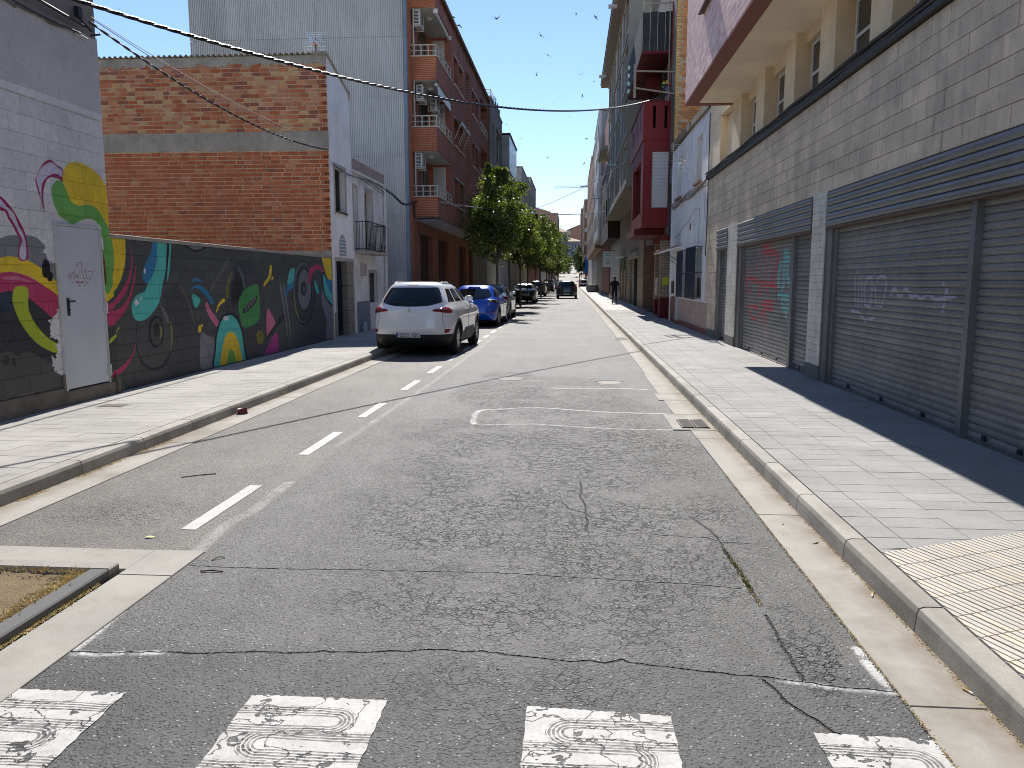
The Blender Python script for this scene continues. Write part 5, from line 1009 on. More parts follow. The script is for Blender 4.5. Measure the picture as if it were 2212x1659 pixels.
ph = t.math('FRACT', t.math('DIVIDE', t.math('SUBTRACT', sp.outputs[2], .14), SP)); gate = t.math('MULTIPLY', t.math('GREATER_THAN', ph, .16), t.math('LESS_THAN', ph, .9))
c = t.mix(t.math('MULTIPLY', t.math('MULTIPLY', gc.outputs[0], gate), 1.), c, (.55, .045, .06)); c = t.mix(t.math('MULTIPLY', t.math('MULTIPLY', gc.outputs[1], gate), .95), c, (.16, .50, .46)); c = t.mix(t.math('MULTIPLY', t.math('MULTIPLY', gc.outputs[2], gate), .6), c, (.55, .50, .66))
t.out(c, t.ramp(t.noise(7, 5, .7), .3, .7, .34, .6), t.bump(t.noise(50, 3, .6), .25, .004), Metallic=.2); m_slat = t.mat

B5 = thing('shutter_building', 'beige block building with closed grey metal roller shutters and pink brick overhang', 'building', (3.68, 12, .13))
BX('core', m_cement, B5, 4.0, 13, -7, 21.9, 0, 4.5)
HL = [(5.62, 11.72, .12, 2.9), (12.38, 17.82, .12, 2.9), (18.90, 20.32, .12, 2.9)]
facade(B5, 'backing', m_rmort, -1, 3.70, .28, -7, 21.88, .0, 4.33, HL)
sk = [(a, b, 0, 2.9) for a, b, _, _ in HL]
block_field(B5, 3.695, [2.895+.2045*i for i in range(7)], 5.0, 21.86, sk, bw=.41, bh=.2045, s=-1, mat=m_rblock, off=.015, jig=.002, j=.008, t_=.02, limit=264)
block_field(B5, 3.695, [.33+.2138*i for i in range(12)], 20.33, 21.45, sk, bw=.41, bh=.2138, s=-1, mat=m_rblock, off=.015, jig=.002, j=.008, t_=.02, limit=36)
BX('wall_edge', m_rblock, B5, 3.68, 3.71, 21.46, 21.9, .1, 2.89)
BX('plinth', m_plinthR, B5, 3.665, 3.75, 20.34, 21.46, .1, .33, bevel=.005)
def tiles(y0, y1, limit, face=True):
    n = int(round((y1-y0)/.094)); w = (y1-y0)/n; me = MB().box(-.012, 0, .0022, w-.0022, .0022, .1008).mesh('tile', m_rtile); k = 0; rest = MB()
    for r_i in range(25):
        for i in range(n):
            if k < limit: inst('tile', me, B5, (3.682+rnd.uniform(-.0012, .0012), y0+i*w, .355+r_i*.103)); k += 1
            else: rest.box(3.670, 3.682, y0+i*w+.0022, y0+(i+1)*w-.0022, .357+r_i*.103, .456+r_i*.103)
    if rest.v: o = rest.build('more_tiles', m_rtile, B5); o['kind'] = 'stuff'
for a, b, lim in ((11.73, 12.37, 175), (17.83, 18.89, 125)):
    BX('pillar', m_rmort, B5, 3.684, 3.98, a, b, .1, 2.93); tiles(a, b, lim); BX('pillar_plinth', m_plinthR, B5, 3.655, 3.99, a-.004, b+.004, .1, .352, bevel=.005)
    BX('pillar_side', m_plinthR, B5, 3.69, 3.98, a-.012, a-.001, .35, 2.9)
# lath boxes over the shutters
m_rustd = pm('dull_rust', (.13, .085, .06), .8, .3, 6, 60, .5)
def lathbox(y0, y1):
    mb = MB(); n = 5; z0 = 2.385; h = .505/n
    for i in range(n):
        z = z0+i*h; pr = [(3.76, z+.004), (3.672, z+.004), (3.655, z+h*.3), (3.650, z+h*.55), (3.66, z+h*.8), (3.68, z+h-.002), (3.76, z+h-.002)]
        mb.prism([(x, zz) for x, zz in pr], 'y', y0, y1)
    o = mb.build('lath_box', m_gal, B5); BX('rusty_rail', m_rustd, B5, 3.655, 3.78, y0, y1, 2.355, 2.383); return o
for a, b in ((5.64, 11.69), (12.40, 17.80), (18.92, 20.30)): lathbox(a, b)
def shutter(y0, y1, label):
    s_ = MB(); z0 = .0; H_ = SP; pr = [(.02, .0), (.004, .0), (.004, .008), (-.003, .012), (-.006, .024), (-.0068, .038), (-.0055, .054), (-.002, .067), (.004, .0715), (.02, .0705)]
    s_.prism(pr, 'y', 0, y1-y0); me = s_.mesh('slat', m_slat); sh = BX('roller_shutter', m_dark, B5, 3.80, 3.83, y0, y1, .12, 2.4); sh['label'] = label
    n = 30
    for i in range(n): inst('slat', me, sh, (3.778, y0, .14+i*SP))
    BX('bottom_rail', m_gal, sh, 3.755, 3.79, y0, y1, .115, .139)
    for k in range(3): y = y0+(y1-y0)*(.2+.3*k); BX('lock', m_iron, sh, 3.742, 3.76, y, y+.05, .17, .22)
    return sh
shutter(5.66, 7.54, 'nearest shutter, cut by the picture edge'); shutter(7.66, 11.42, 'wide shutter with faint white scrawl'); shutter(12.48, 13.44, 'plain narrow shutter'); shutter(13.62, 17.40, 'shutter with red and turquoise graffiti'); shutter(18.98, 19.86, 'narrow shutter at the far end')
for a, b in ((7.54, 7.66), (11.42, 11.50), (12.40, 12.48), (13.44, 13.62), (17.40, 17.47), (17.74, 17.80), (18.92, 18.98), (19.86, 19.93)): BX('shutter_guide', m_gal, B5, 3.735, 3.80, a, b, .1, 2.36)
BX('post', m_gal, B5, 3.715, 3.735, 7.555, 7.645, .1, 2.36); BX('post', m_gal, B5, 3.715, 3.735, 13.46, 13.60, .1, 2.36)
BX('jamb', m_plinthR, B5, 3.70, 3.86, 11.505, 11.715, .1, 2.36); BX('jamb', m_plinthR, B5, 3.70, 3.86, 17.475, 17.735, .1, 2.36); BX('jamb', m_plinthR, B5, 3.70, 3.86, 19.935, 20.315, .1, 2.36)
# ledge with cables
BX('ledge', m_iron, B5, 3.60, 3.95, -7, 21.9, 4.335, 4.40, bevel=.006)
mb = MB()
for k, (dx, dz, r) in enumerate(((.0, .0, .028), (-.03, .05, .022), (.02, .06, .02))): mb.tube([(3.62+dx, y, 4.43+dz+.012*math.sin(y*2.3+k*2)) for y in np.linspace(-5, 21.9, 80)], r, 6)
mb.build('ledge_cables', m_cable, B5)
# piers and deep windows
PR = [(20.32, 21.88), (17.97, 18.93), (15.88, 16.56), (13.79, 14.42), (11.78, 12.47), (9.77, 10.44), (7.72, 8.45), (5.6, 6.35), (3.5, 4.3), (1.4, 2.2)]
for a, b in PR: BX('pier', m_ochre, B5, 3.68, 3.96, a, b, 4.40, 5.705, bevel=.004)
BX('upper_back_wall', m_ochre, B5, 3.965, 4.5, -7, 21.88, 4.4, 5.8)
gaps = [(PR[i+1][1], PR[i][0]) for i in range(len(PR)-1)]
for i, (a, b) in enumerate(gaps):
    if i == 0: BX('blocked_window', m_ochre, B5, 3.86, 3.96, a+.0, b-.0, 4.4, 5.7); continue
    window(B5, -1, 3.915, a+.06, b-.10, 4.42, 5.50, fm=m_plast, bars=1, trans=.5); BX('lintel', m_ochre, B5, 3.84, 3.96, a, b, 5.52, 5.7)
BX('cornice', m_ochre, B5, 3.68, 4.3, 19.08, 21.88, 5.71, 6.3); BX('roof_edge', m_cement, B5, 3.6, 4.4, 19.1, 21.9, 6.3, 6.38)
# overhanging storey, pink brick skin
BX('overhang_body', m_soffR, B5, 2.625, 12, -7, 19.06, 5.72, 9.6); BX('soffit', m_soffR, B5, 2.89, 4.3, -7, 18.86, 5.70, 5.722)
BX('edge_beam', m_redbeam, B5, 2.60, 2.885, -7, 19.07, 5.685, 5.719); BX('end_beam', m_redbeam, B5, 2.886, 4.3, 18.87, 19.07, 5.685, 5.719)
m_pink = []
for i, c in enumerate([(.76, .52, .48), (.68, .45, .43), (.80, .56, .50)]): m_pink.append(pm('pink_brick_%s' % 'abc'[i], c, .85, .12, 5, 80, .3, .003, perobj=.1))
m_pinkmort = pm('pink_mortar', (.40, .28, .24), .95, .1, 5, 50, .3); WP = (15.35, 16.65, 7.05, 8.6)
facade(B5, 'skin_backing', m_pinkmort, -1, 2.612, .02, -7, 19.065, 5.725, 9.6, [WP])
bk = []; PW, PH = .262, .118
for r_i in range(32):
    z = 5.73+r_i*PH; y = -6-(PW/2 if r_i % 2 else 0)
    while y < 19.05:
        a, b = y, min(y+PW, 19.06); y += PW
        if b > WP[0] and a < WP[1] and z+PH > WP[2] and z < WP[3]:
            if a < WP[0]-.04: b = WP[0]
            elif b > WP[1]+.04: a = WP[1]
            else: continue
        if b-a > .04: bk.append((a, z, round(b-a, 3)))
bk.sort(key=lambda q: (math.hypot(q[0]-15.5, (q[1]-6.6)*3)))
cache = {}; mb = MB()
for i, (a, z, w) in enumerate(bk):
    if i < 300:
        m = rnd.choice(m_pink); key = (w, m.name)
        if key not in cache: cache[key] = MB().box(-.011, 0, .004, w-.004, .004, PH-.004).mesh('facing_brick', m)
        inst('facing_brick', cache[key], B5, (2.611+rnd.uniform(-.001, .001), a, z))
    elif a > 8: mb.mi = rnd.randrange(3); mb.box(2.600, 2.611, a+.004, a+w-.004, z+.004, z+PH-.004)
o = mb.build('more_facing_bricks', m_pink, B5); o['kind'] = 'stuff'
BX('near_skin', m_pink[0], B5, 2.600, 2.611, -7, 7.7, 5.73, 9.6)
m_redreveal = brickmat('red_reveal', (.22, .06, .04), (.2, .05, .035), (.12, .05, .04), .25, .12, 'x', .01)
w_ = window(B5, -1, 2.80, *WP, fm=m_brown, bars=1, blind=.5); BX('reveal', m_redreveal, B5, 2.63, 2.79, WP[1]-.012, WP[1]+.02, WP[2], WP[3])
mb = MB(); mb.add([(2.49, WP[0]-.06, WP[2]-.07), (2.49, WP[1]+.06, WP[2]-.07), (2.8, WP[1]+.06, WP[2]+.01), (2.8, WP[0]-.06, WP[2]+.01), (2.49, WP[0]-.06, WP[2]-.10), (2.49, WP[1]+.06, WP[2]-.10), (2.8, WP[1]+.06, WP[2]-.03), (2.8, WP[0]-.06, WP[2]-.03)], [(0, 1, 2, 3), (7, 6, 5, 4), (0, 4, 5, 1), (1, 5, 6, 2), (3, 2, 6, 7), (0, 3, 7, 4)]); mb.build('window_ledge', m_brown, B5)

# ---------------------------------------------------------------- white house on the right
m_whR = pm('blue_white_render', (.80, .77, .75), .8, .08, 1.4, 30, .25, .004, dirt=.5, dirtcol=(.40, .38, .36), streak=.25)
B6 = thing('white_house', 'peeling two-storey white house with tiled base between shutters and red balconies', 'house', (3.69, 25.8, .13))
W1, W2 = (22.62, 24.30, 1.12, 2.58), (25.15, 26.38, 1.12, 2.56); DD = (27.12, 28.12, .12, 2.55); U1, U2 = (23.15, 24.2, 4.50, 5.84), (27.25, 28.45, 4.48, 5.85)
facade(B6, 'wall', m_whR, -1, 3.69, .3, 21.91, 29.95, 0, 6.30, [W1, W2, DD, U1, U2]); BX('core', m_whR, B6, 4.0, 12, 21.92, 29.9, 0, 6.2)
m_eave = pm('stained_eave', (.24, .19, .145), .95, .25, 3, 25, .7, .01, dirt=.6, dirtcol=(.09, .07, .055))
mb = MB(); mb.prism([(21.9, 6.25), (29.96, 6.40), (29.96, 6.62), (21.9, 6.44)], 'x', 3.60, 12); mb.build('roof_edge', m_eave, B6)
for Wd in (W1, W2):
    ww_ = window(B6, -1, 3.84, *Wd, fm=m_brown, bars=1, blind=.6); mb = MB(); a, b, c, d = Wd
    n = int((b-a+.1)/.075)
    for i in range(n+1): y = a-.05+(b-a+.1)*i/n; mb.box(3.475, 3.497, y-.014, y+.014, c-.04, d+.02)
    for z in (c-.02, (c+d)/2, d): mb.box(3.47, 3.50, a-.06, b+.06, z-.015, z+.015); mb.bar((3.48, a-.05, z), (3.69, a-.05, z), .022); mb.bar((3.48, b+.05, z), (3.69, b+.05, z), .022)
    mb.build('grille', m_bluepaint, ww_); BX('sill', m_whR, ww_, 3.60, 3.85, a-.06, b+.06, c-.06, c-.004)
for Wd in (U1, U2): uw = window(B6, -1, 3.86, *Wd, fm=m_plast, bars=0, blind=.35); BX('sill', m_clay, uw, 3.60, 3.85, Wd[0]-.05, Wd[1]+.05, Wd[2]-.06, Wd[2]-.004)
BX('door', m_brown, B6, 3.86, 3.9, DD[0], DD[1], .12, 2.3); BX('door_reveal', m_whR, B6, 3.80, 3.86, DD[0], DD[1], 2.3, 2.55); BX('threshold', m_redbeam, B6, 3.62, 3.9, DD[0]-.05, DD[1]+.02, .1, .2)
m_dtile = pm('pink_dado_tile', (.40, .28, .235), .6, .1, 4, 60, .15, perobj=.1, dirt=.3, dirtcol=(.2, .14, .11))
BX('dado_backing', m_rmort, B6, 3.683, 3.70, 21.50, 27.1, .1, 1.03); tm = MB().box(-.012, 0, .003, .197, .003, .352).mesh('dado_tile', m_dtile)
for i in range(28):
    for k in range(2): inst('dado_tile', tm, B6, (3.682+rnd.uniform(-.001, .001), 21.50+i*.2, .295+k*.358))
BX('base_course', m_redbeam, B6, 3.675, 3.70, 21.48, 27.1, .1, .292, bevel=.004); BX('dado_cap', m_whR, B6, 3.655, 3.70, 21.48, 27.1, 1.012, 1.05, bevel=.004)
BX('red_dado', m_redbeam, B6, 3.68, 3.70, 28.14, 29.9, .1, 1.05)
cn = thing('door_canopy', 'small sloping canopy with red tiles and white underside over the white house door', 'canopy', (3.69, 27.9, 2.6))
mb = MB(); mb.add([(-.72, -1.0, -.06), (-.72, .95, -.06), (0, .95, .14), (0, -1.0, .14), (-.72, -1.0, 0), (-.72, .95, 0), (0, .95, .20), (0, -1.0, .20)], [(0, 3, 2, 1), (4, 5, 6, 7), (0, 1, 5, 4), (1, 2, 6, 5), (2, 3, 7, 6), (3, 0, 4, 7)]); mb.build('slab', m_whR, cn, local=True)
tmr = MB(); seg = [(.06*math.cos(a), .05*math.sin(a)) for a in np.linspace(0, PI, 6)]; vs = [(-.76, u, w_+.005) for u, w_ in seg]+[(0, u, w_+.205) for u, w_ in seg]; n = len(seg); tmr.add(vs, [(i, i+1, n+i+1, n+i) for i in range(n-1)]+[tuple(range(n))]); tr = tmr.mesh('roof_tile', m_clay)
for k in range(15): inst('roof_tile', tr, cn, (0, -.94+k*.13, 0), local=True)
mb = MB(); mb.bar((-.5, -.7, -.02), (0, -.7, -.35), .02); mb.bar((-.5, .7, -.02), (0, .7, -.35), .02); mb.build('stay', m_iron, cn, local=True)
BX('mailbox', m_brown, B6, 3.62, 3.69, 28.5, 28.85, 1.15, 1.6, bevel=.01); BX('vent', m_redbeam, B6, 3.675, 3.69, 24.9, 25.1, 3.2, 3.4); BX('name_plate', m_iron, B6, 3.675, 3.69, 26.82, 26.9, 1.85, 2.25)
mb = MB()
for k in range(4): mb.tube([(3.66-.02*k, y, 4.22+.035*k+.03*math.sin(y*1.7+k)) for y in np.linspace(21.9, 29.7, 40)], .016, 5)
mb.build('band_cables', m_eave, B6)
mb = MB(); mb.tube([(3.675, 29.2, 1.0), (3.675, 29.2, 3.3)], .045, 8); mb.tube([(3.675, 29.45, .12), (3.675, 29.45, 6.2)], .035, 8); mb.build('downpipe', m_whR, B6)
mb = MB(); mb.tube([(3.68, 29.1, 3.2), (3.68, 27.8, 3.15), (3.68, 26.4, 3.42), (3.68, 25.5, 3.45), (3.68, 24.3, 3.75), (3.68, 23.3, 3.72), (3.68, 23.25, 2.7)], .009, 5); mb.tube([(3.68, 22.4, 4.2), (3.68, 22.35, 3.6), (3.68, 22.25, 3.3)], .01, 5); mb.build('loose_cable', m_cablegrey, B6)
mb = MB(); mb.tube([(3.66, 21.86, 6.1), (3.66, 21.8, 4.4), (3.66, 21.84, 2.9), (3.66, 21.88, 2.3)], .014, 5); mb.build('hanging_cable', m_cable, B6)
# TV aerials
m_alu = flat('aluminium', (.6, .6, .6), .3, metal=.9)
m_orangepl = flat('orange_plastic', (.5, .18, .06), .5)
def aerial(name, label, loc, rotz, rods=9):
    a = thing(name, label, 'antenna', loc, rotz)
    mb = MB()
    for s in (-1, 1):
        for k in range(rods): z = s*(.06+k*.062); mb.tube([(-.27, -.02-.1*k/rods, z), (.27, -.02-.1*k/rods, z)], .006, 5)
        for x in (-.2, .2): mb.bar((x, -.02, s*.04), (x, -.12, s*(.06+rods*.062)), .014)
    mb.build('reflector', m_alu, a, local=True); mb = MB(); mb.bar((0, -.05, 0), (0, .42, .0), .022)
    for k in range(4): y = .07+k*.1; mb.bar((-.15, y, -.09), (.15, y, .09), .01); mb.bar((-.15, y, .09), (.15, y, -.09), .01)
    mb.build('boom', m_alu, a, local=True); MB().cbox((0, .02, 0), (.1, .1, .1)).build('junction_box', m_orangepl if 'roof' in label else m_alu, a, local=True)
    return a
a = aerial('wall_antenna', 'grid television antenna on a bent arm fixed to the white house', (3.22, 24.3, 5.12), math.radians(-20))
MB().tube([(.0, 0, 0), (.06, -.2, -.16), (.16, -.5, -.18), (.44, -1.4, -.12)], .02, 8).build('arm', m_alu, a, local=True)
a = aerial('roof_antenna', 'grid television antenna with orange clips on roof corner of brick house', (-6.6, 20.2, 7.62), math.radians(185), 5)
MB().tube([(0, 0, -.7), (0, 0, .15)], .016, 8).build('mast', m_iron, a, local=True)
a = thing('thin_antenna', 'thin stick antenna on the roof at the left of the metal cladding', 'antenna', (-9.9, 20.8, 6.7))
mb = MB(); mb.tube([(0, 0, 0), (0, 0, .75)], .02, 6); mb.tube([(-.45, 0, .5), (.4, .0, .56)], .006, 4); mb.tube([(-.3, .1, .75), (.0, 0, .5)], .006, 4); mb.build('mast', m_iron, a, local=True)
a = thing('roof_vent', 'small capped metal chimney on roof behind the brick wall', 'vent', (-11.4, 20.5, 6.75))
mb = MB(); mb.lathe([(.05, 0), (.05, .42), (.12, .43), (.12, .47), (0, .5)], (0, 0, 0), 'z', 10); mb.build('flue', m_cement, a, local=True)

# ---------------------------------------------------------------- red balcony block
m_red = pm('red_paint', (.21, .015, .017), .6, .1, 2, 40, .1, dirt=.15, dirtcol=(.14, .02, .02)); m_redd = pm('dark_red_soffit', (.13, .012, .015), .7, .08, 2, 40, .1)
m_dgbrick = brickmat('grey_ribbed_brick', (.30, .27, .24), (.26, .235, .21), (.16, .14, .13), .25, .07, 'y', .014)
m_beigeb = brickmat('beige_brick', (.42, .33, .23), (.37, .29, .2), (.20, .14, .1), .26, .10, 'xy', .015)
m_brownb = brickmat('brown_brick', (.22, .12, .075), (.19, .10, .065), (.30, .21, .15), .26, .10, 'xy', .012)
B7 = thing('red_balcony_block', 'tall block with red balconies and orange brick party wall', 'apartment building', (3.70, 35, .13))
BX('core', m_dgbrick, B7, 3.70, 12, 29.99, 40, 3.4, 13.6); BX('core_low', m_brownb, B7, 4.15, 12, 29.99, 40, 0, 3.41)
m_ob = pm('orange_rough_brick', (.50, .22, .09), .9, .2, 5, 60, .5, perobj=.25); m_yb = pm('yellow_brick', (.60, .37, .14), .85, .12, 5, 60, .3, perobj=.12)
BX('party_mortar', pm('pale_mortar', (.45, .36, .26), .95, .15, 3, 40, .5), B7, 3.72, 12, 29.965, 29.99, 6.2, 13.6)
hb_ = MB().box(.0, .25, -.022, 0, .0, .086).mesh('party_brick', m_ob); qb = MB().box(0, .105, -.03, 0, 0, .086).mesh('quoin_brick', m_yb); qb2 = MB().box(0, .14, -.03, 0, 0, .086).mesh('quoin_brick', m_yb)
for r_i in range(70):
    z = 6.35+r_i*.1; inst('quoin_brick', (qb, qb2)[r_i % 2], B7, (3.715, 29.962, z))
    for k in range(3 if z > 7.6 else 8):
        if rnd.random() < .88 and r_i*3+k < 290: inst('party_brick', hb_, B7, (3.87+k*.262+(.1 if r_i % 2 else 0), 29.966, z))
BX('corner_pier', m_red, B7, 3.66, 3.72, 30.9, 31.0, 7, 12)
# lower bay
by = 31.0
facade(B7, 'bay_front', m_red, -1, 2.70, .2, by, 36.6, 3.72, 6.98, [(31.9, 36.0, 4.3, 6.4)]); window(B7, -1, 2.86, 31.9, 36.0, 4.3, 6.4, fm=m_redd, bars=2)
mb = MB(); mb.box(2.901, 3.70, by+.001, by+.1, 3.72, 4.44); mb.box(2.901, 3.04, by, by+.1, 4.44, 6.98); mb.box(3.67, 3.70, by, by+.1, 4.44, 6.98); mb.box(3.04, 3.67, by, by+.1, 6.56, 6.98); mb.box(2.901, 3.7, by+.101, 36.6, 3.723, 3.9); mb.build('bay_side', m_red, B7)
rb = BX('blind_box', m_shutter, B7, 3.04, 3.67, by+.06, by+.09, 4.44, 6.56); mb = MB()
for k in range(40): mb.box(3.045, 3.665, by+.035, by+.058, 4.45+k*.0527, 4.45+k*.0527+.047)
mb.build('roller_blind', pm('white_blind', (.62, .60, .58), .6, .05, 3, 40, .05), rb)
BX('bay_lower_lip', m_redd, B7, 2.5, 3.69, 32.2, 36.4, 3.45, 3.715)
# balcony with slots
sl_ = [(31.5+k*.7, 31.66+k*.7, 7.45, 8.28) for k in range(8)]
facade(B7, 'balcony_front', m_red, -1, 2.66, .1, by, 37.4, 7.0, 8.42, sl_)
mb = MB(); mb.box(2.761, 3.03, by+.001, by+.1, 7.0, 8.42); mb.box(3.14, 3.47, by, by+.1, 7.0, 8.42); mb.box(3.58, 3.71, by, by+.1, 7.0, 8.42)
for a, b in ((3.03, 3.14), (3.47, 3.58)): mb.box(a, b, by, by+.1, 7.0, 7.43); mb.box(a, b, by, by+.1, 8.27, 8.42)
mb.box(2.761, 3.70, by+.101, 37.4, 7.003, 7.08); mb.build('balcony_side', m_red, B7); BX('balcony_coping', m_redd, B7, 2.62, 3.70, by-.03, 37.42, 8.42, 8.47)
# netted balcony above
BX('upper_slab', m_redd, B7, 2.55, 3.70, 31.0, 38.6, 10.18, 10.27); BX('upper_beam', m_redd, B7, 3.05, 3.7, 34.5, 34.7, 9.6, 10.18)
m_net = pm('dark_netting', (.035, .037, .045), .9, .35, 6, 90, .5, .006, dirt=.3, dirtcol=(.10, .09, .085))
mb = MB()
for k in range(4): mb.box(2.56+k*.285, 2.555+(k+1)*.285, 31.0-.006*(k % 2), 31.02, 10.27, 11.66+.03*(k % 2))
o = mb.build('netting', m_net, B7); BX('netting', m_net, B7, 2.54, 2.556, 31.0, 38.5, 10.2, 11.7)
mb = MB()
for k in range(5): mb.bar((2.56+k*.285, 30.98, 10.27), (2.56+k*.285, 30.98, 11.8), .02)
mb.bar((2.55, 30.98, 11.95), (3.7, 30.98, 12.0), .045); mb.bar((2.6, 31.0, 11.7), (2.6, 31.0, 12.6), .05); mb.bar((3.58, 30.95, 8.4), (3.58, 30.95, 13), .04); mb.build('rails', m_cement, B7)
window(B7, -1, 3.60, 31.6, 37, 8.5, 9.9, fm=m_brown, bars=3, name='balcony_glazing'); BX('balcony_door_side', m_beigeb, B7, 3.4, 3.7, 38, 38.2, 7.1, 10)
ld = thing('laundry', 'dark blanket hung over the top balcony rail', 'laundry', (3.1, 31.0, 12.05)); mb = MB(); n = 14; v = []
for i in range(n+1): x = -.28+.5*i/n; v += [(x, .03*math.sin(i*1.4), .55), (x+.02*math.sin(i), .05*math.sin(i*1.1), .16-.05*math.sin(i*.5))]
mb.add(v, [(2*i, 2*i+1, 2*i+3, 2*i+2) for i in range(n)]); o = mb.build('blanket', m_iron, ld, local=True); 
kt = thing('rainbow_pinwheel', 'rainbow coloured pinwheel in the red balcony corner', 'pinwheel', (3.5, 30.95, 9.0))
for k, c in enumerate([(.7, .05, .03), (.8, .35, .02), (.7, .6, .03), (.05, .4, .1), (.03, .1, .5), (.25, .03, .35)]):
    a0 = k*PI/3; MB().add([(0, 0, 0), (.17*math.cos(a0), -.01, .17*math.sin(a0)), (.19*math.cos(a0+.6), .03, .19*math.sin(a0+.6))], [(0, 1, 2)]).build('vane', flat('vane_%s' % ['red', 'orange', 'yellow', 'green', 'blue', 'violet'][k], c), kt, local=True)
MB().tube([(0, .02, .0), (0, .02, -.55)], .01, 6).build('stick', m_plast, kt, local=True)
# street level of the red block: recessed, with columns
for (x0, x1, y0, y1) in ((3.50, 3.86, 31.3, 31.75), (3.62, 3.98, 34.4, 34.9)):
    c_ = BX('column', m_beigeb, B7, x0, x1, y0, y1, .95 if y0 < 34 else .8, 3.2 if y0 < 34 else 3.4); BX('column_base', m_redd, c_, x0-.01, x1+.01, y0-.01, y1+.01, .1, .95 if y0 < 34 else .8)
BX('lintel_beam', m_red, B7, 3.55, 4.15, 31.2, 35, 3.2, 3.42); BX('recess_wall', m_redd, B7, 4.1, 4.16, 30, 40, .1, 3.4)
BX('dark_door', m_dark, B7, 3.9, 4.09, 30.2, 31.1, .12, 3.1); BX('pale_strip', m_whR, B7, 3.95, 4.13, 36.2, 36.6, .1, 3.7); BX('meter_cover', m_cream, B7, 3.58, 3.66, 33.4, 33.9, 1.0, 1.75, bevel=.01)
m_yel = flat('yellow_paper', (.55, .62, .02), .7)
t = NT('yellow_notice_paper'); sp = t.n('SeparateXYZ'); t.l(t.pos(), sp.inputs[0]); st = t.math('MULTIPLY', t.math('GREATER_THAN', t.math('FRACT', t.math('MULTIPLY', sp.outputs[2], 16)), .6), t.math('GREATER_THAN', t.noise(30, 1), .5)); t.out(t.mix(t.math('MULTIPLY', st, .5), (.58, .62, .03), (.2, .22, .02)), .7); m_note = t.mat
n1 = thing('yellow_notice', 'yellow printed notice on the nearer brick column', 'notice', (3.68, 31.29, 1.6)); MB().cbox((.02, 0, 0), (.26, .006, .3)).build('sheet', m_note, n1, local=True)
n2 = thing('yellow_notice', 'yellow printed notice on the dark brick corner of the glass-bay block', 'notice', (3.92, 40.87, 1.45)); MB().cbox((.0, 0, 0), (.3, .006, .38)).build('sheet', m_note, n2, local=True)

# ---------------------------------------------------------------- block with glazed bays
B8 = thing('glass_bay_block', 'tall beige block with stacked glazed bays and slatted soffit', 'apartment building', (3.68, 51, .13))
m_beige = pm('beige_side', (.33, .295, .24), .85, .08, 1.5, 30, .15, dirt=.2); m_beige2 = pm('beige_band', (.36, .32, .27), .8, .08, 1.5, 30, .12)
BX('core', m_beige, B8, 3.70, 12, 40.9, 61.5, 3.3, 16.3)
gh = [(44.6, 50.2, .1, 2.95), (53.2, 54.6, .1, 3.3), (56, 58, .1, 3.2), (59, 60.6, .1, 3.2)]
facade(B8, 'ground_floor_wall', m_beigeb, -1, 3.68, .3, 40.9, 61.5, 0, 6.1, gh); BX('corner_face', m_brownb, B8, 3.681, 4.7, 40.86, 40.899, .1, 5.8)
for a, b, c, d in gh: BX('shop_door', m_dark if a > 50 else m_cement, B8, 3.82, 3.86, a, b, .1, d)
BX('inner_door', m_dark, B8, 3.76, 3.80, 46.3, 47.9, .1, 2.9); BX('shutter_casing', m_cement, B8, 3.5, 3.69, 44.2, 50.4, 2.95, 3.25, bevel=.02)
mb = MB(); mb.lathe([(0, 0), (.42, .0), (.42, .03)], (3.66, 46.5, 4.6), 'x', 20); mb.build('round_recess', m_brownb, B8)
bx0, by0, by1 = 2.65, 40.0, 61.4
BX('bay_side_wall', m_beige, B8, bx0, 3.75, by0, by0+.2, 6.35, 16.2); BX('bay_back', m_beige, B8, 3.2, 3.72, by0+.2, by1, 6.35, 16.2)
FH = 2.44; cols_ = [(40.25, 42.6), (43.0, 44.6), (45.9, 47.9), (48.3, 50.2), (52, 54.2), (54.6, 57), (57.5, 61.0)]
hs = []
for f in range(4):
    for k, (a, b) in enumerate(cols_): hs.append((a, b, 6.75+f*FH+(0 if k % 2 else .0), 6.35+(f+1)*FH-.25))
facade(B8, 'bay_wall', m_beige2, -1, bx0, .3, by0+.201, by1, 6.36, 16.2, hs)
for a, b, c, d in hs: window(B8, -1, bx0+.12, a, b, c, d, fm=m_brown if rnd.random() < .3 else m_cement, gm=m_glass2, bars=2, trans=rnd.choice([.3, .45]), blind=rnd.choice([0, 0, .4]))
for f in range(5): BX('floor_band', m_beige2, B8, bx0-.07, bx0-.001, by0-.02, by1+.02, 6.30+f*FH, 6.42+f*FH)
mb = MB()
for k in range(15): mb.box(2.60+k*.075, 2.66+k*.075, by0-.02, by1, 6.22, 6.26)
mb.box(2.6, 3.75, by0, by1, 6.27, 6.35); mb.build('slatted_soffit', m_stone, B8)
mb = MB(); mb.prism([(2.05, 16.2), (3.7, 16.25), (3.7, 16.7), (2.05, 16.42)], 'y', 39.8, by1+.3); mb.build('eaves', m_beige, B8); mb = MB(); mb.prism([(2.0, 16.40), (12, 18.4), (12, 18.5), (2.0, 16.5)], 'y', 39.6, by1+.4); mb.build('roof', m_brown, B8)
for y in (43, 57):
    mb = MB(); mb.tube([(2.2, y, 15.9), (1.75, y, 15.9)], .11, 12); o = mb.build('spout', m_plast, B8)
sg = thing('hanging_sign', 'white square sign with green lettering hung over the right pavement', 'sign', (3.3, 66, 3.5))
BX('board', m_plast, sg, -.75, .15, -.03, .03, -.75, .55, local=True, bevel=.01); mb = MB(); mb.bar((-.7, 0, .6), (.4, 0, .6), .04); mb.build('arm', m_iron, sg, local=True)
m_green = flat('sign_green', (.03, .18, .10), .5); mb = MB()
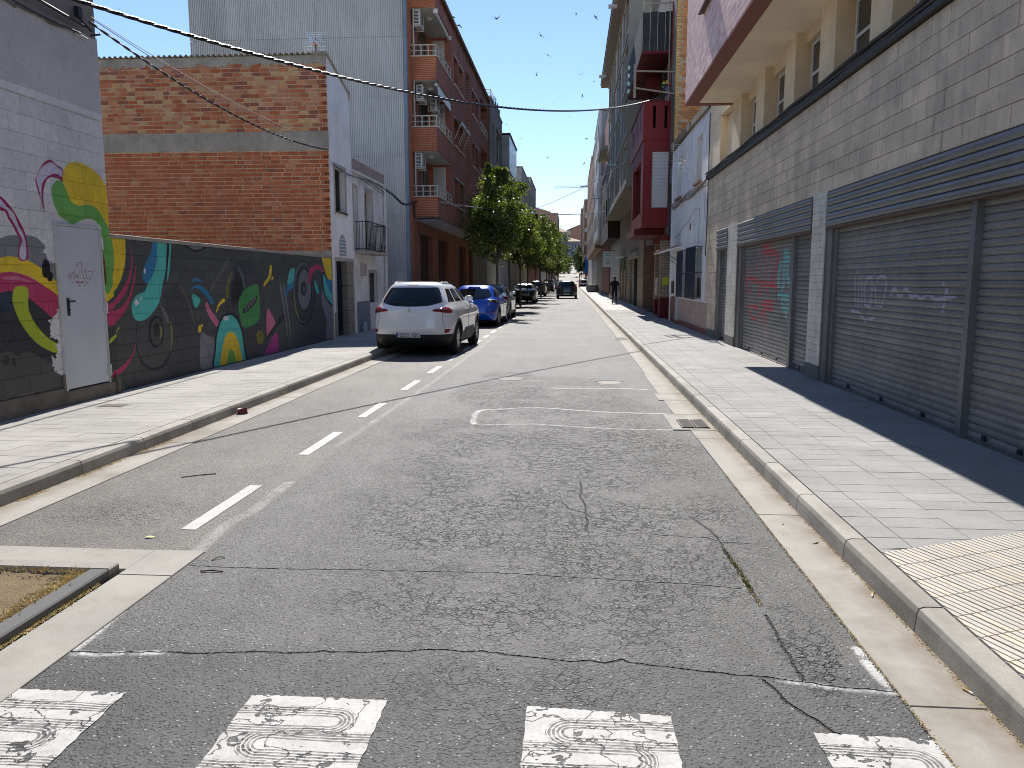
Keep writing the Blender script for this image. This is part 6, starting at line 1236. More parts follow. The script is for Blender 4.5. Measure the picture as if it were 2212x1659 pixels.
for k, (w0, z0) in enumerate(((.62, .34), (.5, .18), (.36, -.15), (.55, -.32), (.45, -.5))):
    n = int(w0/.07)
    for i in range(n):
        if rnd.random() < .85: x = -.3-w0/2+i*.07; mb.box(x, x+.045, -.036, -.031, z0, z0+.09)
mb.build('lettering', m_green, sg, local=True)
gs = thing('green_panel', 'small green leafy window panel above a door', 'panel', (3.66, 56.5, 2.9)); BX('panel', pm('green_leaf_print', (.05, .14, .03), .5, .5, 6, 20, 0), gs, -.05, 0, -1.4, 1.4, -.5, .35, local=True); BX('ledge', m_plast, gs, -.5, 0, -1.5, 1.5, .36, .42, local=True)
# ---------------------------------------------------------------- further blocks on the right
m_dkbr = brickmat('dark_brown_brick', (.07, .045, .035), (.055, .035, .03), (.03, .02, .018), .25, .08, 'xy', .012)
b = block_l('dark_brick_block', 'dark brown brick block with low box balcony beyond the glazed bays', 2.75, 61.6, 76, 4.9, 10.8, m_dkbr, [(64, 66, 6.3, 8.2), (69, 71, 6.3, 8.2)], back=13, gx=3.68, ground=m_cream2)
mb = MB(); mb.prism([(2.1, 11.6), (3.7, 11.7), (3.7, 12.3), (2.0, 11.75)], 'y', 61.5, 68); mb.build('eaves', m_beige, b); BX('upper_floors', m_redbeam, b, 3.0, 13, 61.7, 78.5, 10.9, 16)
b = block_l('grey_balcony_block', 'slim grey block with stacked enclosed balconies', 2.5, 79, 95, 5.9, 18.2, m_paint1, [(y, y+3.2, z, z+1.7) for y in (80, 85, 90.5) for z in (6.9, 9.9, 12.9, 15.6)], back=13, gx=3.68, ground=m_redbeam, side=pm('grey_side', (.27, .27, .28), .8, .06, 2, 30, .1))
mb = MB()
for z in (9.5, 12.3, 15.1): mb.bar((2.6, 78.9, z), (3.7, 78.9, z), .05); mb.box(2.55, 3.7, 78.9, 79, z-1.5, z-.4)
mb.build('balcony_sides', m_paint1, b)
block_l('brown_front_block', 'narrow brown block just past the grey balconies', 2.7, 96, 118, 5.5, 18.8, m_brownb, [(y, y+2, z, z+1.6) for y in (98, 103, 108, 113) for z in (6.5, 9.5, 12.5, 15.3)], back=13, gx=3.68, ground=m_stone, side=m_brownb)
block_l('shaded_brown_block', 'taller brown block in the shaded row on the right', 2.72, 118.2, 150, 5.5, 19.9, m_brownb, [(y, y+2, z, z+1.6) for y in (121, 127, 133, 139, 145) for z in (6.5, 9.5, 12.5, 15.3)], back=13, gx=3.68, ground=m_cream2, side=m_brownb)
block_l('set_back_block', 'long set-back cream ground floor row on the right', 3.7, 150.2, 204, 3.4, 12, m_cream2, [(y, y+1.6, z, z+1.5) for y in np.arange(153, 202, 6) for z in (4.4, 7.4)], back=13, gx=3.7)
b = block_l('far_brown_balcony_block', 'far brown block with stacked balconies and sunlit roof edge', 3.0, 205, 240, 6, 21.7, m_brownb, [(y, y+3, z, z+1.8) for y in (208, 216, 224) for z in (7, 10.4, 13.8, 17)], back=13, gx=3.9, side=m_brownb)
mb = MB()
for z in (7.3, 10.7, 14.1, 17.6): mb.box(3.1, 5.3, 203.8, 205, z, z+1.0)
mb.build('side_balconies', m_cream2, b)
block_l('far_slim_block', 'slim dark block with overhanging eaves near the hilltop', 3.1, 295, 330, 5, 23, m_brownb, [(y, y+3, z, z+1.8) for y in (299, 309, 319) for z in (7, 12, 17)], back=13, gx=4.2, side=m_brownb)

# ---------------------------------------------------------------- blocks closing the street on the hill
def endblock(name, label, x0, x1, y, z0, ze, zr, mat, wins, roofm, hip=None, bal=()):
    b = thing(name, label, 'apartment building', ((x0+x1)/2, y, z0)); BX('wall', mat, b, x0, x1, y, y+14, z0, ze)
    mb = MB(); xm = hip if hip is not None else (x0+x1)/2; mb.add([(x0-.5, y-.6, ze), (x1+.5, y-.6, ze), (x1+.5, y+15, ze), (x0-.5, y+15, ze), (xm-1, y+6, zr), (xm+1, y+6, zr)], [(0, 1, 5, 4), (1, 2, 5), (2, 3, 4, 5), (3, 0, 4), (3, 2, 1, 0)]); mb.build('roof', roofm, b)
    for (a, c, d, e, dark) in wins:
        f = BX('window', m_plast, b, a, c, y-.06, y-.01, d, e); BX('pane', m_glass if dark else m_shutter, f, a+.15, c-.15, y-.08, y-.062, d+.12, e-.12)
    for (a, c, d, m) in bal: BX('balcony', m, b, a, c, y-1.1, y-.01, d, d+1.05)
    return b
hz_ = hill(410); m_e1 = pm('taupe_render', (.27, .235, .20), .85, .08, .5, 10, .1); m_e2 = pm('violet_grey_render', (.215, .20, .215), .85, .08, .5, 10, .1); m_rooff = pm('far_roof', (.42, .31, .22), .9, .12, .5, 5, .2)
endblock('taupe_end_block', 'taupe apartment block facing down the street at its end', -7.6, -3.1, 412, hz_, 27.0, 29.6, m_e1,
    [(-5.6, -4.1, 23.2, 25.3, 1), (-7.2, -6.4, 23.4, 25, 1), (-5.6, -4.1, 19.6, 21.8, 1), (-5.4, -4.2, 16.0, 18.4, 1), (-7.2, -6.4, 16.5, 18, 1), (-5.6, -4.1, 12.6, 14.6, 1)], m_rooff, hip=-8, bal=[(-7.6, -3.2, 21.9, m_cream2), (-7.6, -3.2, 18.4, m_plast), (-7.6, -3.2, 14.4, m_cream2)])
endblock('violet_grey_end_block', 'wide violet-grey block with pale blinds at the head of the street', -3.0, 5.6, 410, hz_, 21.9, 24.0, m_e2,
    [(a, a+1.6, z, z+1.7, 0) for a in (-2.2, .8, 3.6) for z in (18, 14.7)]+[(-2.4, -.2, hz_+.2, hz_+2.6, 1), (.6, 2.8, hz_+.2, hz_+2.6, 1)], m_rooff, hip=-2, bal=[(-.2, 3, 16.6, m_plast), (-3, 3.2, 13.4, m_plast)])
o = thing('blue_awning', 'blue awning on the taupe block at the street end', 'awning', (-4.5, 411, 14.4)); MB().add([(-1.7, 0, .8), (1.7, 0, .8), (1.7, -1.4, 0), (-1.7, -1.4, 0), (1.7, -1.4, -.25), (-1.7, -1.4, -.25)], [(0, 1, 2, 3), (3, 2, 4, 5)]).build('canvas', flat('blue_canvas', (.03, .07, .25), .7), o, local=True)
eb = thing('brick_gable_block', 'reddish brick gable rising behind the violet-grey block', 'apartment building', (2, 440, hz_)); fb = bpy.data.materials['far_brick_x']
mb = MB(); mb.prism([(-3.4, hz_), (9, hz_), (9, 27), (3.8, 32.4), (-1, 30), (-3.4, 29.2)], 'y', 440, 455); mb.build('wall', fb, eb); BX('pale_edge', m_cream2, eb, -3.42, -1.2, 439.9, 440, hz_, 29.2)
mb = MB(); mb.add([(3.8, 439.5, 32.6), (9, 439.5, 29), (9, 456, 29), (3.8, 456, 32.6)], [(0, 1, 2, 3)]); mb.add([(3.8, 439.5, 32.6), (-3.6, 439.5, 29.5), (-3.6, 456, 29.5), (3.8, 456, 32.6)], [(0, 3, 2, 1)]); mb.build('roof', m_rooff, eb)
for i, (x, z, h) in enumerate(((-6.6, 28.5, 3), (-4.9, 28, 3.3), (-1.6, 29.8, 4.5), (4.3, 32.3, 3.2), (6.6, 31, 4))):
    a = thing('far_aerial', ['leftmost far roof aerial on the taupe block', 'second far roof aerial on the taupe block', 'tall thin aerial at left edge of the far gable', 'aerial near the ridge of the far gable', 'rightmost aerial on the far gable'][i], 'antenna', (x, 430 if i < 2 else 448, z))
    mb = MB(); mb.bar((0, 0, 0), (0, 0, h), .16); mb.bar((-.6, 0, h*.85), (.6, 0, h*.85), .12); mb.build('mast', m_cement, a, local=True)
# walls closing the gaps beside the street on the hill
for nm, lb, x0, x1, y0, y1, h in (('hill_terrace', 'plain terrace lining the left of the hill road', -16, -6.2, 250.5, 291, 9), ('hill_house_row', 'plain row lining the upper left of the hill', -22, -8, 331, 408, 8), ('hillside_row', 'plain row lining the right of the hill road', 4.4, 16, 241, 294, 8), ('upper_row', 'plain row at the upper right of the hill', 7, 20, 331, 408, 8)):
    o = thing(nm, lb, 'building', ((x0+x1)/2, y0, hill(y0))); BX('wall', m_cream2, o, x0, x1, y0, y1, hill(y0)-1, hill(y1)+h)
# ---------------------------------------------------------------- cars
def paint(name, c, metal=.0): return flat(name, c, .28, metal, .5, coat=1.)
m_tyre = pm('tyre_rubber', (.018, .018, .019), .85, .2, 9, 60, .2, local=True); m_rim = flat('alloy', (.45, .45, .46), .3, metal=.85); m_blackpl = pm('black_plastic', (.022, .023, .025), .55, .1, 8, 80, .1, local=True)
m_cglass = flat('car_glass', (.006, .009, .012), .03, spec=.4, coat=.12); m_redl = flat('red_lens', (.25, .003, .006), .12, spec=.3, coat=.4); m_clearl = flat('clear_lens', (.5, .5, .5), .1, coat=1.); m_chrome = flat('chrome', (.6, .6, .61), .38, metal=1.)
m_plate = flat('number_plate', (.62, .63, .62), .4); m_text = flat('plate_text', (.015, .015, .02), .6); m_euro = flat('plate_blue', (.01, .07, .35), .5); m_amber = flat('amber_lens', (.7, .2, .02), .15, coat=1.)
FONT = {'0': '01110100011000110001100011000101110', '1': '00100011000010000100001000010001110', '2': '01110100010000100110010001000011111', '8': '01110100011000101110100011000101110', '9': '01110100011000101111000010000101110',
        'K': '10001100101010011000101001001010001', 'B': '11110100011000111110100011000111110', 'C': '01110100011000010000100001000101110', 'D': '11100100101000110001100011001011100', 'Z': '11111000010001000100010001000011111', 'J': '00111000100001000010000101001001100',
        'A': '01110100011000111111100011000110001', 'R': '11110100011000111110101001001010001', 'E': '11111100001000011110100001000011111', '4': '00010001100101010010111110001000010', '7': '11111000010001000100010000100001000', '6': '01110100001000011110100011000101110', 'F': '11111100001000011110100001000010000', 'S': '01111100001000001110000010000111110'}
def text_mb(mb, s, cx, y, cz, h, sx=1.):
    px = h/7; w = px*.82*sx; adv = w*6.0; x = cx-adv*len(s)/2+w/2
    for ch in s:
        g = FONT.get(ch)
        if g:
            for r in range(7):
                c = 0
                while c < 5:
                    if g[r*5+c] == '1':
                        e = c
                        while e < 5 and g[r*5+e] == '1': e += 1
                        mb.box(x+c*w, x+e*w, y-.004, y, cz+h/2-(r+1)*px, cz+h/2-r*px+.0005); c = e
                    else: c += 1
        x += adv
class Car:
    """body lofted from rounded plan outlines stacked in height; rear faces -y"""
    def __init__(s, lay, n=4.6, ng=3.4, NU=120, zb=.95):
        s.lay = sorted(lay); s.NU = NU; zs = [l[0] for l in s.lay]
        zf = []
        for a, b in zip(zs, zs[1:]):
            k = max(1, int((b-a)/.035)); zf += [a+(b-a)*i/k for i in range(k)]
        zf.append(zs[-1]); s.z = zf; s.g = []
        for z in zf:
            yr, yf, w = [s.cat(zs, [l[j] for l in s.lay], z) for j in (1, 2, 3)]
            e = n if z < zb else ng+(n-ng)*max(0, 1-(z-zb)/.12); s.g.append(s.ring(yr, yf, w, e, s.NU))
    def cat(s, xs, ys, x):
        for i in range(len(xs)-1):
            if x <= xs[i+1]+1e-9:
                t = (x-xs[i])/(xs[i+1]-xs[i]); a, d = ys[max(0, i-1)], ys[min(len(ys)-1, i+2)]; b, c = ys[i], ys[i+1]
                h0, h1 = xs[i]-xs[max(0, i-1)] or xs[i+1]-xs[i], xs[min(len(xs)-1, i+2)]-xs[i+1] or xs[i+1]-xs[i]; h = xs[i+1]-xs[i]
                s0, s1, s2 = ((b-a)/h0 if i else (c-b)/h), (c-b)/h, ((d-c)/h1 if i+2 < len(xs) else (c-b)/h)
                m0 = 0 if s0*s1 <= 0 else 2*s0*s1/(s0+s1); m1 = 0 if s1*s2 <= 0 else 2*s1*s2/(s1+s2)
                if i == 0: m0 = s1
                if i+2 == len(xs): m1 = s1
                return (2*t**3-3*t*t+1)*b+(t**3-2*t*t+t)*m0*h+(-2*t**3+3*t*t)*c+(t**3-t*t)*m1*h
        return ys[-1]
    def ring(s, yr, yf, w, e, N):
        # arc-length resampled superellipse, u=0 at the rear centre going to +x
        T = np.linspace(-PI/2, 1.5*PI, 721); c, q = np.cos(T), np.sin(T); ym, hl = (yr+yf)/2, (yf-yr)/2
        ee = min(e*1.0, 6); X = w*np.sign(c)*np.abs(c)**(2/ee); Y = ym+hl*np.sign(q)*np.abs(q)**(2/(ee*1.5))
        L = np.r_[0, np.cumsum(np.hypot(np.diff(X), np.diff(Y)))]; u = np.linspace(0, L[-1], N, endpoint=False)
        return np.c_[np.interp(u, L, X), np.interp(u, L, Y)]
    def P(s, u, z, off=0.):
        z = min(max(z, s.z[0]), s.z[-1]); i = 0
        while i < len(s.z)-2 and s.z[i+1] < z: i += 1
        t = (z-s.z[i])/(s.z[i+1]-s.z[i]); q = (u % 1)*s.NU; k = min(int(q), s.NU-1); f = q-k; k2 = (k+1) % s.NU
        p = (s.g[i][k]*(1-f)+s.g[i][k2]*f)*(1-t)+(s.g[i+1][k]*(1-f)+s.g[i+1][k2]*f)*t
        return Vector((p[0], p[1], z))
    def N(s, u, z):
        a, b = s.P(u+.004, z)-s.P(u-.004, z), s.P(u, z+.02)-s.P(u, z-.02); n = a.cross(b)
        return n.normalized() if n.length > 1e-9 else Vector((0, 0, 1))
    def side_u(s, y, z, right=True):
        """u on the side where the body reaches y"""
        best = min((abs(s.P(u, z).y-y), u) for u in np.linspace(.05, .45, 161)); return best[1] if right else 1-best[1]
    def body(s):
        mb = MB(); NU = s.NU
        for i, z in enumerate(s.z):
            for p in s.g[i]: mb.v.append((p[0], p[1], z))
        for i in range(len(s.z)-1):
            for k in range(NU): a = i*NU+k; b = i*NU+(k+1) % NU; mb.f.append((a, b, b+NU, a+NU)); mb.m.append(0)
        mb.f.append(tuple(range(NU))[::-1]); mb.m.append(1)
        top = (len(s.z)-1)*NU; cx = len(mb.v); g = s.g[-1]; mb.v.append((0, float((g[:, 1].min()+g[:, 1].max())/2), s.z[-1]+.012))
        for k in range(NU): mb.f.append((top+k, top+(k+1) % NU, cx)); mb.m.append(0)
        return mb
    def patch(s, name, mat, parent, fu, z0, z1, off=.004, nu=14, nz=8, edge=.015, local=True, label=None, bend=0., taper=0., inner=0):
        """shell laid on the body; fu(t) gives (uL,uR) for t in 0..1 from z0 to z1"""
        v = []; rows = nz+1
        for j in range(rows):
            t = j/nz; z = (z0(t) if callable(z0) else z0+(z1-z0)*t); uL, uR = fu(t)
            for i in range(nu+1):
                u = uL+(uR-uL)*i/nu; zz = z if not isinstance(z, tuple) else z[0]+(z[1]-z[0])*i/nu
                zz += bend*abs(2*i/nu-1)**2.2*(1-t)
                if taper: q_ = (1-i/nu) if inner == 0 else i/nu; zm = (z0+z1)/2+.02*(1-q_); zz = zm+(zz-zm)*(1-taper*q_)
                p = s.P(u, zz); n = s.N(u, zz); e = 0 if (j in (0, nz) or i in (0, nu)) else off
                v.append(tuple(p+n*(e if e else -.004)))
        f = [(j*(nu+1)+i, j*(nu+1)+i+1, (j+1)*(nu+1)+i+1, (j+1)*(nu+1)+i) for j in range(nz) for i in range(nu)]
        o = MB().add(v, f).build(name, mat, parent, local=local, smooth=True)
        if label: o['label'] = label
        return o
def boolean_cut(o, cutters):
    for c in cutters:
        m = o.modifiers.new('b', 'BOOLEAN'); m.operation = 'DIFFERENCE'; m.object = c; m.solver = 'EXACT'
    bpy.context.view_layer.update(); dg = bpy.context.evaluated_depsgraph_get(); me = bpy.data.meshes.new_from_object(o.evaluated_get(dg)); o.modifiers.clear(); o.data = me
    for c in cutters: bpy.data.objects.remove(c)
    for p in me.polygons: p.use_smooth = True
    me.set_sharp_from_angle(angle=math.radians(35))
def wheel(parent, x, y, r, w, side):
    mb = MB(); R_ = r; prof = [(R_*.62, -w/2), (R_*.9, -w/2), (R_*.97, -w*.42), (R_, -w*.3), (R_, w*.3), (R_*.97, w*.42), (R_*.9, w/2), (R_*.66, w/2), (R_*.62, w*.46)]
    mb.lathe(prof, (0, 0, 0), 'x', 28); wh = mb.build('wheel', m_tyre, parent, local=True, smooth=True, at=(x, y, r))
    mb = MB(); o = side*w*.46; mb.lathe([(R_*.66, o), (R_*.60, o-side*.02), (R_*.56, o-side*.05)], (0, 0, 0), 'x', 24); mb.lathe([(.07, o-side*.01), (0, o-side*.005)], (0, 0, 0), 'x', 12)
    for k in range(5):
        a = k*2*PI/5+.3; d = Vector((0, math.cos(a), math.sin(a))); p = Vector((0, -math.sin(a), math.cos(a)))
        for sg in (-1, 1): b0 = d*.04+p*.02*sg; b1 = d*R_*.60+p*.05*sg; mb.bar(b0+Vector((o-side*.02, 0, 0)), b1+Vector((o-side*.012, 0, 0)), .03, .035)
    mb.build('rim', m_rim, wh, local=True, smooth=True); MB().lathe([(0, o-side*.06), (R_*.58, o-side*.06)], (0, 0, 0), 'x', 20).build('hub', m_dark, wh, local=True)
def make_car(name, label, cat, loc, rotz, body_m, lay, L, W, H, wb, r=.33, glass=None, plate='', lamp='band', clad=True, group=None, roof_m=None, rear=None, rails=False, detail=True, belt=.98, n=4.6, bonnet=None):
    t = thing(name, label, cat, loc, rotz, group); C_ = Car(lay, n=n, NU=120 if detail else 72, zb=belt); bm_ = C_.body()
    inner = m_blackpl
    if clad:
        for i, f in enumerate(bm_.f):
            zc = sum(bm_.v[k][2] for k in f)/len(f)
            if zc < clad: bm_.m[i] = 1
    o = bm_.build('body', [body_m, inner], t, local=True, smooth=True)
    y1 = L*.195+.03; y2 = y1+wb; cut = []
    for yy in (y1, y2):
        for sx in (-1, 1):
            c = MB(); c.lathe([(0, -.3), (r+.055, -.3), (r+.055, .3), (0, .3)], (0, 0, 0), 'x', 32); me = c.mesh('cut', inner); co = bpy.data.objects.new('cut', me); link(co); co.location = Vector(loc)+Matrix.Rotation(rotz, 3, 'Z') @ Vector((sx*(W/2+.02), yy, r)); co.rotation_euler = (0, 0, rotz); cut.append(co)
    bpy.context.view_layer.update(); boolean_cut(o, cut)
    for yy in (y1, y2):
        for sx in (-1, 1): wheel(t, sx*(W/2-.13), yy, r, .215, sx)
        if detail and clad:
            for sx in (-1, 1):
                mb = MB(); A = np.linspace(-.15, PI+.15, 18)
                for a, b in zip(A, A[1:]):
                    def q(a_, rr, off): y_ = yy+rr*math.cos(a_); z_ = r+rr*math.sin(a_); u_ = C_.side_u(y_, max(.22, z_)); p = C_.P(u_, max(.22, z_)); return (sx*(abs(p.x)+off), y_, z_)
                    q4_ = [q(a, r+.05, .004), q(b, r+.05, .004), q(b, r+.11, .006), q(a, r+.11, .006)]; mb.add(q4_, [(0, 1, 2, 3)])
                mb.build('wheel_arch_trim', inner, t, local=True, smooth=True)
    # glass
    zg0, zg1 = glass; P_ = lambda z: 1.0
    def uw(frac, z):  # u of lateral fraction across the tail
        g = [(abs(C_.P(u, z).x/max(1e-6, C_.P(.25, z).x)-frac), u) for u in np.linspace(0, .2, 121)]; return min(g)[1]
    fr = (rear or (.86, .80))
    def fuR(t_): z = zg0+(zg1-zg0)*t_; c_ = min(1, t_*6, (1-t_)*6); u = uw(fr[0]+(fr[1]-fr[0])*t_, z)*(.86+.14*math.sqrt(max(0, c_))); return (-u, u)
    C_.patch('rear_window', m_cglass, t, fuR, zg0-.05, zg1, .006, 24, 10, bend=.085)
    def fuF(t_): z = zg0+.06+(zg1-zg0-.06)*t_; a = .5-.062*(1-.15*t_); return (a-.0, 1-a)
    C_.patch('windscreen', m_cglass, t, lambda t_: (.5-.085+.012*t_, .5+.085-.012*t_), zg0+.10, zg1-.02, .005, 16, 8)
    gy = C_.P(.25, zg0); y_r = C_.P(.12, zg0).y
    # side windows: rear quarter, rear door, front door
    yR, yF = C_.P(0, zg0).y+.32, C_.P(.5, zg0).y-.38; top_r, top_f = C_.P(0, zg1).y+.30, C_.P(.5, zg1).y-.12
    cuts = [(0, .2), (.215, .56), (.58, .985)] if H > 1.5 else [(.0, .14), (.155, .53), (.55, .985)]
    for sx in (1, -1):
        for ci, (a, b) in enumerate(cuts):
            def fs(t_, a=a, b=b, sx=sx):
                z = zg0+.035+(zg1-zg0-.06)*t_; ya = (yR+(top_r-yR)*t_)+((yF+(top_f-yF)*t_)-(yR+(top_r-yR)*t_))*a; yb = (yR+(top_r-yR)*t_)+((yF+(top_f-yF)*t_)-(yR+(top_r-yR)*t_))*b
                if ci == 0: ya += .10*(1-t_)*0+.16*t_**2*0
                u0, u1 = C_.side_u(ya, z), C_.side_u(yb, z); return (u0, u1) if sx > 0 else (1-u1, 1-u0)
            C_.patch('side_window', m_cglass, t, fs, zg0+.035, zg1-.025, .004, 10, 8)
    # lamps at the rear corners
    W2 = W/2
    for sx in (1, -1):
        if lamp == 'suv': za, zb_, f0, u1 = .90, 1.07, .52, .098
        elif lamp == 'hatch': za, zb_, f0, u1 = .84, .98, .62, .105
        elif lamp == 'tall': za, zb_, f0, u1 = .8, 1.25, .86, .085
        else: za, zb_, f0, u1 = .84, .97, .55, .1
        def fl_(t_, sx=sx):
            c_ = math.sqrt(max(0, 1-(2*t_-1)**2)) if lamp != 'tall' else 1; m_ = (f0*.0); ua = uw(f0+.0, (za+zb_)/2)*(1.06-.06*c_)+.002*(1-c_)*8; ub = u1*(.80+.2*c_)
            return (ua, ub) if sx > 0 else (1-ub, 1-ua)
        lo = C_.patch('taillight', m_redl if lamp != 'hatch' else m_blackpl, t, fl_, za, zb_, .014, 12, 6, taper=.6 if lamp in ('suv', 'band') else 0, inner=0 if sx > 0 else 1)
        if lamp == 'suv':
            C_.patch('lamp_bar', m_blackpl, lo, lambda t_, sx=sx: ((uw(.68, 1.0), .076) if sx > 0 else (1-.076, 1-uw(.68, 1.0))), .955, 1.012, .017, 8, 4); C_.patch('reverse_lamp', m_clearl, lo, lambda t_, sx=sx: ((uw(.70, 1.0), .070) if sx > 0 else (1-.070, 1-uw(.70, 1.0))), .976, .992, .02, 6, 2)
        if lamp == 'hatch':
            for kk, (uu, mm) in enumerate(((uw(.74, .9), m_clearl), (uw(.93, .9)+.004, m_amber))):
                p = C_.P(uu*sx, .91); nn = C_.N(uu*sx, .91); c = MB(); c.lathe([(0, -.022), (.032, -.02), (.045, -.014), (.048, 0)], (p.x, p.y-.012, p.z), 'y', 16); c.build('lamp_ring', mm, lo, local=True, smooth=True)
        # lower reflectors and mirrors
        if detail:
            C_.patch('reflector', m_redl, t, lambda t_, sx=sx: ((uw(.60, .55)+.01, uw(.60, .55)+.034) if sx > 0 else (1-uw(.60, .55)-.034, 1-uw(.60, .55)-.01)) if lamp != 'suv' else ((uw(.78, .6), .088-.012*(1-t_)) if sx > 0 else (1-.088+.012*(1-t_), 1-uw(.78, .6))), .50, .57 if lamp != 'suv' else .60, .010, 6, 3)
        my = C_.P(.5, zg0).y-.42; mp = C_.P(C_.side_u(my, zg0+.05), zg0+.05); mx = sx*(abs(mp.x)+.12)
        mb = MB(); mb.bar((sx*abs(mp.x)*.97, my, zg0+.03), (mx, my+.01, zg0+.06), .04); mi_ = mb.build('mirror', m_blackpl, t, local=True)
        bmm = bmesh.new(); bmesh.ops.create_icosphere(bmm, subdivisions=2, radius=1); [setattr(v_, 'co', Vector((v_.co.x*.105, v_.co.y*.06 if v_.co.y > 0 else v_.co.y*.035, v_.co.z*.075))) for v_ in bmm.verts]
        me = bpy.data.meshes.new('mirror_shell'); bmm.to_mesh(me); bmm.free(); me.materials.append(body_m)
        for p_ in me.polygons: p_.use_smooth = True
        ms = bpy.data.objects.new('mirror_shell', me); place(ms, mi_, True, at=(mx, my, zg0+.09)); MB().cbox((mx, my-.037, zg0+.09), (.165, .006, .11)).build('mirror_glass', m_chrome, mi_, local=True, bevel=.002)
    # plate, badge, aerial, seams, handle
    zp = .43 if lamp == 'suv' else (.42 if clad else .45); zp = {'suv': .47, 'hatch': .46}.get(lamp, .62); p = C_.P(0, zp); y_ = p.y-.016; px = -.03 if lamp == 'suv' else 0
    pl = MB().box(px-.26, px+.26, y_, y_+.014, zp-.055, zp+.055).build('number_plate', m_plate, t, local=True, bevel=.003)
    MB().box(px-.258, px-.222, y_-.002, y_, zp-.052, zp+.052).build('blue_band', m_euro, pl, local=True)
    if plate: mb = MB(); text_mb(mb, plate, px+.02, y_-.001, zp, .076); mb.build('characters', m_text, pl, local=True)['kind'] = 'stuff'
    if detail:
        mb = MB(); mb.add([(-.012, C_.P(0, zg1+.09).y+.25, C_.z[-1]+.005), (.012, C_.P(0, zg1+.09).y+.25, C_.z[-1]+.005), (.012, C_.P(0, zg1+.09).y+.38, C_.z[-1]+.005), (-.012, C_.P(0, zg1+.09).y+.38, C_.z[-1]+.005), (0, C_.P(0, zg1+.09).y+.26, C_.z[-1]+.085)], [(0, 1, 4), (1, 2, 4), (2, 3, 4), (3, 0, 4)]); mb.build('aerial_fin', m_blackpl, t, local=True)
        # tailgate seam running down beside the lamps
        for sx in (1, -1):
            pts = []
            for j in range(13): z = .60+(zg0-.02-.60)*j/12; u = uw(.80-.05*math.sin(j/12*PI), z)*sx; pts.append(C_.P(u, z)+C_.N(u, z)*.0015)
            MB().tube(pts, .0035, 4).build('tailgate_seam', m_dark, t, local=True)
            for yy in (L*.42, L*.62):
                z = zg0-.12; u = C_.side_u(yy, z)*sx; p = C_.P(u, z); MB().bar((p.x+sx*.012, yy-.08, z+.004), (p.x+sx*.012, yy+.08, z-.004), .022, .03).build('door_handle', body_m, t, local=True, bevel=.004)
            for yy in (L*.47, L*.70):
                pts = [C_.P(C_.side_u(yy, z)*sx, z)+C_.N(C_.side_u(yy, z)*sx, z)*.001 for z in np.linspace(.40, zg0, 12)]; MB().tube(pts, .003, 4).build('door_seam', m_dark, t, local=True)
    if rails:
        for sx in (1, -1):
            yA, yB = C_.P(0, zg1+.1).y+.12, C_.P(.5, zg1+.08).y-.25; pts = [(sx*(C_.P(.25, C_.z[-1]-.03).x+.0), yA+(yB-yA)*k/14, C_.z[-1]-.065+.055*min(1, 3.2*math.sin(k/14*PI))) for k in range(15)]; MB().tube(pts, .018, 8).build('roof_rail', m_rim if rails is True else rails, t, local=True, smooth=True)
    return t, C_
LM = math.radians
# white crossover: z, rear y, front y, half width
suv = [(.20, .30, 4.05, .80), (.27, .17, 4.20, .86), (.36, .08, 4.32, .895), (.48, .03, 4.40, .91), (.60, 0, 4.42, .918), (.75, .01, 4.41, .92), (.90, .035, 4.34, .915), (.98, .055, 4.15, .905), (1.04, .085, 3.72, .885), (1.09, .12, 3.25, .85), (1.14, .15, 3.02, .825), (1.30, .27, 2.72, .735), (1.44, .41, 2.46, .655), (1.52, .47, 2.22, .59), (1.565, .56, 1.95, .51), (1.59, .70, 1.75, .42)]
m_whitecar = paint('white_car_paint', (.80, .80, .81)); m_bluecar = paint('blue_car_paint', (.0, .075, .50), .1); m_silver = paint('silver_car_paint', (.42, .43, .44), .55); m_blackcar = paint('black_car_paint', (.012, .013, .016)); m_darkgrey = paint('dark_grey_car_paint', (.035, .04, .055), .3)
SR = -.035
whitecar, CW = make_car('parked_car', 'white crossover with red lamps parked at the kerb, nearest of the row', 'car', (-3.44, 16.15, 0), SR, m_whitecar, suv, 4.42, 1.84, 1.6, 2.62, r=.345, glass=(1.10, 1.49), plate='8219 KBC', lamp='suv', clad=.47, rails=m_whitecar, rear=(.84, .86))
# badge, model lettering, wiper, towing flap
p = CW.P(0, .985); mb = MB(); y_ = p.y-.012
mb.add([(-.0, y_, 1.06), (.045, y_+.008, .98), (0, y_-.006, .98), (-.045, y_+.008, .98), (0, y_, .90)], [(0, 2, 1), (0, 3, 2), (1, 2, 4), (2, 3, 4)]); mb.build('badge', m_chrome, whitecar, local=True)
mb = MB(); text_mb(mb, 'KADJAR', 0, CW.P(0, .83).y-.001, .83, .034, 1.7); mb.build('model_name', m_chrome, whitecar, local=True)
p = CW.P(0, 1.16); mb = MB(); mb.bar((.05, p.y-.02, 1.135), (-.38, p.y-.01, 1.16), .016); mb.lathe([(0, -.03), (.03, -.02), (.03, .01)], (.06, p.y, 1.13), 'y', 12); mb.build('wiper', m_blackpl, whitecar, local=True)
CW.patch('third_brake_light', m_redl, whitecar, lambda t_: (-.03, .03), 1.495, 1.515, .01, 6, 2)
MB().box(-.35, .35, .45, .5, .19, .22).build('exhaust_shield', m_blackpl, whitecar, local=True)
CW.patch('door_moulding', m_blackpl, whitecar, lambda t_: (CW.side_u(1.55, .45), CW.side_u(2.95, .45)), .30, .56, .012, 14, 6)
CW.patch('moulding_strip', m_chrome, whitecar, lambda t_: (CW.side_u(1.6, .5), CW.side_u(2.9, .5)), .505, .53, .018, 10, 2)
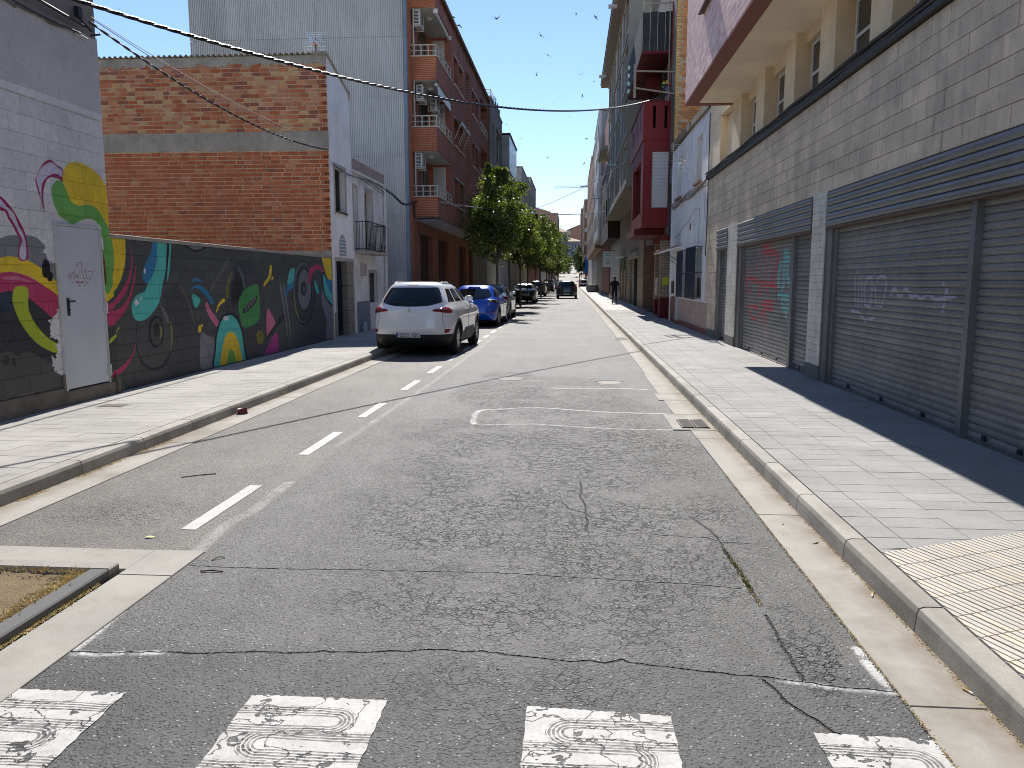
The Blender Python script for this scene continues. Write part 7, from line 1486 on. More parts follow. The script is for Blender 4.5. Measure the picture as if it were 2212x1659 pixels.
hatch = [(.18, .28, 4.1, .78), (.25, .12, 4.25, .84), (.36, .04, 4.36, .865), (.5, 0, 4.4, .875), (.66, .02, 4.38, .88), (.78, .05, 4.2, .875), (.86, .08, 3.9, .865), (.93, .13, 3.4, .84), (.97, .17, 3.12, .82), (1.02, .22, 2.95, .80), (1.18, .42, 2.6, .72), (1.31, .60, 2.28, .65), (1.38, .70, 2.05, .60), (1.43, .82, 1.85, .52), (1.455, 1.0, 1.65, .42)]
bluecar, CB = make_car('parked_car', 'bright blue hatchback parked behind the white crossover', 'car', (-3.46, 26.6, 0), -.02, m_bluecar, hatch, 4.4, 1.75, 1.45, 2.6, r=.32, glass=(.99, 1.35), plate='4170 DZJ', lamp='hatch', clad=.24, belt=.93, rear=(.84, .82))
p = CB.P(0, .86); MB().lathe([(.035, -.012), (.055, -.014), (.06, -.004)], (0, p.y-.004, .86), 'y', 18).build('badge', m_chrome, bluecar, local=True)
CB.patch('spoiler', m_bluecar, bluecar, lambda t_: (-.05, .05), 1.345, 1.39, .05, 12, 3)
silver, _ = make_car('parked_car', 'silver hatchback with dark glass parked beyond the blue one', 'car', (-3.47, 31.9, 0), -.015, m_silver, [(a, b, c*.96, d*.99) for a, b, c, d in hatch], 4.25, 1.73, 1.45, 2.5, r=.32, glass=(.99, 1.35), plate='7714 FRS', lamp='band', clad=.26, belt=.93)
sedan = [(.18, .28, 4.3, .78), (.25, .12, 4.45, .84), (.36, .04, 4.56, .865), (.5, 0, 4.6, .875), (.7, .02, 4.58, .88), (.82, .04, 4.35, .87), (.90, .08, 3.9, .85), (.94, .25, 3.45, .83), (.97, .62, 3.2, .81), (1.02, .80, 3.05, .79), (1.18, 1.12, 2.7, .71), (1.3, 1.38, 2.42, .65), (1.37, 1.55, 2.2, .58), (1.41, 1.75, 1.98, .45)]
make_car('parked_car', 'glossy black saloon with sun glinting on its rear window, behind the bare trunk', 'car', (-3.52, 56.0, 0), -.01, m_blackcar, sedan, 4.6, 1.76, 1.42, 2.65, r=.32, glass=(1.0, 1.33), plate='2068 CBD', lamp='band', clad=False, belt=.93, rear=(.86, .84))
make_car('parked_car', 'black estate-like car parked beyond the saloon under the trees', 'car', (-3.62, 78.5, 0), 0, m_blackcar, suv, 4.42, 1.86, 1.6, 2.62, r=.34, glass=(1.10, 1.49), plate='1', lamp='suv', clad=.3, rails=True, detail=False)
make_car('parked_car', 'small dark car in front of the white van in the parked row', 'car', (-3.5, 112, 0), 0, m_blackcar, hatch, 4.4, 1.75, 1.45, 2.6, r=.32, glass=(.99, 1.35), lamp='band', clad=.24, detail=False, belt=.93)
van = [(.2, .1, 4.4, .84), (.4, .0, 4.6, .9), (.8, .0, 4.6, .92), (.95, .01, 4.3, .915), (1.05, .02, 3.7, .9), (1.2, .03, 3.45, .88), (1.5, .07, 3.1, .84), (1.75, .13, 2.85, .80), (1.88, .22, 2.7, .74), (1.93, .35, 2.5, .62)]
make_car('parked_van', 'white van parked in the row behind a small dark car', 'van', (-3.7, 122, 0), 0, m_whitecar, van, 4.6, 1.84, 1.93, 2.8, r=.33, glass=(1.15, 1.7), lamp='tall', clad=.35, detail=False, belt=1.0, n=5.5)
for i, (y, m_, lb) in enumerate(((140, m_silver, 'silver car far down the parked row, first past the white van'), (149, m_blackcar, 'black car far down the parked row between two pale ones'), (158, m_whitecar, 'white car far down the parked row'), (170, m_darkgrey, 'last dark car visible under the far trees'))):
    make_car('parked_car', lb, 'car', (-3.4, y, 0), 0, m_, hatch, 4.4, 1.75, 1.45, 2.6, r=.32, glass=(.99, 1.35), lamp='band', clad=.24, detail=False, belt=.93)
suv2 = [(a, b*1.0, c*1.05, d*1.035) for a, b, c, d in suv]
bmw, CM = make_car('driving_car', 'dark grey SUV driving away in the middle of the street', 'car', (-.48, 69.2, 0), 0, m_darkgrey, suv2, 4.65, 1.9, 1.62, 2.75, r=.36, glass=(1.12, 1.50), plate='6428', lamp='suv', clad=.34, rails=m_blackpl)
mb = MB()
for sx in (-1, 1): mb.lathe([(.06, -.03), (.07, 0), (.05, .0)], (sx*.6, .05, .36), 'y', 14)
mb.build('exhaust_tips', m_chrome, bmw, local=True); CM.patch('rear_skid_trim', m_silver, bmw, lambda t_: (-.085, .085), .36, .42, .012, 18, 2)
make_car('delivery_van', 'small white vehicle under the red scaffold gate at the far right kerb', 'van', (2.75, 186, 0), 0, m_whitecar, van, 4.6, 1.84, 1.93, 2.8, r=.33, glass=(1.0, 1.7), lamp='tall', clad=.8, detail=False, belt=1.0, n=5.5)
# ---------------------------------------------------------------- trees
def leafmat(name, c1, c2, rough=.42):
    t = NT(name); ge = t.n('NewGeometry'); c = t.mix(ge.outputs['Random Per Island'], c1, c2)
    tr = t.n('BsdfTranslucent'); t.l(t.mix(1., c, (1.5, 1.5, .6), 'MULTIPLY'), tr.inputs[0]); mx = t.n('MixShader'); mx.inputs[0].default_value = .38
    t.out(c, rough, None, Specular_IOR_Level=.45); t.l(t.b.outputs[0], mx.inputs[1]); t.l(tr.outputs[0], mx.inputs[2]); t.l(mx.outputs[0], t.t.nodes['Material Output'].inputs[0]); return t.mat
m_leaf = leafmat('leaves', (.05, .08, .02), (.16, .20, .05)); m_leaf2 = leafmat('far_leaves', (.045, .07, .022), (.10, .13, .045), .6); m_leafg = leafmat('grey_green_leaves', (.06, .09, .05), (.12, .15, .09))
m_bark = pm('bark', (.12, .10, .08), .9, .25, 8, 50, .5, .01, local=True)
def tree_meshes(seed, h, rx, ry, base, nleaf, ls, leafm, lean=0.):
    """trunk with forking limbs, crown of separate leaves gathered on the limb ends"""
    r = random.Random(seed); mb = MB(); tips = []
    tr = [(0, 0, -.1), (.01, .01, .9), (.03+lean*.3, .02, base*.8), (lean*.6, 0, base+.2)]; mb.tube(tr, [.085, .07, .06, .055], 9)
    top = Vector(tr[-1])
    for k in range(7):
        a = k*2*PI/7+r.uniform(-.3, .3); sp = r.uniform(.45, .85); p1 = top+Vector((math.cos(a)*rx*.35*sp, math.sin(a)*ry*.35*sp, (h-base)*r.uniform(.15, .3))); p2 = top+Vector((math.cos(a)*rx*.7*sp, math.sin(a)*ry*.7*sp, (h-base)*r.uniform(.4, .72)))
        mb.tube([top-Vector((0, 0, .25)), p1, p2], [.035, .024, .01], 6); tips += [p1, p2, (p1+p2)/2]
        for q in range(3):
            p3 = p1+Vector((r.uniform(-.5, .5)*rx*.7, r.uniform(-.5, .5)*ry*.7, r.uniform(-.05, .35)*(h-base))); mb.tube([p1, p3], [.014, .006], 5, cap=False); tips.append(p3)
    p = top+Vector((0, 0, (h-base)*.7)); mb.tube([top, p], [.04, .012], 6); tips.append(p)
    trunk = mb.mesh('trunk', m_bark)
    # clumps
    cl = []
    for k in range(34):
        a, e = r.uniform(0, 2*PI), r.uniform(-.75, 1.); rr = r.uniform(.45, 1.08)**.6; zc = base+(h-base)*(.48+.50*e*rr)
        f = math.sqrt(max(.05, 1-(e*rr)**2)); s_ = .85+.35*math.sin(a*3+seed)+.15*math.sin(a*7+seed*2); cl.append((Vector((lean*.6+math.cos(a)*rx*f*rr*s_, math.sin(a)*ry*f*rr*s_, zc)), r.uniform(.28, .55)*min(rx, 1.5)/1.3))
    for p in tips: cl.append((p, r.uniform(.3, .5)))
    for q in range(5): a = r.uniform(0, 6.28); c0 = Vector((lean*.6+math.cos(a)*rx*r.uniform(.1, .6), math.sin(a)*ry*r.uniform(.1, .6), h-.35)); cl += [(c0+Vector((0, 0, .22*w_)), .26-.04*w_) for w_ in range(r.randint(2, 4))]
    n_each = max(4, nleaf//len(cl)); V = np.zeros((n_each*len(cl)*4, 3)); k = 0; rs = np.random.RandomState(seed)
    for c, s_ in cl:
        d = rs.normal(size=(n_each, 3)); d /= np.linalg.norm(d, axis=1)[:, None]; P0 = np.array(c)+d*(rs.rand(n_each, 1)**.45)*s_*np.array((1, 1, .85))
        a1 = rs.normal(size=(n_each, 3)); a1[:, 2] -= .35; a1 /= np.linalg.norm(a1, axis=1)[:, None]; a2 = np.cross(a1, rs.normal(size=(n_each, 3))); a2 /= np.linalg.norm(a2, axis=1)[:, None]
        L = ls*(.6+.8*rs.rand(n_each, 1)); W_ = L*.42
        for i_, q in enumerate((-a1*L*.5, a2*W_-a1*L*.05, a1*L*.5, -a2*W_-a1*L*.05)): V[k+i_:k+n_each*4:4] = P0+q
        k += n_each*4
    n = V.shape[0]//4; me = bpy.data.meshes.new('crown'); me.vertices.add(n*4); me.vertices.foreach_set('co', V.ravel()); me.loops.add(n*4); me.loops.foreach_set('vertex_index', np.arange(n*4, dtype=np.int32)); me.polygons.add(n)
    me.polygons.foreach_set('loop_start', np.arange(0, n*4, 4, dtype=np.int32)); me.update(calc_edges=True); me.materials.append(leafm)
    return trunk, me
kinds = [tree_meshes(3, 6.35, 1.5, 2.0, 2.35, 17000, .11, m_leaf), tree_meshes(11, 6.7, 1.6, 2.1, 2.6, 15000, .12, m_leaf, .2), tree_meshes(23, 6.0, 1.5, 2.0, 2.4, 13000, .13, m_leaf)]
far = [tree_meshes(31, 6.6, 1.7, 2.4, 2.4, 4200, .24, m_leaf2), tree_meshes(37, 7.2, 1.8, 2.6, 2.4, 4200, .25, m_leaf2)]
def tree(label, km, x, y, rot=0., s=1., group=None):
    t = thing('street_tree', label, 'tree', (x, y, hill(y)+.02), rot, group); t.scale = (s, s, s); inst('trunk', km[0], t, (0, 0, 0), local=True); inst('crown', km[1], t, (0, 0, 0), local=True); return t
tree('nearest leafy street tree, crown over the silver car', kinds[0], -3.45, 35.5, .4, 1., 'street trees in the parking lane')
tree('second street tree behind the nearest crown', kinds[1], -3.4, 42.6, 2.1, 1., 'street trees in the parking lane')
tree('slender tree whose bare trunk stands in front of the black saloon', kinds[2], -3.36, 50.4, 4.0, .98, 'street trees in the parking lane')
tree('fourth street tree, right behind the one by the black saloon', kinds[1], -3.4, 58.8, 5.0, 1., 'street trees in the parking lane')
y = 67; i = 0
LT = ['fifth', 'sixth', 'seventh', 'eighth', 'ninth', 'tenth', 'eleventh', 'twelfth', 'thirteenth', 'fourteenth', 'fifteenth', 'sixteenth', 'seventeenth', 'eighteenth']
while y < 178:
    tree('%s tree of the left row counted from the camera' % LT[min(i, 13)], kinds[i % 3] if y < 90 else far[i % 2], -3.3+rnd.uniform(-.15, .3), y, rnd.uniform(0, 6), rnd.uniform(.95, 1.12), 'street trees in the parking lane'); y += 8.6; i += 1
for i, (y, x, s) in enumerate(((205, -3.9, 1.1), (226, -4.2, 1.1), (250, -4.4, 1.1), (275, -4.4, 1.1), (300, -4.6, 1.15), (325, -4.8, 1.15), (350, -5, 1.15))):
    tree('tree on the left of the hill road, number %s from its foot' % ['one', 'two', 'three', 'four', 'five', 'six', 'seven'][i], far[i % 2], x, y, rnd.uniform(0, 6), s, 'trees lining the hill road')
fg = tree_meshes(47, 8.0, 2.6, 3.6, 1.6, 5200, .3, m_leafg)
for i, (y, x, s) in enumerate(((222, 2.6, .95), (246, 2.7, 1.0), (275, 2.6, 1.05), (310, 2.9, 1.1), (345, 3.0, 1.1))):
    tree('greyish tree on the right of the hill road, number %s from its foot' % ['one', 'two', 'three', 'four', 'five'][i], fg, x, y, rnd.uniform(0, 6), s, 'trees lining the hill road')
# ---------------------------------------------------------------- overhead cables
def cable(name, label, A, B, zf, r, strands=1, twist=.0, n=160, mat=None, pitch=.42):
    A, B = Vector(A), Vector(B); o = None; root = thing(name, label, 'cable', tuple(A)); L = (B-A).length
    for s_ in range(strands):
        pts = []
        for i in range(n+1):
            t_ = i/n; p = A+(B-A)*t_; p.z = zf(t_); d = (B-A).normalized(); sx = Vector((d.y, -d.x, 0)).normalized()
            if strands > 1: a = 2*PI*(t_*L/pitch)+s_*2*PI/strands; p += (sx*math.cos(a)+Vector((0, 0, 1))*math.sin(a))*twist
            pts.append(p)
        MB().tube(pts, r, 6).build('strand', mat or m_cable, root)
    return root
m_cabg = flat('cable_glossy', (.022, .022, .024), .42, spec=.45)
cable('twisted_cable', 'thick twisted black cable crossing the street high above the road', (-6.1, 7.4, 4.72), (3.45, 30.2, 8.75), lambda s: 4.72-.1*s+3.9*s*s*(1-.01), .012, 3, .014, 900, m_cabg, .62)
cable('twisted_cable', 'lower black cable sagging along the mural wall to the brick house', (-6.0, 9.62, 4.80), (-6.13, 19.4, 4.86), lambda s: 4.80+.06*s-1.1*s*(1-s), .010, 2, .008, 200, m_cabg, .5)
cable('thin_wire', 'upper thin grey wire from the mural corner to the brick house', (-5.98, 9.62, 4.86), (-6.15, 19.4, 5.02), lambda s: 4.86+.16*s-.62*s*(1-s), .005, 1, 0, 60, m_cablegrey)
cable('thin_wire', 'lower thin grey wire from the mural corner to the brick house', (-5.98, 9.64, 4.84), (-6.15, 19.4, 4.96), lambda s: 4.84+.12*s-.72*s*(1-s), .005, 1, 0, 60, m_cablegrey)
cable('street_wire', 'thin wire from the brick block balcony across to the glass-bay block', (-5.2, 30.2, 4.65), (3.2, 61, 7.0), lambda s: 4.65+2.35*s-1.6*s*(1-s), .016, 2, .014, 200, m_cablegrey, 1.2)
cable('street_wire', 'second thin wire meeting the first above the trees', (-5.0, 62, 5.5), (2.6, 40, 6.1), lambda s: 6.9+(.6)*s-2.0*s*(1-s), .014, 1, 0, 80, m_cablegrey)
cable('street_wire', 'thick cable looping from the white house to the metal cladding', (-6.0, 24.9, 4.5), (-6.0, 30.0, 4.6), lambda s: 4.5+.1*s-.7*s*(1-s)+.06*math.sin(s*9), .028, 2, .02, 80, m_cabg, .8)
r_ = thing('wall_cable_run', 'black cables clipped under the lowest balcony of the brick block', 'cable', (-6, 30, 4)); mb = MB(); mb.tube([(-6.06, 29.7, 4.6), (-6.05, 29.75, 4.0), (-6.0, 29.77, 3.98)]+[(x, 29.775, 3.99+.01*math.sin(x*9)) for x in np.linspace(-5.9, -5.13, 8)]+[(-5.12, y, 4.0+.02*math.sin(y*2)) for y in np.linspace(29.9, 47, 30)], .035, 6); mb.build('bundle', m_cable, r_)
r_ = thing('wall_cable_run', 'thick cables dropping down the corner beside the orange party wall', 'cable', (3.6, 30, 8)); mb = MB()
for k in range(3): mb.tube([(3.2+.03*k, 29.6, 8.66+.03*k), (3.5, 29.75, 8.7), (3.60+.03*k, 29.85, 8.45), (3.62+.03*k, 29.88, 6.9), (3.58+.03*k, 29.9, 5.2), (3.62+.02*k, 29.92, 3.3)], .022, 6)
mb.build('bundle', m_cable, r_)
br = thing('insulator_bracket', 'steel wall bracket with four glass insulators above the red balcony', 'bracket', (3.6, 29.5, 9.0)); mb = MB(); mb.bar((2.20, 29.5, 8.22), (2.20, 29.5, 9.42), .09, .04); mb.bar((2.15, 29.5, 9.17), (3.66, 29.8, 9.19), .07, .05); mb.bar((2.2, 29.5, 8.58), (3.66, 29.8, 8.42), .07, .05); mb.build('frame', m_stone, br)
m_insul = flat('insulator_glass', (.35, .55, .48), .08, spec=.8, coat=.6)
for k, z in enumerate((9.28, 9.0, 8.72, 8.46)):
    mb = MB(); mb.tube([(2.2, 29.5, z+.10), (2.12, 29.48, z+.08), (2.06, 29.47, z-.03), (1.98, 29.46, z-.02)], .014, 6); mb.build('pin', m_iron, br)
    mb = MB(); mb.lathe([(0, .10), (.03, .09), (.032, .05), (.055, .035), (.055, .0), (.035, .0), (.045, -.04), (.03, -.06), (0, -.06)], (1.98, 29.46, z-.02), 'z', 12); mb.build('insulator', m_insul, br, smooth=True)
for k, (y, z, x0) in enumerate(((44, 7.9, 1.85), (71, 8.9, 1.6), (58, 8.4, 1.9))):
    b_ = thing('wall_bracket', ['horizontal pole bracket reaching over the street by the glazed bays', 'far pole bracket with small lamps near the grey balconies', 'white pole bracket with small lamps on the glazed bays'][k], 'bracket', (2.65, y, z)); mb = MB(); mb.bar((x0, y, z), (2.75, y, z), .06); mb.build('pole', m_stone if k < 2 else m_plast, b_); mb = MB()
    for q in range(3): mb.lathe([(0, .0), (.07, .02), (.07, .09), (0, .11)], (x0+.15+q*.16, y, z-.02), 'z', 10)
    mb.build('clamp', m_insul, b_)
# tower crane jib far away
cr = thing('tower_crane', 'pale tower crane jib sticking out behind the right-hand buildings', 'crane', (40, 900, 0)); mb = MB(); z0 = 106; xa, xb = -22, 36
for dz, dy in ((0, 0), (0, 1.6), (2.0, .8)): mb.bar((xa+(3 if dz else 0), 900+dy, z0+dz), (xb, 900+dy, z0+dz+1.2), .28)
n = 22
for k in range(n): x = xa+(xb-xa)*k/n; x2 = xa+(xb-xa)*(k+.5)/n; x3 = xa+(xb-xa)*(k+1)/n; mb.bar((x, 900, z0+1.2*k/n), (x2, 900.8, z0+2+1.2*k/n), .14); mb.bar((x2, 900.8, z0+2+1.2*k/n), (x3, 900, z0+1.2*(k+1)/n), .14)
mb.build('jib', pm('crane_paint', (.42, .42, .43), .7, .05, 1, 9, 0), cr); mb = MB(); mb.bar((36, 900, 18), (36, 900, 118), 1.6); mb.bar((12, 900.8, z0+2.5), (36, 900.8, 118), .25); mb.build('mast', bpy.data.materials['crane_paint'], cr)
BX('ballast', m_cement, cr, 8, 20, 899, 899.6, z0+.9, z0+2)
# ---------------------------------------------------------------- street works at the far right
m_rgate = flat('red_gate_paint', (.30, .02, .015), .6); m_ygate = flat('yellow_gate_paint', (.55, .40, .02), .6)
g = thing('scaffold_gate', 'red and yellow scaffold gate over the right kerb far down the street', 'scaffold', (2.9, 181, 0)); mb = MB()
for x in (1.65, 4.0): mb.bar((x, 181, 0), (x, 181, 3.1), .26)
mb.bar((1.6, 181, 3.1), (4.1, 181, 3.1), .28); mb.bar((1.6, 181, 2.8), (4.1, 181, 2.8), .1)
for k in range(6): mb.bar((1.7+k*.4, 181, 2.8), (1.9+k*.4, 181, 3.1), .07)
mb.build('frame', m_rgate, g); mb = MB(); mb.bar((1.75, 180.8, 0), (1.95, 180.8, 2.0), .12); mb.bar((3.9, 180.8, 0), (3.72, 180.8, 2.3), .12); mb.build('stay', m_ygate, g)
nt = thing('blue_net', 'blue debris netting hanging beside the far scaffold', 'netting', (3.3, 182, 3.2)); v = []
for i in range(11):
    x = 2.95+i*.09; yy = 182+.12*math.sin(i*1.4); v += [(x-(.5 if i < 2 else 0), yy, 3.2+.12*math.sin(i)), (x, yy, 5.2), (x, yy, 7.0)]
MB().add(v, [(3*i+k, 3*i+3+k, 3*i+4+k, 3*i+1+k) for i in range(10) for k in range(2)]).build('net', flat('blue_net_cloth', (.02, .16, .38), .7), nt)
bgm = pm('woven_bag', (.24, .24, .27), .8, .12, 4, 40, .4, .01, local=True)
sb = thing('rubble_bag', 'big grey rubble sack with sand on the right pavement', 'sack', (2.6, 100, .13)); mb = MB()
prof = [(.50, 0), (.60, .1), (.68, .35), (.70, .6), (.63, .82), (.58, .9)]; mb.lathe([(r*1.05, z) for r, z in prof], (0, 0, 0), 'z', 18)
for i, v_ in enumerate(mb.v): a = math.atan2(v_[1], v_[0]); k = 1+.06*math.sin(a*4)+.04*math.sin(a*7+v_[2]*5); mb.v[i] = (v_[0]*k*1.1, v_[1]*k*.85, v_[2]*(1+.05*math.sin(a*3)))
mb.build('sack', bgm, sb, local=True, smooth=True); MB().lathe([(.6, .84), (.4, .95), (0, 1.02)], (0, 0, 0), 'z', 14).build('sand', m_soil, sb, local=True, smooth=True)
# water bottle at the foot of the old white house
wb_ = thing('water_bottle', 'clear plastic water bottle left by the stone door frame', 'bottle', (-5.98, 21.95, .13)); mg = flat('clear_plastic', (.55, .6, .66), .1, spec=.7); mg.node_tree.nodes['Principled BSDF'].inputs['Transmission Weight'].default_value = .6
mb = MB(); mb.lathe([(0, 0), (.075, .0), (.08, .03), (.078, .08), (.082, .1), (.078, .12), (.082, .15), (.078, .18), (.08, .24), (.06, .29), (.02, .32), (.018, .35), (0, .35)], (0, 0, 0), 'z', 16); mb.build('bottle', mg, wb_, local=True, smooth=True); MB().lathe([(.021, .335), (.021, .36), (0, .36)], (0, 0, 0), 'z', 10).build('cap', m_euro, wb_, local=True)
# ---------------------------------------------------------------- the walking person
def skin_figure(joints, bones, name, mat, parent, sub=2):
    me = bpy.data.meshes.new(name); me.from_pydata([j[0] for j in joints], bones, []); o = bpy.data.objects.new(name, me); link(o)
    o.modifiers.new('skin', 'SKIN'); sv = me.skin_vertices[0].data
    for i, j in enumerate(joints): sv[i].radius = j[1]; sv[i].use_root = (i == 0)
    m = o.modifiers.new('sub', 'SUBSURF'); m.levels = sub; m.render_levels = sub
    bpy.context.view_layer.update(); m2 = bpy.data.meshes.new_from_object(o.evaluated_get(bpy.context.evaluated_depsgraph_get())); o.modifiers.clear(); o.data = m2; m2.materials.clear()
    for mm in mat: m2.materials.append(mm)
    for p in m2.polygons: p.use_smooth = True
    o.parent = parent; return o
m_skin = flat('skin', (.16, .08, .05), .55); m_tee = pm('black_tee', (.015, .015, .018), .9, .15, 8, 50, .2, local=True); m_short = pm('dark_shorts', (.02, .02, .025), .9, .15, 8, 50, .2, local=True); m_hair = flat('dark_hair', (.01, .008, .007), .7); m_shoe = flat('dark_shoe', (.015, .015, .015), .6)
pe = thing('person', 'man in dark T-shirt and shorts walking away along the right pavement, bag in hand', 'person', (2.72, 50.2, .13), 0)
J = [((0, 0, .93), (.20, .14)), ((0, .01, 1.10), (.20, .14)), ((0, .01, 1.28), (.225, .135)), ((0, .0, 1.42), (.16, .09)), ((0, .0, 1.50), (.06, .06)), ((0, .02, 1.56), (.062, .065)), ((0, .03, 1.655), (.105, .125)), ((0, .03, 1.735), (.085, .10)),
     ((-.20, .0, 1.41), (.062, .062)), ((-.265, -.03, 1.15), (.052, .052)), ((-.25, .06, .92), (.037, .037)), ((-.245, .09, .84), (.03, .042)),
     ((.20, .0, 1.41), (.062, .062)), ((.27, -.04, 1.15), (.052, .052)), ((.275, -.03, .92), (.037, .037)), ((.28, -.01, .84), (.03, .042)),
     ((-.10, .01, .88), (.12, .12)), ((-.11, .10, .50), (.072, .076)), ((-.11, .02, .12), (.04, .045)), ((-.11, .05, .045), (.042, .04)), ((-.115, .16, .035), (.038, .028)),
     ((.10, .01, .88), (.12, .12)), ((.10, -.02, .48), (.072, .076)), ((.10, -.16, .14), (.04, .045)), ((.10, -.15, .06), (.042, .04)), ((.105, -.05, .035), (.038, .028))]
Bn = [(0, 1), (1, 2), (2, 3), (3, 4), (4, 5), (5, 6), (6, 7), (3, 8), (8, 9), (9, 10), (10, 11), (3, 12), (12, 13), (13, 14), (14, 15), (0, 16), (16, 17), (17, 18), (18, 19), (19, 20), (0, 21), (21, 22), (22, 23), (23, 24), (24, 25)]
bo = skin_figure(J, Bn, 'body', [m_skin, m_tee, m_short, m_shoe], pe)
for p in bo.data.polygons:
    c = p.center; z = c.z; ax = abs(c.x)
    p.material_index = 1 if (z > .98 and z < 1.50 and (ax < .24 or z > 1.18)) else 2 if (.47 < z <= .98 and ax < .245) else 3 if z < .085 else 0
for sx, hx, hy, hz in ((-1, -.245, .09, .83), (1, .28, -.01, .83)):
    for k in range(5):
        x0 = hx+(k-2)*.014*1.0; fj = [((hx+(k-2)*.008, hy, hz), (.010, .010)), ((x0, hy+.01, hz-.05-(.01 if k in (2, 3) else 0)), (.009, .009)), ((x0, hy+.025, hz-.085+(.02 if k in (0, 4) else 0)), (.008, .008))]
        if k == 4: fj = [((hx-sx*.01, hy+.02, hz+.02), (.011, .011)), ((hx-sx*.02, hy+.05, hz-.01), (.010, .010)), ((hx-sx*.02, hy+.065, hz-.04), (.009, .009))]
        skin_figure(fj, [(0, 1), (1, 2)], 'finger', [m_skin], pe, 1)
bmh = bmesh.new(); bmesh.ops.create_icosphere(bmh, subdivisions=3, radius=1)
for v_ in bmh.verts: v_.co = Vector((v_.co.x*.09, .015+v_.co.y*.105, 1.68+v_.co.z*.088))
bmesh.ops.delete(bmh, geom=[v_ for v_ in bmh.verts if v_.co.z < 1.63 or (v_.co.y > .07 and v_.co.z < 1.70)], context='VERTS'); me = bpy.data.meshes.new('hair'); bmh.to_mesh(me); bmh.free(); me.materials.append(m_hair); inst('hair', me, pe, (0, 0, 0), local=True)
sk = thing('plastic_bag', 'pale plastic carrier bag hanging from the walking man\'s left hand', 'bag', (2.475, 50.3, .67)); bmh = bmesh.new(); bmesh.ops.create_icosphere(bmh, subdivisions=2, radius=1)
for v_ in bmh.verts: k = 1-.45*max(0, v_.co.z); v_.co = Vector((v_.co.x*.13*k*(1+.1*math.sin(v_.co.z*9)), v_.co.y*.10*k, v_.co.z*.19+.02))
me = bpy.data.meshes.new('bag'); bmh.to_mesh(me); bmh.free(); me.materials.append(pm('pale_plastic', (.45, .42, .38), .5, .1, 8, 40, .3, local=True)); inst('bag', me, sk, (0, 0, 0), local=True); mb = MB(); mb.tube([(0, 0, .17), (.01, .0, .24)], .008, 5); mb.build('handle', m_plast, sk, local=True)
# ---------------------------------------------------------------- swifts
m_bird = flat('swift_feathers', (.05, .05, .06), .8); m_bird2 = flat('swift_underside', (.10, .09, .08), .8)
def swift_mesh(sweep, up):
    mb = MB(); mb.lathe([(0, -.10), (.008, -.085), (.022, -.04), (.028, .0), (.024, .05), (.012, .085), (0, .10)], (0, 0, 0), 'y', 8); mb.add([(-.012, -.08, 0), (.012, -.08, 0), (.035, -.155, 0), (0, -.12, .004), (-.035, -.155, 0)], [(0, 1, 2, 3), (0, 3, 4)])
    for sx in (-1, 1):
        L_ = [(sx*.015, .045, .01), (sx*.10, .055, .01+up*.5), (sx*.19, .0, .01+up), (sx*.255, -.08*sweep, .01+up*1.3)]; T_ = [(sx*.015, -.03, .01), (sx*.10, -.0, .01+up*.5), (sx*.18, -.035, .01+up)]
        mb.add(L_+T_, [(0, 1, 5, 4), (1, 2, 6, 5), (2, 3, 6)]); mb.add([(a, b, c-.006) for a, b, c in L_+T_], [(4, 5, 1, 0), (5, 6, 2, 1), (6, 3, 2)])
    return mb.mesh('swift', m_bird)
sw = [swift_mesh(1.2, .06), swift_mesh(.7, -.03), swift_mesh(1.6, .11)]
SW = [(980, 38, 26), (990, 55, 18), (1072, 40, 26), (1168, 77, 26), (1184, 119, 28), (1159, 163, 36), (1244, 31, 30), (1287, 37, 28), (1258, 160, 28), (1283, 177, 44), (1258, 207, 34), (1268, 301, 36), (1183, 341, 42), (1262, 353, 40), (1094, 270, 50), (1230, 252, 60), (1197, 222, 55), (1178, 187, 60), (1124, 300, 60)]
WHERE = ['upper left beside the roof eave', 'just below its neighbour by the roof eave, largest of all', 'upper left of the sky', 'high in the sky centre', 'beneath the high central one', 'small, left of sky centre', 'top right, left of a pair', 'top right, right of a pair', 'gliding right of centre', 'tiny, near the right eaves', 'above the cable, near the right eaves', 'crescent shaped, below the cable', 'low in the sky centre', 'low near the grey balcony block', 'very small, over the left trees', 'speck under the cable on the right', 'speck above the cable', 'speck left of the cable sag', 'speck beneath the cable centre']
rs = random.Random(5); f_ = 1662.; th, ps = math.radians(7.659), math.radians(4.433)
Fv = Vector((-math.sin(ps)*math.cos(th), math.cos(ps)*math.cos(th), -math.sin(th))); Rv = Vector((math.cos(ps), math.sin(ps), 0)); Uv = Rv.cross(Fv)
for k, (u, v_, d) in enumerate(SW):     # each bird flies at its own distance over the street
    p = Vector((0, 0, 1.62))+(Fv+Rv*((u-1106)/f_)+Uv*((829.5-v_)/f_))*d*1.8
    o = inst('swift', sw[k % 3], None, p, rot=(rs.uniform(-.7, .7), rs.uniform(-.9, .9), rs.uniform(0, 6.3))); s_ = 1.0; o.scale = (s_, s_, s_)
    props(o, 'swift flying '+WHERE[k], 'bird', 'swifts flying over the street')
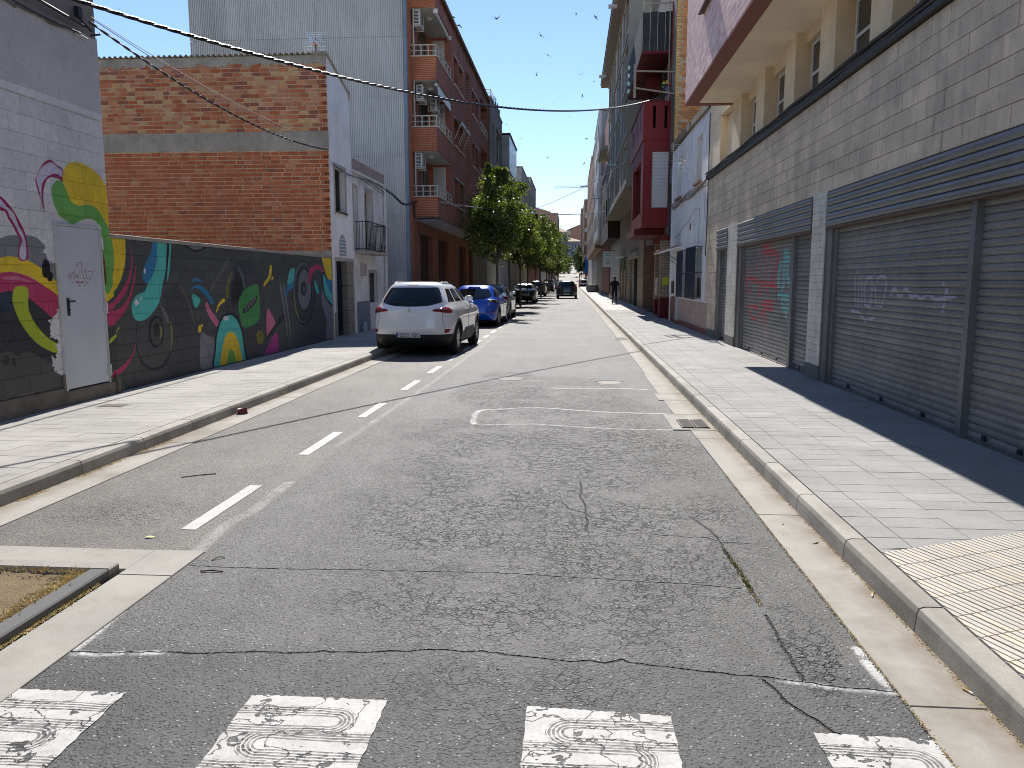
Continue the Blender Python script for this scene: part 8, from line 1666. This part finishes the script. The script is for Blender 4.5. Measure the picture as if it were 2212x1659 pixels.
# ---------------------------------------------------------------- ironwork and small things on the ground
m_castiron = pm('cast_iron', (.07, .065, .06), .6, .2, 9, 70, .4, .003, metal=.5, dirt=.5, dirtcol=(.16, .13, .10))
gt = thing('drain_grate', 'rusty iron drain grate set in the right gutter', 'drain grate', (1.375, 8.68, 0))
BX('frame', m_conc, gt, 1.118, 1.575, 8.36, 9.03, -.04, .012, bevel=.003); BX('pit', m_dark, gt, 1.22, 1.53, 8.43, 8.94, .012, .0135)
mb = MB()
for x0, x1 in ((1.222, 1.368), (1.382, 1.528)):
    mb.box(x0, x0+.012, 8.44, 8.93, .0136, .022); mb.box(x1-.012, x1, 8.44, 8.93, .0136, .022)
    for k in range(15): y = 8.45+k*.0335; mb.add([(x0+.01, y, .0136), (x1-.01, y+.03, .0136), (x1-.01, y+.045, .0136), (x0+.01, y+.015, .0136), (x0+.01, y, .021), (x1-.01, y+.03, .021), (x1-.01, y+.045, .021), (x0+.01, y+.015, .021)], [(4, 5, 6, 7), (0, 1, 5, 4), (1, 2, 6, 5), (2, 3, 7, 6), (3, 0, 4, 7)])
mb.build('grate', m_castiron, gt)
gt2 = thing('drain_grate', 'smaller far drain grate in the right gutter', 'drain grate', (1.4, 21.6, 0)); BX('frame', m_conc, gt2, 1.13, 1.58, 21.2, 22.2, -.04, .012); mb = MB()
for k in range(12): mb.box(1.2, 1.52, 21.35+k*.06, 21.39+k*.06, .0121, .02)
mb.build('grate', m_castiron, gt2)
mh = thing('manhole_cover', 'round pale worn manhole cover left of the road centre', 'manhole cover', (-1.0, 12.64, 0)); MB().lathe([(0, .006), (.2, .006), (.215, .004), (.22, -.01)], (0, 0, 0), 'z', 32).build('cover', pm('worn_cover', (.20, .195, .185), .8, .15, 8, 60, .5, .004), mh, local=True)
mh = thing('manhole_cover', 'dark broken-edged manhole cover on the right of the road', 'manhole cover', (.62, 12.3, 0)); MB().lathe([(0, .004), (.19, .004), (.20, .002), (.21, -.02)], (0, 0, 0), 'z', 32).build('cover', m_castiron, mh, local=True)
mb = MB()
for k in range(22):
    a = .3+k*.125*1.0; r0 = .215+rnd.uniform(-.01, .02); mb.add([(r0*math.cos(a), r0*math.sin(a), .003), ((r0+.03)*math.cos(a+.06), (r0+.03)*math.sin(a+.06), .006), (r0*math.cos(a+.11), r0*math.sin(a+.11), .003), ((r0-.012)*math.cos(a+.05), (r0-.012)*math.sin(a+.05), .005)], [(0, 1, 2, 3)])
mb.build('crumbled_edge', m_dark, mh, local=True)
pc_ = thing('service_cover', 'small square metal service cover in the left pavement', 'service cover', (-5.47, 8.71, .13)); BX('frame', m_kerb, pc_, -.17, .17, -.11, .11, 0, .0042, local=True); BX('lid', m_castiron, pc_, -.14, .14, -.085, .085, .0042, .0075, local=True)
def litter(name, label, cat, loc, mb, mat, rz=0, group=None):
    o = mb.build(name, mat, None, at=loc); o.rotation_euler = (0, 0, rz); props(o, label, cat, group); return o
mb = MB(); mb.add([(-.06, -.03, 0), (.06, -.035, 0), (.07, .03, .0), (-.05, .04, 0), (-.05, -.03, .06), (.05, -.02, .075), (.06, .02, .05), (-.045, .03, .07)], [(0, 1, 5, 4), (1, 2, 6, 5), (2, 3, 7, 6), (3, 0, 4, 7), (4, 5, 6, 7)])
wr_ = litter('crushed_packet', 'crumpled dark red packet lying in the left gutter', 'packet', (-4.0, 8.98, .008), mb, pm('dark_red_card', (.16, .02, .03), .45, .2, 30, 80, .4, local=True), .5)
m_dry = pm('dry_leaf', (.50, .47, .22), .7, .15, 20, 80, .2, local=True); m_filter = flat('cigarette_filter', (.55, .38, .15), .8); m_paper = flat('cigarette_paper', (.7, .69, .66), .8)
mb = MB(); mb.add([(-.035, 0, .004), (-.01, .014, .012), (.02, .012, .008), (.038, 0, .003), (.015, -.012, .006), (-.012, -.013, .010)], [(0, 1, 5), (1, 2, 4, 5), (2, 3, 4)]); litter('leaf', 'pale dry leaf on the asphalt near the dashed line', 'leaf', (-2.66, 4.52, .0), mb, m_dry, .3)
mb = MB(); mb.tube([(-.06, 0, .006), (0, .008, .008), (.07, -.005, .006)], .004, 5); litter('twig', 'short dry twig on the road below the near crack', 'twig', (-2.0, 3.99, 0), mb, m_brown, .05)
mb = MB(); mb.tube([(-.13, 0, .005), (0, .01, .006), (.14, 0, .005)], .004, 5); litter('twig', 'long thin twig in the parking lane at left', 'twig', (-3.1, 6.05, 0), mb, m_brown, .55)
mb = MB(); mb.tube([(-.03, -.02, .004), (0, .02, .012), (.03, .03, .006)], .0035, 5); litter('twig', 'curved pale twig beside the concrete corner', 'twig', (-2.05, 4.18, 0), mb, m_dry, 0)
for k, (x, y, rz, z, lb) in enumerate(((1.52, 4.72, .6, .008, 'cigarette butt in the right gutter by the second kerb joint'), (1.56, 3.92, 1.2, .008, 'cigarette butt in the right gutter beside the ribbed paving'), (1.575, 2.98, 2.0, .008, 'cigarette butt in the near right gutter'))):
    c_ = thing('cigarette_butt', lb, 'cigarette butt', (x, y, z), rz, 'cigarette butts in the right gutter'); MB().tube([(-.005, 0, .005), (.022, 0, .005)], .0045, 8).build('filter', m_filter, c_, local=True); MB().tube([(-.022, 0, .005), (-.005, 0, .005)], .0044, 8).build('paper', m_paper, c_, local=True)
# dry grass, debris, weeds
m_straw = pm('straw', (.62, .50, .24), .8, .25, 20, 90, .1); m_weed = pm('weed_green', (.16, .20, .05), .7, .3, 20, 90, .1); m_litterd = pm('dry_debris', (.44, .33, .17), .9, .35, 30, 90, .3)
def blades(name, pts, n, h, mat, seed=1, spread=.03, flatk=.5):
    r = random.Random(seed); mb = MB()
    for k in range(n):
        a = r.choice(pts) if not callable(pts) else pts(r); x, y, z = a; x += r.gauss(0, spread); y += r.gauss(0, spread); L = h*r.uniform(.4, 1.3); an = r.uniform(0, 6.28); t_ = r.uniform(.1, 1)*flatk; dx, dy = math.cos(an)*L*t_, math.sin(an)*L*t_; w = .0016; px, py = -math.sin(an)*w, math.cos(an)*w
        mb.add([(x-px, y-py, z), (x+px, y+py, z), (x+dx+px*.3, y+dy+py*.3, z+L*(1-t_*.75)), (x+dx*.5-px, y+dy*.5-py, z+L*(1-t_*.5)*.6)], [(0, 1, 2, 3)])
    o = mb.build(name, mat, None); o['kind'] = 'stuff'; return o
line = lambda x0, y0, x1, y1, z, w: (lambda r: (lambda s: (x0+(x1-x0)*s+r.uniform(-w, w), y0+(y1-y0)*s, z))(r.random()))
o = blades('dry_grass', line(-2.66, 1.5, -2.66, 3.85, .035, .04), 1700, .045, m_straw, 2, .018, 1.25); props(o, 'strip of dry yellow grass along the kerb of the soil bed', 'grass')
o = blades('dry_grass', line(-2.505, 1.6, -2.505, 3.75, .01, .010), 2200, .016, m_straw, 3, .006, 1.3); props(o, 'thin line of straw in the joint beside the dark kerb', 'grass')
o = blades('dry_grass', line(-4.0, 3.83, -2.7, 3.83, .04, .04), 500, .035, m_straw, 4, .02, .9); props(o, 'dry grass tufts at the back of the soil bed', 'grass')
w = []
for i in range(len(CR[2][1])-1):
    for s in (.2, .5, .8): a, b = CR[2][1][i], CR[2][1][i+1]; w.append((a[0]+(b[0]-a[0])*s, a[1]+(b[1]-a[1])*s, 0))
o = blades('crack_weeds', w[14:30], 260, .022, m_weed, 5, .010, .8); props(o, 'little green and straw weeds growing in the long road crack', 'weeds')
o = blades('crack_straw', w[16:], 300, .014, m_straw, 6, .009, 1.2); props(o, 'dry straw caught in the long road crack', 'debris')
def debris(name, label, segs, n, seed):
    r = random.Random(seed); mb = MB()
    for k in range(n):
        s = r.choice(segs); t_ = r.random(); x = s[0]+(s[2]-s[0])*t_+r.gauss(0, s[5]); y = s[1]+(s[3]-s[1])*t_; z = s[4]; q = r.uniform(.002, .007); a = r.uniform(0, 3.1); c, d = math.cos(a)*q, math.sin(a)*q
        mb.add([(x-c, y-d, z), (x+d*.5, y-c*.5, z+q*.3), (x+c, y+d, z+.001), (x-d*.5, y+c*.5, z+q*.5)], [(0, 1, 2, 3)])
    o = mb.build(name, m_litterd, None); props(o, label, 'debris', kind='stuff')
debris('gutter_debris', 'brown dust and husks gathered at the foot of the right kerb', [(1.588, 2.2, 1.588, 9, .0085, .007), (1.588, 9, 1.588, 20, .0085, .01)], 5200, 1)
debris('gutter_debris', 'yellow husks gathered in patches at the foot of the left kerb', [(-4.055, 5.2, -4.055, 5.5, .0085, .014), (-4.055, 5.9, -4.055, 6.5, .0085, .015), (-4.05, 6.8, -4.05, 7.4, .0085, .018), (-4.06, 4.4, -4.06, 12, .0085, .008)], 3000, 2)
debris('joint_debris', 'straw dust along the joint between asphalt and right gutter', [(1.296, 2.0, 1.296, 6.5, .0085, .004)], 1500, 3)
r = random.Random(9); mb = MB()
for k in range(110):
    x = r.uniform(-4, 1.55); y = 2.2+r.random()**1.6*14; q = r.uniform(.002, .005); z = .009 if (x > 1.3 or x < -3.8) else 0
    mb.box(x-q, x+q, y-q*.7, y+q*.7, z, z+q*.8)
o = mb.build('road_grit', m_joint, None); props(o, 'loose dark grit scattered over the road', 'grit', kind='stuff')
